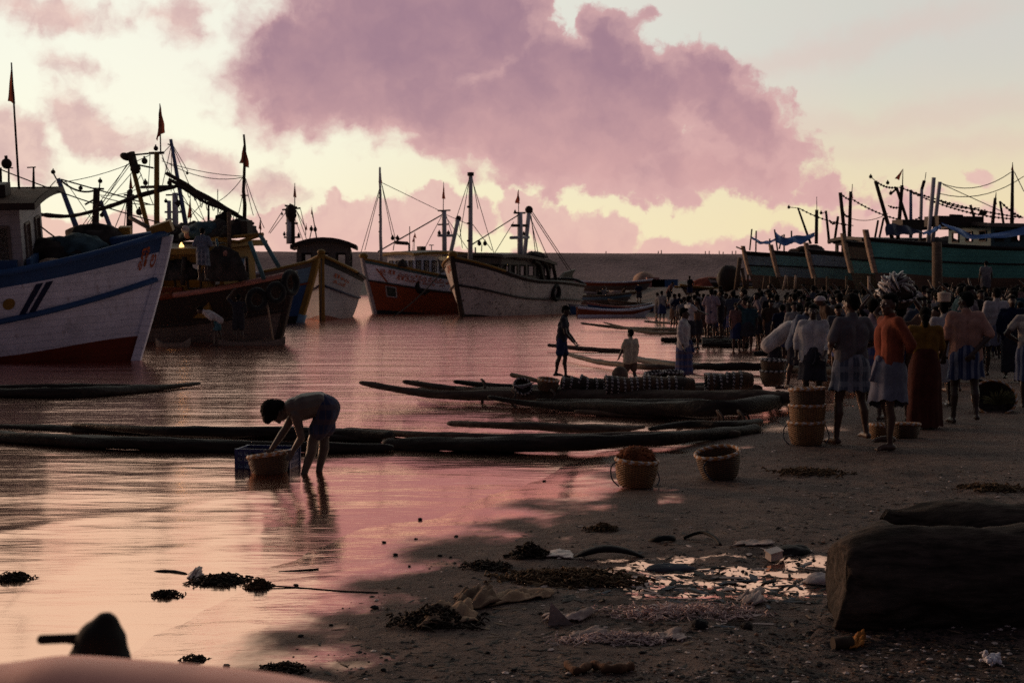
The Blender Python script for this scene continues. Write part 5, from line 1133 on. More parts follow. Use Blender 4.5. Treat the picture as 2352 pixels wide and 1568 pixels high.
def stand_pose(l='down', r='down', stance=.11, step=0., lean=0., headyaw=0., headpitch=0., bend=0.):
    J = dict(pel=V3(0, 0, .92), waist=V3(0, .005, 1.06), chest=V3(0, 0, 1.27), neck=V3(0, .012, 1.43), head=V3(0, -.012, 1.575))
    for s, k, st in ((1, l, step), (-1, r, -step)):
        q = 'l' if s > 0 else 'r'; e, w_ = ARM[k] if isinstance(k, str) else k
        J['sh'+q] = V3(s*.175, .01, 1.385); J['el'+q] = V3(s*e[0], e[1], e[2]); J['wr'+q] = V3(s*w_[0], w_[1], w_[2])
        J['hip'+q] = V3(s*.095, 0, .90); J['kn'+q] = V3(s*(.095+stance)/2*1.05, -st*.55-.015, .49); J['an'+q] = V3(s*stance, -st+.02 if st > 0 else -st+.02, .085+(.06 if st < 0 else 0)); J['toe'+q] = J['an'+q]+V3(s*.035, -.155, -.055)
    if bend:                                   # fold the upper body forward about the hips
        M_ = Matrix.Rotation(R(bend), 3, 'X'); o = V3(0, 0, .93)
        for k in list(J):
            if k[:2] in ('wa', 'ch', 'ne', 'he', 'sh', 'el', 'wr'): J[k] = o+M_ @ (J[k]-o)
    J['hyaw'] = headyaw; J['hpitch'] = headpitch+bend*.5; return J
def hand(mb, w_, d, side, curl=.5, k=1.):
    d = d.normalized(); x, y, _ = frame_from(d); nrm = V3(0, 1, 0)-d*d.y; nrm = nrm.normalized() if nrm.length > .1 else y; lat = d.cross(nrm).normalized()
    pc = w_+d*.045*k
    mb.ell(pc, (.040*k, .017*k, .05*k), Matrix((lat, nrm, d)).transposed(), 10, 7)
    for i, (o, L) in enumerate(((-.030, .058), (-.010, .070), (.010, .066), (.029, .052))):
        a = pc+d*.038*k+lat*o*k; b_ = a+(d*math.cos(curl*.6)-nrm*math.sin(curl*.6))*L*.5*k+lat*o*.12*k; c = b_+(d*math.cos(curl*1.5)-nrm*math.sin(curl*1.5))*L*.5*k; mb.chain([a, b_, c], [.0105*k, .0095*k, .0085*k], 8)
    a = pc-lat*.034*k-d*.015*k; b_ = a-lat*.026*k+d*.022*k-nrm*.01*k; mb.chain([a, b_, b_+d*.028*k-nrm*.012*k], [.013*k, .011*k, .009*k], 8)
def body_mesh(J, voxel=.012, hands=True, curl=.5, female=False):
    mb = MB(); f = 1.0
    for s in (1, -1):
        o = V3(s*.068, 0, 0); mb.chain([J['pel']+o, J['waist']+o*.85, J['chest']+o*1.2], [.108, .092, .108], 12)
        q = 'l' if s > 0 else 'r'
        mb.chain([J['chest']+(J['neck']-J['chest'])*.45+o*.3, J['sh'+q]], [.085, .058])
        m1 = J['el'+q].lerp(J['sh'+q], .6); m2 = J['wr'+q].lerp(J['el'+q], .7)
        mb.chain([J['sh'+q], m1, J['el'+q], m2, J['wr'+q]], [.056, .047, .036, .039, .025])
        h_, k_, a_ = J['hip'+q], J['kn'+q], J['an'+q]; cf = k_.lerp(a_, .30)+V3(0, .022, 0)
        mb.chain([h_, h_.lerp(k_, .45), k_, cf, k_.lerp(a_, .75), a_], [.092, .075, .052, .054, .036, .034])
        mb.chain([a_+V3(0, .035, -.045), a_+(J['toe'+q]-a_)*.55+V3(0, 0, -.008), J['toe'+q]], [.036, .036, .026])
        for i in range(5): 
            tp = J['toe'+q]+V3((i-2)*.016, 0, -.004); dd = (J['toe'+q]-a_); dd.z = 0; dd = dd.normalized()*(.032-.004*abs(i-1)); mb.cap(tp, tp+dd, .012, .010, 8)
        if hands: hand(mb, J['wr'+q], J['wr'+q]-J['el'+q], s, curl)
        else: mb.cap(J['wr'+q], J['wr'+q]+(J['wr'+q]-J['el'+q]).normalized()*.11, .028, .022)
    mb.chain([J['neck'], J['neck'].lerp(J['head'], .55)], [.058, .050])
    HM = head_mat(J); h = J['head']; p = lambda *a: h+HM @ V3(*a)
    mb.ell(p(0, .012, .022), (.074, .092, .098), HM, 18, 12); mb.ell(p(0, -.028, -.045), (.056, .062, .072), HM, 14, 9)
    mb.ell(p(0, -.062, -.095), (.026, .024, .020), HM, 10, 7)                       # chin
    mb.chain([p(0, -.086, .022), p(0, -.110, -.018)], [.010, .015]); mb.ell(p(0, -.093, -.022), (.020, .012, .010), HM, 8, 6)   # nose
    for s in (1, -1):
        mb.ell(p(s*.076, .012, -.004), (.010, .020, .032), HM, 8, 6)                # ears
        mb.ell(p(s*.032, -.078, .030), (.026, .012, .008), HM, 8, 6); mb.ell(p(s*.042, -.066, -.020), (.022, .018, .016), HM, 8, 6)
    mb.ell(p(0, -.086, -.052), (.026, .012, .007), HM, 10, 6); mb.ell(p(0, -.084, -.064), (.022, .012, .007), HM, 10, 6)         # lips
    return remesh(mb, voxel, 3, .5, 'body')
def head_mat(J): return (Matrix.Rotation(R(J.get('hroll', 0)), 3, 'Y') @ Matrix.Rotation(R(J['hyaw']), 3, 'Z') @ Matrix.Rotation(R(J['hpitch']), 3, 'X'))
def hair_mesh(J, voxel=.012, long=False):
    mb = MB(); HM = head_mat(J); h = J['head']; p = lambda *a: h+HM @ V3(*a)
    mb.ell(p(0, .030, .048), (.083, .090, .086), HM, 18, 12); mb.ell(p(0, -.030, .085), (.064, .055, .038), HM, 12, 8); mb.ell(p(0, .062, .0), (.068, .050, .070), HM, 14, 9)
    if long: mb.ell(p(0, .105, -.02), (.055, .045, .055), HM, 12, 8); mb.chain([p(0, .07, -.03), p(0, .085, -.13)], [.055, .035])
    me = remesh(mb, voxel, 2, .5, 'hair')
    for v in me.vertices: v.co += v.normal*(.006*math.sin(v.co.x*210+v.co.z*90)*math.sin(v.co.y*190+v.co.z*160))
    return me
def fold(me, amp=.010, seed=0):
    me.update()
    co = np.array([v.co[:] for v in me.vertices]); n = np.array([v.normal[:] for v in me.vertices])
    d = amp*(np.sin(co[:, 0]*19+co[:, 2]*9+seed)*np.sin(co[:, 2]*13+co[:, 1]*12+seed*2)+.9*np.sin(co[:, 2]*38+co[:, 0]*22*np.sin(seed+1.)+np.sin(co[:, 1]*18+co[:, 2]*9)*2.2)*np.clip(np.sin(co[:, 2]*7+co[:, 0]*6+seed), 0, 1))
    me.vertices.foreach_set('co', (co+n*d[:, None]).ravel()); me.update(); return me
def shirt_mesh(J, voxel=.014, sleeve=.55, hem=.84, loose=1., collar=True, bend=0, seed=0):
    mb = MB(); up = (J['neck']-J['pel']); hemp = J['pel']+(J['pel']-J['waist']).normalized()*(.92-hem)
    for s in (1, -1):
        q = 'l' if s > 0 else 'r'; o = V3(s*.072*loose, 0, 0)
        mb.chain([hemp+o*1.08, J['waist']+o, J['chest']+o*1.15], [.122*loose, .116*loose, .122*loose])
        mb.chain([J['chest']+(J['neck']-J['chest'])*.45+o*.3, J['sh'+q]], [.095, .069])
        e = J['sh'+q].lerp(J['el'+q], min(1, sleeve*1.0)); mb.chain([J['sh'+q], e], [.068, .062*loose])
        if sleeve > 1: mb.chain([J['el'+q], J['el'+q].lerp(J['wr'+q], min(.95, sleeve-1))], [.058, .048])
    if collar: mb.chain([J['neck']+V3(0, 0, -.035), J['neck'].lerp(J['head'], .12)], [.076, .066])
    return fold(remesh(mb, voxel, 4, .5, 'shirt'), .0065, seed)
def wrap_mesh(J, top=1.02, hem=.55, r0=(.165, .125), r1=(.225, .185), seed=0, knot=True, skew=.0, name='wrap'):
    """cloth wound round hips and thighs: pleated, open below"""
    rows = []; n = 16; m = 44; c0 = J['waist'].lerp(J['pel'], .3); c1 = (J['knl']+J['knr'])/2
    for i in range(n):
        u = i/(n-1); z = top+(hem-top)*u; row = []; c = c0.lerp(c1, u); c = V3(c.x, c.y, 0)
        for j in range(m):
            a = 2*PI*j/m; w_ = 1+(.015+.05*u)*math.sin(5*a+2*u+seed)+.035*u*math.sin(11*a+seed*2)+.012*math.sin(19*a+6*u)
            bul = .02*math.sin(PI*min(1, u*1.6))
            rx = (r0[0]+(r1[0]-r0[0])*u**.7+bul)*w_; ry = (r0[1]+(r1[1]-r0[1])*u**.7+bul)*w_
            row.append(c+V3(rx*math.cos(a), ry*math.sin(a), z+skew*u*math.sin(a+seed)+.012*math.sin(9*a+seed)*u))
        rows.append(row)
    mb = MB().grid(rows, cv=True); mb.grid([[V3(p.x*.965, p.y*.965, p.z+.002) for p in r] for r in rows], cv=True, flip=True)
    tp = [p for p in rows[0]]; mb.add(tp, [list(range(m))])
    if knot:
        f = c0+V3(0.03, -r0[1]-.02, top-.03-c0.z); mb.ell(f, (.05, .03, .045), None, 8, 6); mb.tube(bez([f, f+V3(.02, -.03, -.10), f+V3(-.02, -.05, -.24)], 8), [.035, .03, .028, .03, .035, .04, .045, .05], 8, flat=.4)
    return mb.mesh(name, [])
def dress(root, J, cfg, vox):
    """hang body, hair and clothing meshes on the person"""
    def part(me, nm, mt):
        me.materials.clear(); me.materials.append(mt); return link(me, nm, root)
    b_ = part(body_mesh(J, vox, cfg.get('hands', True), cfg.get('curl', .5)), 'body', SKIN[cfg.get('skin', 0)])
    if cfg.get('hair', True): part(hair_mesh(J, max(vox, .011), cfg.get('long', False)), 'hair', HAIR)
    if 'shirt' in cfg: part(shirt_mesh(J, max(vox, .013), cfg.get('sleeve', .55), cfg.get('hem', .84), cfg.get('loose', 1.), cfg.get('collar', True), seed=cfg.get('seed', 0)), cfg.get('shirtname', 'shirt'), cfg['shirt'])
    if 'wrap' in cfg: part(wrap_mesh(J, cfg.get('wtop', 1.02), cfg.get('whem', .55), cfg.get('r0', (.165, .125)), cfg.get('r1', (.225, .185)), cfg.get('seed', 0), cfg.get('knot', True), cfg.get('skew', .02)), cfg.get('wrapname', 'lungi'), cfg['wrap'])
    if 'shorts' in cfg:
        mb = MB()
        for s, q in ((1, 'l'), (-1, 'r')):
            o = V3(s*.068, 0, 0); mb.chain([J['pel']+(J['waist']-J['pel'])*.6+o, J['pel']+o], [.112, .124]); mb.chain([J['hip'+q], J['hip'+q].lerp(J['kn'+q], .72)], [.108, .098])
        part(fold(remesh(mb, .014, 3, .5, 'shorts'), .006, 3), 'shorts', cfg['shorts'])
    if cfg.get('eyes'):
        HM = head_mat(J); h = J['head']
        for s in (1, -1): MB().ell(h+HM @ V3(s*.031, -.082, .012), (.014, .009, .008), HM, 10, 7).build('eye', EYEW, root)
    return b_
def person(label, loc, h, yaw, J, cfg, vox=.012, group=None):
    e = empty('person', loc, (0, 0, R(yaw)), label, 'person', group); k = h/1.70; e.scale = (k, k, k); dress(e, J, cfg, vox); return e
C_ = {}
C_['grey'] = cloth('grey_shirt', (.115, .105, .115)); C_['red'] = cloth('brick_red_shirt', (0.195, 0.049, 0.028)); C_['salmon'] = cloth('salmon_shirt', (0.375, 0.203, 0.158)); C_['white'] = cloth('white_shirt', (0.464, 0.424, 0.416))
C_['offw'] = cloth('grey_white_shirt', (.40, .36, .36)); C_['bluegrey'] = cloth('blue_grey_shirt', (.12, .14, .19)); C_['mustard'] = cloth('mustard_blouse', (0.180, 0.090, 0.018)); C_['maroon'] = cloth('maroon_sari', (0.068, 0.019, 0.013)); C_['lav'] = cloth('lavender_shirt', (0.285, 0.217, 0.247))
C_['dark'] = cloth('dark_shirt', (.035, .033, .042)); C_['navy'] = cloth('navy_cloth', (.022, .030, .085)); C_['brown'] = cloth('brown_shirt', (.12, .07, .05)); C_['teal'] = cloth('teal_shirt', (.06, .14, .17)); C_['cream'] = cloth('cream_shirt', (.48, .40, .30)); C_['pinks'] = cloth('pink_shirt', (.42, .22, .20))
C_['wrapgrey'] = cloth('blue_grey_wrap', (0.140, 0.140, 0.182)); C_['plaid'] = plaid('blue_white_plaid', (.06, .07, .10), (.22, .22, .25), (.19, .20, .24), 7.); C_['stripe'] = plaid('blue_striped_wrap', (.025, .035, .09), (.17, .18, .23), (.12, .13, .19), 9., .55, True); C_['bluecheck'] = plaid('blue_check_wrap', (.035, .055, .15), (.09, .10, .2), (.16, .10, .10), 8.); C_['wrapwhite'] = cloth('white_wrap', (0.322, 0.294, 0.287)); C_['hoop'] = plaid('striped_jersey', (.42, .36, .30), (.42, .36, .30), (.14, .12, .14), 6., .5)
CD = {k_: cloth('crowd_'+k_, tuple(q_*.42 for q_ in c_)) for k_, c_ in dict(white=(.58, .53, .52), offw=(.40, .36, .36), bluegrey=(.12, .14, .19), dark=(.035, .033, .042), navy=(.022, .03, .085), brown=(.12, .07, .05), teal=(.06, .14, .17), lav=(.38, .29, .33), pinks=(.42, .22, .2), cream=(.48, .4, .3), grey=(.115, .105, .115)).items()}  # darkened copies of the shirt cloths, the crowd's dimness put into the colour
def gp(px, py, z=0.): p = on_ground(px, py); return p
# ---- the group standing on the sand
person('barefoot man in grey shirt and short plaid lungi seen from behind, beside the basket stack', gp(1953, 1020), 1.70, 203, stand_pose('front', 'front', .16, .06, headyaw=12, headpitch=8), dict(shirt=C_['grey'], sleeve=.75, hem=.83, loose=1.06, wrap=C_['plaid'], whem=.60, r1=(.25, .19), seed=1, skin=0), .0105)
person('barefoot man in brick red shirt and blue grey lungi, turning his face to the left', gp(2040, 1033), 1.70, -78, stand_pose('behind', 'behind', .10, .05, headyaw=24), dict(shirt=C_['red'], sleeve=1.25, hem=.80, loose=1.05, wrap=C_['wrapgrey'], whem=.50, r1=(.235, .20), skew=.06, seed=2, skin=0, eyes=True), .0105)
person('woman in mustard blouse and dark maroon sari seen from behind', gp(2122, 984), 1.52, 168, stand_pose('front', 'low', .09), dict(shirt=C_['mustard'], sleeve=.8, hem=.95, wrap=C_['maroon'], whem=.05, wtop=1.12, r0=(.17, .135), r1=(.245, .235), wrapname='sari', knot=False, seed=3, skin=0, long=True), .012)
J_ = stand_pose('down', 'behind', .12, .08, headyaw=-38)
person('man in salmon shirt and blue striped lungi with a hand behind his back', gp(2215, 974), 1.70, 176, stand_pose('down', 'behind', .12, .10, headyaw=38), dict(shirt=C_['salmon'], sleeve=.95, hem=.84, loose=1.1, wrap=C_['stripe'], whem=.60, r1=(.235, .185), seed=4, skin=1), .0105)
pc = person('man with a pale cloth pad on his head standing behind the salmon shirt', gp(2166, 932), 1.56, 190, stand_pose('low', 'down', .1, headyaw=-20), dict(shirt=C_['offw'], sleeve=.9, wrap=C_['wrapwhite'], whem=.40, seed=5, skin=1), .012)
k = 1.56/1.7; MB().lathe([(.05, 0), (.088, .0), (.095, .02), (.088, .04), (.096, .06), (.09, .085), (.098, .11), (.094, .135), (.04, .145), (.001, .145)], 24, wob=lambda i, q: .004*math.sin(q*1.7+i*2)).build('head_pad', simple('pale_headcloth', (.55, .42, .33), .9), None, 'pale layered cloth pad on the head of the man behind the salmon shirt', 'head pad').location = pc.location+V3(-.0, .01, 1.545)
person('tall man in grey white shirt and grey wrap walking away at the right', gp(2286, 864), 1.72, 186, stand_pose('down', 'walk_b', .10, .16), dict(shirt=C_['offw'], sleeve=.9, loose=1.12, wrap=C_['wrapgrey'], whem=.58, seed=6, skin=1), .013)
person('person in striped jersey and blue lungi half cut off by the right edge', gp(2366, 940), 1.62, 160, stand_pose('hip', 'hip', .10), dict(shirt=C_['hoop'], sleeve=.6, wrap=C_['stripe'], whem=.42, seed=7, skin=1), .013)
car = person('man carrying a dark basket of silver fish on his head', gp(2066, 968), 1.56, 175, stand_pose('up', 'up', .10), dict(shirt=C_['brown'], sleeve=.6, wrap=C_['navy'], whem=.5, seed=8, skin=1), .013)
kc = car.location+V3(-.06, -.02, 1.56)
basket('dark basket piled with fish on the head of the carrier', kc, .24, .16, .16, (R(28), 0, 0), 2, 'b', False)
gfish = 'silver fish arranged round the carried basket'
for ring, (th, nf) in enumerate(((28, 9), (48, 15), (66, 20), (84, 24))):
    for i in range(nf):
        a = 2*PI*i/nf+ring*.3
        if math.sin(a) < -.45: continue
        n_ = V3(math.sin(R(th))*math.cos(a), -math.cos(R(th)), math.sin(R(th))*math.sin(a)); md = V3(math.cos(R(th))*math.cos(a), math.sin(R(th)), math.cos(R(th))*math.sin(a)); tg = n_.cross(md)
        d_ = (md*.86-tg*.5+n_*.16).normalized(); y_ = n_.cross(d_).normalized(); z_ = d_.cross(y_)
        f = link(FM, 'fish', None, 'silver fish in the basket carried on the head', 'fish', gfish); f.location = kc+V3(0, .01, .175)+n_*random.uniform(.19, .225)+d_*random.uniform(-.03, .03); f.scale = (random.uniform(.8, 1.25),)*3; d_ = (d_+V3(random.gauss(0, .18), random.gauss(0, .18), random.gauss(0, .18))).normalized(); y_ = n_.cross(d_).normalized(); z_ = d_.cross(y_)
        f.rotation_euler = Matrix((d_, z_, y_)).transposed().to_euler()
MB().ell((0, 0, 0), (.215, .20, .215), None, 18, 12).build('fish_heap_core', simple('dark_heap', (.05, .035, .03)), None, 'dark heap in the middle of the carried fish basket', 'heap').location = kc+V3(0, -.0, .17)
person('man in pale lavender shirt partly hidden between the grey shirt and the red shirt', gp(2004, 965), 1.62, 150, stand_pose('front', 'down', .1), dict(shirt=C_['lav'], sleeve=.6, wrap=C_['bluecheck'], whem=.5, seed=9), .013)
person('man in open necked white shirt facing the camera at the edge of the crowd', gp(1866, 946), 1.56, -12, stand_pose('low', 'down', .1, headyaw=-10), dict(shirt=C_['white'], sleeve=1.5, loose=1.16, wrap=C_['dark'], whem=.5, seed=10, skin=1, eyes=True), .012)
person('man in loose white shirt bending forward over the baskets', gp(1778, 896), 1.62, 78, stand_pose('fwd', 'fwd', .12, .1, bend=52), dict(shirt=C_['white'], sleeve=1.1, hem=.80, loose=1.25, shorts=C_['dark'], seed=11, skin=1), .013)
person('stooping man in grey blue shirt just right of the bending white shirt', gp(1830, 900), 1.62, 40, stand_pose('low', 'low', .12, .1, bend=24), dict(shirt=C_['bluegrey'], sleeve=.8, loose=1.15, wrap=C_['dark'], whem=.5, seed=12, skin=1), .013)
# ---- on and around the rafts
p = P(1290, 870, 23); person('thin youth in dark shirt and blue shorts standing on the raft by the upright basket', (p.x, 23, p.z), 1.19, 80, stand_pose('low', 'low', .10, .10, headpitch=15, bend=8), dict(shirt=C_['dark'], sleeve=.5, hem=.92, shorts=C_['navy'], seed=13, skin=1), .013)
p = P(1570, 868, 26.5); person('man in pale long sleeved shirt and blue lungi standing behind the row of baskets', (p.x, 26.5, -.16), 1.49, 70, stand_pose('down', 'down', .10, headyaw=10), dict(shirt=C_['offw'], sleeve=1.7, loose=1.08, wrap=C_['bluecheck'], whem=.30, r1=(.21, .19), seed=14, skin=1), .013)
p = P(1448, 868, 25.5); person('small boy in a light brown shirt behind the baskets on the raft', (p.x, 25.5, -.14), 1.10, 215, stand_pose('low', 'down', .10, .1), dict(shirt=C_['cream'], sleeve=.6, loose=1.15, shorts=C_['brown'], seed=15, skin=1), .013)
MB().ell((0, 0, 0), (.14, .12, .16), None, 14, 9).build('round_hump', simple('brown_sack', (.12, .08, .06)), None, 'small rounded brown bundle behind the sideways baskets', 'bundle').location = P(1424, 862, 24)
f9 = raft('low fish raft under the group of three standing men')
for i in range(4): log(f9, [P(1612, 779+i*4, 44-i*.6), P(1660, 780+i*4, 44-i*.6), P(1720, 781+i*4, 44-i*.6)], [.13, .16, .14], LOGM)
pf = lambda x, Y, z: (P(x, 700, Y).x, Y, z)
person('man in long pale shirt and blue shorts, back turned, on the fish raft', pf(1634, 43, .14), 1.50, 160, stand_pose('front', 'front', .10), dict(shirt=C_['lav'], sleeve=.8, hem=.62, loose=1.08, shorts=C_['navy'], seed=16, skin=1), .014)
person('dark man with bare legs facing the long pale shirt on the fish raft', pf(1656, 43.3, .14), 1.48, 250, stand_pose('front', 'low', .10), dict(shirt=C_['dark'], sleeve=.6, shorts=C_['dark'], seed=17, skin=1), .014)
person('man in white shirt holding both arms forward, left of the fish raft', pf(1583, 40, -.1), 1.55, 110, stand_pose('fwd', 'fwd', .10), dict(shirt=C_['white'], sleeve=.6, hem=.78, wrap=C_['dark'], whem=.5, seed=18, skin=1), .014)
person('dark man receiving something from the white shirted one, left of the fish raft', pf(1602, 41, -.1), 1.48, 260, stand_pose('fwd', 'low', .10), dict(shirt=C_['brown'], sleeve=.6, wrap=C_['dark'], whem=.5, seed=19, skin=1), .014)
person('man in grey shirt and checked lungi standing at the rail of the dark boat', P(466, 645, 43.6), 1.62, 172, stand_pose('front', 'front', .11), dict(shirt=C_['bluegrey'], sleeve=.9, loose=1.1, wrap=C_['plaid'], whem=.5, seed=20, skin=1), .014)
person('man in white shirt bending over in the pale dugout', (P(500, 790, 43.5).x, 43.5, -.12), 1.55, -80, stand_pose('low', 'low', .12, .1, bend=62), dict(shirt=C_['white'], sleeve=.9, loose=1.1, shorts=C_['teal'], seed=21, skin=1), .014)
person('dark clothed man standing upright in the pale dugout', (P(548, 790, 43.5).x, 43.5, -.12), 1.60, 190, stand_pose('up', 'low', .11), dict(shirt=C_['dark'], sleeve=.8, shorts=C_['dark'], seed=22, skin=1), .014)
# ---- the man bending in the shallows
Y0 = 14.0
def bp(px, py, dy=0.): p = P(px, py, Y0); return V3(p.x, dy, p.z)
J = dict(pel=bp(749, 938), waist=bp(731, 926, -.03), chest=bp(700, 930, -.08), neck=bp(672, 932, -.14), head=bp(643, 945, -.16), hyaw=-72, hpitch=84, hroll=-10)
org = V3(bp(711, 1085).x, 0, WL-.09)
J.update(hipl=bp(752, 948, -.07), hipr=bp(748, 948, .07), knl=bp(722, 1008, -.10), knr=bp(741, 1006, .09), anl=bp(699, 1098, -.11), anr=bp(729, 1096, .07), toel=bp(679, 1112, -.12), toer=bp(709, 1110, .06),
         shl=bp(688, 948, -.24), shr=bp(680, 938, .03), ell=bp(700, 1000, -.22), wrl=bp(681, 1028, -.20), elr=bp(655, 985, .02), wrr=bp(626, 1030, -.05))
for k in J:
    if isinstance(J[k], Vector): J[k] = J[k]-org
e = empty('person', (org.x, Y0, org.z), (0, 0, 0), 'bare backed man in blue shorts bending over a basket in the shallow water', 'person')
kk = .82
def bend_body():
    mb = MB()
    for s, q in ((-1, 'l'), (1, 'r')):
        o = V3(0, s*.062, 0); mb.chain([J['pel']+o, J['waist']+o*.95+V3(0, 0, .0), J['chest']+o*1.3+V3(0, 0, -.01), J['chest'].lerp(J['neck'], .7)+o*.9], [.112, .118, .132, .098])
        mb.chain([J['chest'].lerp(J['neck'], .6), J['sh'+q]], [.075, .052]); m1 = J['sh'+q].lerp(J['el'+q], .4); m2 = J['el'+q].lerp(J['wr'+q], .3)
        mb.chain([J['sh'+q], m1, J['el'+q], m2, J['wr'+q]], [.058, .048, .038, .038, .025]); hand(mb, J['wr'+q], J['wr'+q]-J['el'+q]+V3(0, 0, -.02), s, .7, .85)
        h_, k_, a_ = J['hip'+q], J['kn'+q], J['an'+q]; cf = k_.lerp(a_, .28)+V3(.016, 0, 0)
        mb.chain([h_, h_.lerp(k_, .45), k_, cf, k_.lerp(a_, .75), a_], [.100, .082, .054, .054, .036, .032]); mb.chain([a_+V3(.03, 0, -.035), J['toe'+q]], [.030, .022])
    mb.chain([J['neck'], J['neck'].lerp(J['head'], .6)], [.048, .042]); HM = head_mat(J); h = J['head']; q_ = lambda *a: h+HM @ (V3(*a)*.9)
    mb.ell(q_(0, .012, .022), (.066, .083, .088), HM, 18, 12); mb.ell(q_(0, -.028, -.045), (.05, .056, .065), HM, 14, 9); mb.chain([q_(0, -.086, .022), q_(0, -.108, -.018)], [.009, .013])
    for s in (1, -1): mb.ell(q_(s*.076, .012, -.004), (.009, .018, .029), HM, 8, 6)
    return remesh(mb, .0085, 3, .5, 'body')
me = bend_body(); me.materials.append(skin('grey_brown_skin', (.085, .055, .042))); link(me, 'body', e)
me = hair_mesh(J, .011); [setattr(v_, 'co', J['head']+(v_.co-J['head'])*1.20) for v_ in me.vertices]; me.materials.append(HAIR); link(me, 'hair', e)
mb = MB()
for s, q in ((-1, 'l'), (1, 'r')):
    o = V3(0, s*.064, 0); mb.chain([J['waist'].lerp(J['pel'], .45)+o, J['pel']+o+V3(.004, 0, 0)], [.124, .128]); mb.chain([J['hip'+q], J['hip'+q].lerp(J['kn'+q], .62)], [.116, .100])
me = fold(remesh(mb, .012, 3, .5, 'shorts'), .006, 2); me.materials.append(plaid('dark_blue_check', (.022, .028, .065), (.05, .055, .10), (.09, .06, .06), 8.)); link(me, 'shorts', e)
# ---- the packed crowd: base figures, then copies with their own clothes
POSES = [('down', 'down', {}), ('front', 'front', dict(headpitch=12)), ('fwd', 'down', dict(headyaw=30)), ('behind', 'behind', dict(headyaw=-25)), ('low', 'low', dict(bend=28)), ('hip', 'down', dict(headyaw=15)), ('front', 'down', dict(step=.15)), ('down', 'up', {})]
BASE = []
for i, (l, r_, kw) in enumerate(POSES):
    J = stand_pose(l, r_, .11, **kw); ms = [('body', body_mesh(J, .020, False)), ('hair', hair_mesh(J, .016)), ('shirt', shirt_mesh(J, .020, [.55, .9, 1.6, .7][i % 4], .84, 1.08, seed=i)), ('lungi', wrap_mesh(J, 1.02, [.5, .62, .2, .55][i % 4], seed=i))]
    for _, me in ms: me.materials.clear(); me.materials.append(SKIN[1])
    BASE.append(ms)
SH = [('white', 'white'), ('offw', 'greyish white'), ('bluegrey', 'blue grey'), ('dark', 'dark'), ('dark', 'dark'), ('navy', 'navy'), ('brown', 'brown'), ('teal', 'teal'), ('lav', 'lavender'), ('pinks', 'faded pink'), ('cream', 'cream'), ('grey', 'grey')]
WR = ['dark', 'navy', 'grey', 'bluecheck', 'brown', 'dark', 'dark']
def crowd(px, Y, h, yaw, lab, grp, sh=None, z=None, pose=None):
    p = P(px, 700, Y); z = max(gz(p.x, Y), WL-.12) if z is None else z
    e = empty('person', (p.x, Y, z-.01), (random.gauss(0, .05), random.gauss(0, .045), R(yaw)), lab, 'person', grp); k = h/1.7; e.scale = (k*random.uniform(.95, 1.08), k, k)
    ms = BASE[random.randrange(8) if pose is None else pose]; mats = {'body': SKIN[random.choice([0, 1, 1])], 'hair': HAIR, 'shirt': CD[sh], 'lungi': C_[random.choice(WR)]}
    for nm, me in ms:
        o = bpy.data.objects.new(nm, me); COL.objects.link(o); o.parent = e; o.material_slots[0].link = 'OBJECT'; o.material_slots[0].material = mats[nm]
    return e
def auto(px, Y, h, yaw, zone):
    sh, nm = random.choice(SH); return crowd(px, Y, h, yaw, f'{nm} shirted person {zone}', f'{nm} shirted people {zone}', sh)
rows = [(24.5, 2105, 2352, 46), (27, 1920, 2352, 36), (30, 1900, 2352, 30), (33, 1790, 2352, 27), (36, 1800, 2352, 25), (40, 1690, 2360, 23), (44, 1700, 2360, 22), (49, 1590, 2360, 21), (54, 1560, 2360, 22), (60, 1550, 2380, 24), (66, 1600, 2000, 24)]
for Y, x0, x1, dx in rows:
    x = x0+random.uniform(0, dx)
    while x < x1:
        yy = Y+random.uniform(-1.6, 1.6); zone = 'in the packed crowd below the turquoise hull' if x > 2000 else 'in the packed crowd below the row of pale stems' if x > 1760 else 'at the thin left end of the crowd'
        if not (2240 < x < 2352 and Y < 32 and random.random() < .65): auto(x, yy, random.gauss(1.58, .11), random.choice([180, 170, 200, 150, 90, -90, 30, 0])+random.uniform(-20, 20), zone)
        x += dx*random.choice([.35, .6, .9, 1.1, 1.5, 2.1])*random.uniform(.8, 1.2)
for px, Y, h, z, sh, yaw, lab in ((1521, 70, 1.6, None, 'white', 150, 'lone man in white shirt near the canoes, left of the crowd'), (1508, 74, 1.5, None, 'offw', 100, 'smaller pale figure left of the lone white shirted man'), (1545, 62, 1.55, None, 'bluegrey', 120, 'man in blue grey shirt at the very left of the crowd'), (2263, 64, 1.7, 1.15, 'white', 180, 'man in white shirt raised above the crowd before the turquoise hull')):
    crowd(px, Y, h, yaw, lab, None, sh, z, 0)
lump(P(2102, 681, 23), (.12, .12, .09), simple('grey_turban', (.32, .29, .28)), 'turban', None, 90, .15, label='grey turban on a head in the crowd right of the carried fish', cat='turban')
lump(P(1884, 690, 24), (.10, .10, .08), simple('pale_turban', (.45, .38, .38)), 'turban', None, 91, .15, label='pale turban in the crowd just left of the grey shirted man', cat='turban')

for px, Y, h, sh, yaw, lab in ((1372, 112, 1.6, 'dark', 30, 'dark figure beside the low canoe on the far sand'), (1388, 118, 1.6, 'offw', 200, 'pale shirted figure walking on the far sand left of the hut'), (1430, 112, 1.55, 'brown', 100, 'brown shirted figure among the canoes below the hut'), (1468, 104, 1.6, 'navy', 170, 'navy shirted figure by the pale blue canoe'), (1535, 96, 1.6, 'pinks', 60, 'pink shirted figure by the brown canoe left of the crowd'), (1585, 92, 1.6, 'dark', 220, 'dark figure behind the brown canoe, nearest the crowd')):
    crowd(px, Y, h, yaw, lab, None, sh)
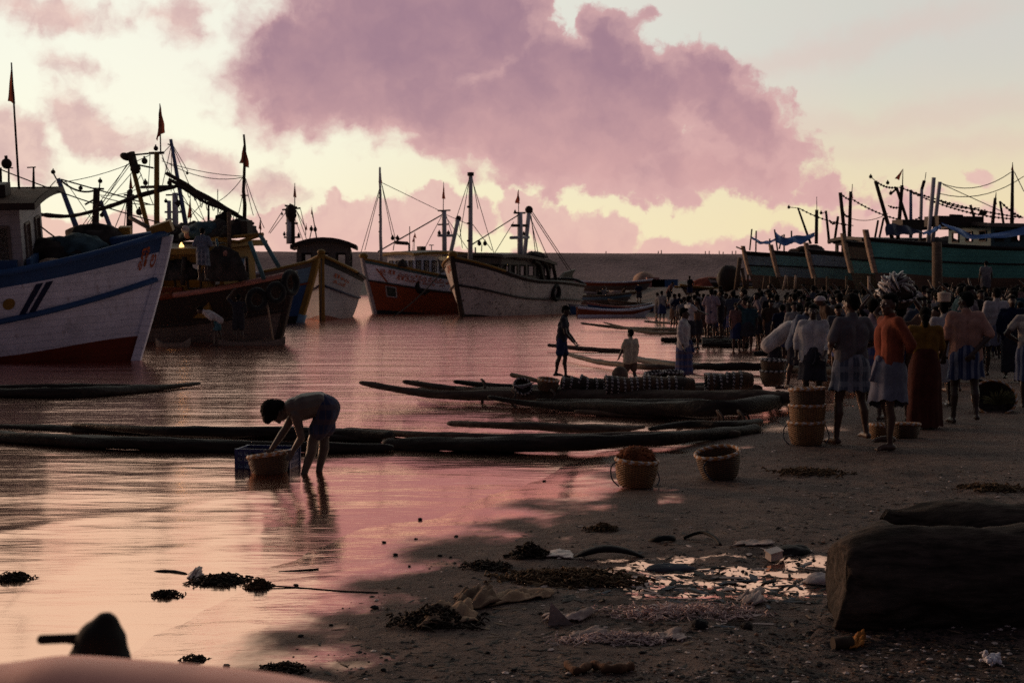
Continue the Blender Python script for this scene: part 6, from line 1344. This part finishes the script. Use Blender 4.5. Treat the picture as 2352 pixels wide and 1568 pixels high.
# ================================================================ rubbish on the sand
def gpt(px, py, dz=0.): p = on_ground(px, py); return p+V3(0, 0, dz)
WEED = simple('seaweed', (.040, .026, .017), .8, .6, 5, 1., 30); WEED2 = simple('dry_weed', (.10, .060, .032), .9, .6, 5, 1., 30)
def tangle(name, label, cat, x0, x1, y0, y1, n, mat, hgt=.10, thick=.006, strand=.10, cores=3, seed=0, group=None):
    """a heap of tangled strands round a few lumps"""
    rnd = random.Random(seed+5); a = gpt((x0+x1)/2, y1); e = empty(name, a, (0, 0, 0), label, cat, group); px = a.y/FPX
    W2 = (x1-x0)*px/2; D2 = max(.05, (gpt((x0+x1)/2, y0+(y1-y0)*.45).y-a.y)*.5); D2 = min(D2, W2*.8); c = V3(0, D2, 0)
    for i in range(cores):
        u = rnd.uniform(-.6, .6); o = lump(c+V3(u*W2, rnd.uniform(-.3, .3)*D2, -.01), (W2*rnd.uniform(.3, .5), D2*rnd.uniform(.5, .8), hgt*rnd.uniform(.3, .65)), mat, 'clump', e, seed+i, .5, True, 4.)
    mb = MB()
    for i in range(n):
        u, v = rnd.gauss(0, .52), rnd.gauss(0, .5)
        if abs(u) > 1.2 or abs(v) > 1.2: continue
        q = max(0, 1-u*u-v*v)**1.5; p = c+V3(u*W2, v*D2, hgt*q*rnd.random()+.004); d = V3(rnd.uniform(-1, 1), rnd.uniform(-1, 1)*.7, rnd.uniform(-.35, .15))*strand*.62
        pts = [p, p+d*.3+V3(rnd.uniform(-1, 1), rnd.uniform(-1, 1), rnd.uniform(0, 1))*strand*.25, p+d*.7+V3(rnd.uniform(-1, 1), rnd.uniform(-1, 1), .2)*strand*.2, p+d]
        for k in pts: k.z = max(k.z, .002)
        mb.tube(bez(pts, 7), [thick*rnd.uniform(.5, 1.3)]*6+[thick*.3], 4)
    mb.build('strands', mat, e); return e
tangle('seaweed_heap', 'large dark seaweed heap with crumpled tan cloth on its front', 'seaweed', 905, 1090, 1370, 1445, 420, WEED, .085, .006, .09, 5, 1)
tangle('seaweed_heap', 'round seaweed heap at the left end of the puddle', 'seaweed', 1175, 1262, 1242, 1284, 300, WEED, .085, .006, .09, 4, 2)
tangle('seaweed_heap', 'broad flat mat of dry weed left of the puddle', 'seaweed', 1130, 1470, 1285, 1350, 620, WEED2, .05, .006, .12, 6, 3)
tangle('seaweed_heap', 'dark weed strung along the wet sand, left of the rope end', 'seaweed', 430, 560, 1305, 1345, 300, WEED, .04, .005, .08, 3, 4)
tangle('seaweed_heap', 'tufted weed clump where the thin rope starts', 'seaweed', 565, 618, 1318, 1352, 200, WEED2, .05, .005, .06, 2, 5)
tangle('seaweed_heap', 'pair of small weed clumps in the shallow wash, lower left', 'seaweed', 340, 412, 1345, 1372, 120, WEED, .025, .005, .05, 1, 6)
tangle('seaweed_heap', 'dark weed clump cut off by the left edge', 'seaweed', -20, 60, 1312, 1336, 140, WEED, .035, .005, .07, 2, 7)
tangle('seaweed_heap', 'thin weed wreath on wet sand above the tan cloth', 'seaweed', 1060, 1170, 1285, 1310, 160, WEED, .03, .005, .08, 1, 8)
tangle('seaweed_heap', 'small weed heap near the bottom edge, left of the centre', 'seaweed', 590, 690, 1505, 1548, 170, WEED, .025, .005, .06, 1, 9)
tangle('seaweed_heap', 'little dark weed tuft alone on the wet sand, bottom left', 'seaweed', 405, 470, 1490, 1522, 80, WEED, .02, .004, .045, 1, 10)
tangle('seaweed_heap', 'sprig with an upright stalk on the open sand below the two baskets', 'seaweed', 1350, 1420, 1195, 1222, 120, WEED2, .05, .006, .07, 1, 11)
tangle('seaweed_heap', 'weed litter on the right beyond the two baskets', 'seaweed', 1790, 1960, 1060, 1095, 260, WEED2, .03, .006, .10, 2, 12)
tangle('seaweed_heap', 'weed litter on the sand at the far right edge', 'seaweed', 2230, 2360, 1075, 1130, 300, WEED2, .03, .006, .12, 2, 13)
tangle('seaweed_heap', 'pale stringy scraps below the white triangle of cloth', 'seaweed', 1290, 1560, 1440, 1482, 520, simple('pale_string', (.62, .46, .41), .9), .035, .0034, .10, 0, 14)
tangle('seaweed_heap', 'pale stringy scraps spread right of the white triangle of cloth', 'seaweed', 1400, 1760, 1365, 1425, 460, simple('pale_string_two', (.56, .40, .36), .9), .03, .0034, .11, 0, 15)
TAN = simple('tan_cloth', (.30, .19, .12), .9, .45, 6, .8, 26); PALE = simple('pale_plastic', (.40, .29, .26), .5, .3, 5, .4, 20, .4); WHT = simple('dirty_white_cloth', (.36, .27, .24), .85, .55, 5, .6, 22); BRN = simple('brown_cloth', (.14, .085, .055), .9, .5, 5, .8, 22); BLK = simple('tarred_wood', (.018, .015, .015), .7, .4, 5, .8, 22)
def sheet(label, name, cat, corners, mat, h=.05, seed=0, res=22, crump=1.4):
    mx_ = sum(c[0] for c in corners)/4; my_ = sum(c[1] for c in corners)/4
    if mat is WHT or mat is PALE: corners = [(mx_+(c[0]-mx_)*.78, my_+(c[1]-my_)*.62) for c in corners]
    """crumpled scrap lying on the sand, spread between four photo corners"""
    c = [gpt(*q) for q in corners]; o = sum(c, V3(0, 0, 0))/4; rows = []
    for i in range(res):
        for_ = []
        for j in range(res):
            u, v = i/(res-1), j/(res-1); p = c[0].lerp(c[1], u).lerp(c[3].lerp(c[2], u), v)
            n = float(fbm(np.array([u*4.5+seed]), np.array([v*4.5+seed*2]), 4, seed)[0]); ed = min(u, v, 1-u, 1-v)*4
            p = p+V3((n-.5)*.06*crump, (n-.5)*.05*crump, 0); p.z = gz(p.x, p.y)+.006+h*max(0, n-.32)*2*min(1, .3+ed); for_.append(p-o)
        rows.append(for_)
    ob = MB().grid(rows).build(name, mat, None, label, cat); ob.location = o
    sd = ob.modifiers.new('t', 'SOLIDIFY'); sd.thickness = .006; return ob
sheet('crumpled tan cloth lying against the large seaweed heap', 'cloth', 'cloth', [(960, 1448), (1100, 1432), (1080, 1400), (965, 1405)], TAN, .09, 1)
sheet('brown rag behind the tan cloth on the seaweed heap', 'cloth', 'cloth', [(1040, 1400), (1140, 1395), (1130, 1362), (1050, 1370)], BRN, .09, 2)
sheet('striped tan bundle pointing right from the seaweed heap', 'cloth', 'cloth', [(1135, 1392), (1270, 1372), (1262, 1358), (1140, 1370)], TAN, .05, 3)
sheet('torn white cloth spread beside the upright white triangle', 'cloth', 'cloth', [(1240, 1438), (1345, 1434), (1390, 1400), (1240, 1408)], WHT, .05, 4, crump=1.6)
sheet('pale torn scrap low on the sand below the white triangle', 'cloth', 'cloth', [(1290, 1472), (1420, 1476), (1430, 1452), (1300, 1455)], WHT, .04, 5, crump=1.8)
sheet('folded pale plastic bag right of the white triangle', 'plastic_scrap', 'plastic', [(1432, 1418), (1562, 1416), (1555, 1395), (1440, 1398)], PALE, .05, 6)
sheet('pale scrap below the folded plastic bag', 'plastic_scrap', 'plastic', [(1500, 1490), (1600, 1468), (1560, 1440), (1470, 1456)], WHT, .035, 7, crump=1.8)
sheet('pink white sheet by the round seaweed heap', 'plastic_scrap', 'plastic', [(1245, 1285), (1330, 1290), (1310, 1264), (1250, 1264)], PALE, .02, 8)
sheet('long pale rag beyond the puddle', 'cloth', 'cloth', [(1672, 1258), (1790, 1254), (1780, 1242), (1680, 1245)], WHT, .02, 9)
sheet('stringy white scrap on the front edge of the puddle', 'cloth', 'cloth', [(1690, 1400), (1760, 1396), (1745, 1350), (1700, 1365)], WHT, .05, 10, crump=1.8)
o = gpt(1278, 1436); MB().add([(-.045, 0, 0), (.09, .02, 0), (-.03, .01, .125), (.01, .05, .02)], [(0, 1, 2), (1, 3, 2), (3, 0, 2)], 0, False).build('white_rag', WHT, None, 'stiff white triangle of cloth standing up on the sand', 'cloth').location = o
mb = MB().box((0, 0, .025), (.095, .07, .05), taper=.9).box((0, 0, .053), (.102, .076, .008)); ob = mb.build('white_tub', simple('white_tub_plastic', (.62, .5, .44), .5), None, 'small white tub lying at the back edge of the puddle', 'tub'); ob.location = gpt(1778, 1281); ob.rotation_euler = (R(12), R(-10), .4)
lump(gpt(1888, 1340, .01), (.11, .07, .055), simple('grey_white_foam', (.5, .42, .40)), 'foam_slab', None, 21, .18, label='rounded pale foam slab at the right end of the puddle', cat='foam')
lump(gpt(1822, 1268), (.13, .10, .05), BLK, 'dark_slab', None, 22, .25, label='flat black slab behind the white tub', cat='slab')
ob = MB().tube(bez([V3(-.22, 0, .01), V3(-.05, 0, .06), V3(.10, .01, .05), V3(.25, .03, .0)], 14), [.01, .03, .045, .05, .052, .055, .055, .052, .05, .045, .04, .03, .02, .008], 9, flat=.45).build('plank', BLK, None, 'curved black plank lying behind the pink white sheet', 'plank'); ob.location = gpt(1395, 1281)
MB().tube(bez([gpt(1570, 1238, .01), gpt(1610, 1238, .05), gpt(1640, 1246, .04), gpt(1655, 1252, .0)], 14), .013, 6).build('bent_stick', BLK, None, 'thin black bent stick arching on the sand beyond the puddle', 'stick')
tyre(gpt(1520, 1240, .0), .10, (R(70), 0, .3), 'half buried black rubber ring beyond the puddle', None, .25)
lump(gpt(1540, 1308, 0), (.16, .07, .04), simple('blue_grey_stone', (.07, .075, .09)), 'smooth_stone', None, 23, .2, label='long smooth blue grey stone at the edge of the puddle', cat='stone')
mb = MB(); pts = bez([gpt(1300, 1528, .015), gpt(1325, 1550, .02), gpt(1362, 1538, .025), gpt(1400, 1546, .02), gpt(1450, 1540, .02)], 30); mb.tube(pts, [.010+.010*abs(math.sin(i*.7))+.006*(i/30) for i in range(30)], 9).build('coir_rope', simple('brown_coir', (.12, .06, .035), .95, .5, 9, 1., 40), None, 'thick frayed brown rope piece near the bottom edge', 'rope')
def stone(px, py, r, c, lab, seed): lump(gpt(px, py, r*.25), (r, r*.85, r*.8), simple('stone_'+str(seed), c, .8, .4, 9, .6, 30), 'stone', None, seed, .35, False, 2.2, label=lab, cat='stone')
stone(1608, 1440, .045, (.022, .02, .02), 'biggest angular black stone on the sand below the puddle', 101); stone(1716, 1443, .032, (.028, .02, .018), 'smaller black stone right of the big angular one', 102)
ob = MB().tube([(-.05, 0, .03), (.05, 0, .03)], .032, 14).build('rusty_can', simple('rusty_can', (.05, .03, .02), .7), None, 'dark can lying in front of the big log boat end', 'can'); ob.location = gpt(1935, 1490); ob.rotation_euler = (0, 0, .2)
sheet('small orange peel scrap beside the dark can', 'peel', 'scrap', [(1950, 1492), (1982, 1488), (1975, 1472), (1955, 1476)], simple('orange_scrap', (.38, .14, .03)), .05, 12)
mb = MB()
for i in range(60): mb.ell(V3(random.gauss(0, .017), random.gauss(0, .015), abs(random.gauss(.02, .014))), random.uniform(.008, .014), None, 7, 5)
mb.build('foam_lump', simple('white_foam', (.80, .74, .76), .8), None, 'knobbly white foam lump at the lower right', 'foam').location = gpt(2280, 1524)
MB().tube(bez([gpt(612, 1348, .01), gpt(690, 1350, .002), gpt(780, 1357, .002), gpt(868, 1361, .002)], 20), .005, 5).build('thin_rope', M['rope'], None, 'thin straight rope running right from the tufted weed clump', 'rope')
MB().tube(bez([gpt(640, 1312, -.004), gpt(690, 1310, .0), gpt(732, 1307, .002)], 10), .008, 6).build('drift_stick', BLK, None, 'dark stick lying on the wet sand left of the drifting litter', 'stick')
MB().tube(bez([gpt(352, 1311, -.006), gpt(395, 1312, -.002), gpt(430, 1318, .0)], 10), [.006, .012, .015, .016, .014, .015, .013, .012, .01, .004], 7).build('drift_log', BLK, None, 'short dark driftwood lying in the wash above the weed line', 'driftwood')
sheet('pale plastic bag caught on the weed line in the wash', 'plastic_scrap', 'plastic', [(425, 1332), (470, 1334), (468, 1308), (432, 1312)], PALE, .06, 13)
sg = 'scattered stones on the wet sand'
for i, (x, y, r) in enumerate(((860, 1397, .028), (690, 1462, .02), (520, 1530, .02), (955, 1238, .016), (882, 1246, .02), (908, 1275, .022), (1010, 1277, .02), (965, 1193, .022), (1250, 1105, .02), (1048, 1232, .018), (680, 1345, .02), (880, 1540, .02), (990, 1530, .018), (1120, 1500, .018), (760, 1436, .014), (1540, 1550, .018), (1860, 1455, .024), (2050, 1475, .022), (2130, 1470, .02), (1475, 1500, .02), (1180, 1540, .02), (1035, 1280, .014), (1060, 1297, .012), (940, 1300, .012))):
    lump(gpt(x, y, r*.3), (r*.85, r*.6, r*.36), BLK, 'stone', None, 200+i, .4, False, 2.2, label='small dark stone on the wet sand near the waterline', cat='stone', group=sg)
# fine litter: pebbles, chips, shells and bits of weed over the whole beach
def scatter(name, label, n, mats, smin, smax, seed, kind='pebble', zone=None):
    rnd = np.random.default_rng(seed); mb_v = []; mb_f = []; mb_m = []
    ico = [(0, 0, 1), (.9, 0, .2), (.28, .85, .2), (-.72, .53, .2), (-.72, -.53, .2), (.28, -.85, .2), (0, 0, -.4)]
    icf = [(0, 1, 2), (0, 2, 3), (0, 3, 4), (0, 4, 5), (0, 5, 1), (6, 2, 1), (6, 3, 2), (6, 4, 3), (6, 5, 4), (6, 1, 5)]
    px = rnd.uniform(0, 2352, n*4); py = 1000+568*rnd.random(n*4)**.8
    if zone == 'puddle': px = rnd.normal(1600, 170, n*4); py = rnd.normal(1330, 38, n*4)
    d = np.stack([(px-1176)/FPX, np.full(px.shape, 1.0), -(py-HOR)/FPX], -1); Y = ZC/((py-HOR)/FPX); X = d[:, 0]*Y
    z = ground_z(X, Y); s = shore_dist(X, Y); cl = fbm(X*1.6, Y*1.6, 4, seed)
    ok = (s > .25) & ((cl > .47) | (rnd.random(len(cl)) < .25)) & (rnd.random(len(s)) < np.clip((s-.7)/3.8, .0, 1)); ix = np.nonzero(ok)[0][:n]
    for i in ix:
        r = smin*(smax/smin)**(rnd.random()**2.2); a = rnd.uniform(0, 2*PI); fl = rnd.uniform(.25, .7) if kind == 'pebble' else .25; el_ = rnd.uniform(1, 1.6) if kind == 'pebble' else rnd.uniform(2, 5.5); b0 = len(mb_v)
        for (x, y, zz) in ico:
            x *= r*el_*rnd.uniform(.75, 1.25); y *= r*rnd.uniform(.75, 1.25); mb_v.append((X[i]+x*math.cos(a)-y*math.sin(a), Y[i]+x*math.sin(a)+y*math.cos(a), max(z[i], WL)+zz*r*fl+r*.05))
        mb_f += [[k+b0 for k in f] for f in icf]; mi = int(rnd.choice(len(mats), p=[.62]+[.38/(len(mats)-1)]*(len(mats)-1))); mb_m += [mi]*10
    me = bpy.data.meshes.new(name); me.from_pydata(mb_v, [], mb_f); [me.materials.append(m_) for m_ in mats]; me.polygons.foreach_set('material_index', mb_m); me.update()
    link(me, name, None, label, name.split('_')[-1], None, 'stuff')
PB = [simple('peb_dark', (.030, .024, .022), .8), simple('peb_brown', (.10, .062, .042), .8), simple('peb_pale', (.58, .44, .38), .7), simple('peb_rust', (.13, .06, .035), .8)]
scatter('gravel', 'fine pebbles and shell chips strewn over the dark sand', 11000, PB, .004, .020, 3)
scatter('weed_litter', 'small bits of weed and straw strewn over the dark sand', 7500, [simple('lit_dark', (.028, .020, .017)), simple('lit_straw', (.18, .11, .07)), simple('lit_black', (.014, .013, .014))], .004, .016, 4, 'litter')
scatter('puddle_litter', 'dark scraps soaking in the long puddle', 520, [simple('pl_dark', (.022, .018, .018)), simple('pl_blue', (.05, .06, .08)), simple('pl_pale', (.4, .3, .27))], .008, .034, 6, 'litter', 'puddle')
# ================================================================ big log boat end at the right, rail and post in the foreground
BIG = wood('old_black_timber', (.062, .045, .036), .92, (.9, 4, 4), 5., .75)
e = empty('log_boat', gpt(2150, 1450), (0, 0, 0), 'butt end of a heavy black log boat lying on the sand at the right edge', 'log boat')
def slab(name, x0, x1, yc, hw, z0, z1, tip=None, seed=0):
    rows = []; n = 90; m = 64
    for i in range(n):
        u = i/(n-1); x = x0+(x1-x0)*u**1.5; e0 = min(1, (x-x0)/.32); k = .86+.14*math.sqrt(max(0, 1-(1-e0)**2)); kt = .70+.30*math.sqrt(max(0, 1-(1-e0)**2))
        sh_ = 1.0
        if tip: sh_ = sm01(-.05, tip, x-x0)*.92+.08
        row = []
        for j in range(m):
            a = 2*PI*j/m; ca, sa = math.cos(a), math.sin(a); sq = 1/max(abs(ca)**2.3+abs(sa)**2.3, 1e-6)**(1/2.3)
            nz = 2*(float(fbm(np.array([x*4+seed]), np.array([a*1.6+9]), 5, seed)[0])-.5)
            zz = (z0+z1)/2+(z1-z0)/2*sa*sq*(kt if sa > 0 else k)*sh_+(1-sh_)*(z1-z0)*.42+.03*nz+.012*x
            row.append(V3(x+.05*nz*(1-u)+.02*sa*(1-u), yc+hw*ca*sq*k*sh_+.045*nz, zz+.02*nz))
        rows.append(row)
    mb = MB().grid(rows, cv=True); b0 = 0; mb.f.append(list(range(m))[::-1]); mb.m.append(0); mb.s.append(False); return mb.build(name, BIG, e)
o = e.location; X0 = P(1922, 1430, 7.35).x-o.x
slab('front_log', X0, 2.6, .22, .24, -.05, .50, None, 1)
slab('rear_log', P(2028, 1195, 8.0).x-o.x, 2.8, .80, .28, -.02, .54, .55, 2)
# pink gunwale close to the camera, and the black post standing on its far side
PK = simple('sky_pink_gunwale', (.90, .42, .32), .55, .12, 2., .1, 9)  # pink light of the evening sky put into the gunwale's base colour
ga, gb = P(-60, 1545, 2.4), P(720, 1580, 2.1)
path = [P(-160, 1540, 1.550), P(0, 1527, 1.519), P(130, 1510, 1.488), P(300, 1520, 1.457), P(450, 1533, 1.426), P(640, 1556, 1.376), P(900, 1610, 1.302)]
o = path[2].copy(); e = empty('boat_gunwale', o, (0, 0, 0), 'pale pink boat gunwale very close to the camera along the lower left edge', 'boat')
pp = [q-o for q in bez(path, 30)]; rows = [[q+V3(0, -.07, -.25), q+V3(0, -.055, -.022), q+V3(0, -.04, -.005), q+V3(0, 0, .0), q+V3(0, .03, -.005), q+V3(0, .045, -.022), q+V3(0, .05, -.25)] for q in pp]
MB().grid(rows).build('rail', PK, e)
pb_ = [P(230, 1560, 1.68)]; o = pb_[0].copy(); e = empty('mooring_post', (o.x, o.y, o.z), (0, 0, 0), 'black rounded wooden post with a stub peg pointing left, behind the pink gunwale', 'post')
BKM = simple('black_post', (.010, .009, .009), .8); q = lambda x, y, d=1.68: P(x, y, d)-o
mb = MB().chain([q(232, 1600), q(228, 1530), q(232, 1480), q(243, 1436)], [.041, .040, .032, .017]); MBx = mb; MBx.ell(q(240, 1446), (.019, .018, .018), None, 14, 9); MBx.chain([q(200, 1500), q(222, 1470)], [.019, .022])
me = remesh(MBx, .004, 4, .5, 'post'); me.materials.append(BKM); link(me, 'post', e)
MB().chain([q(200, 1468), q(150, 1466), q(96, 1468)], [.008, .0058, .006]).build('peg', BKM, e)
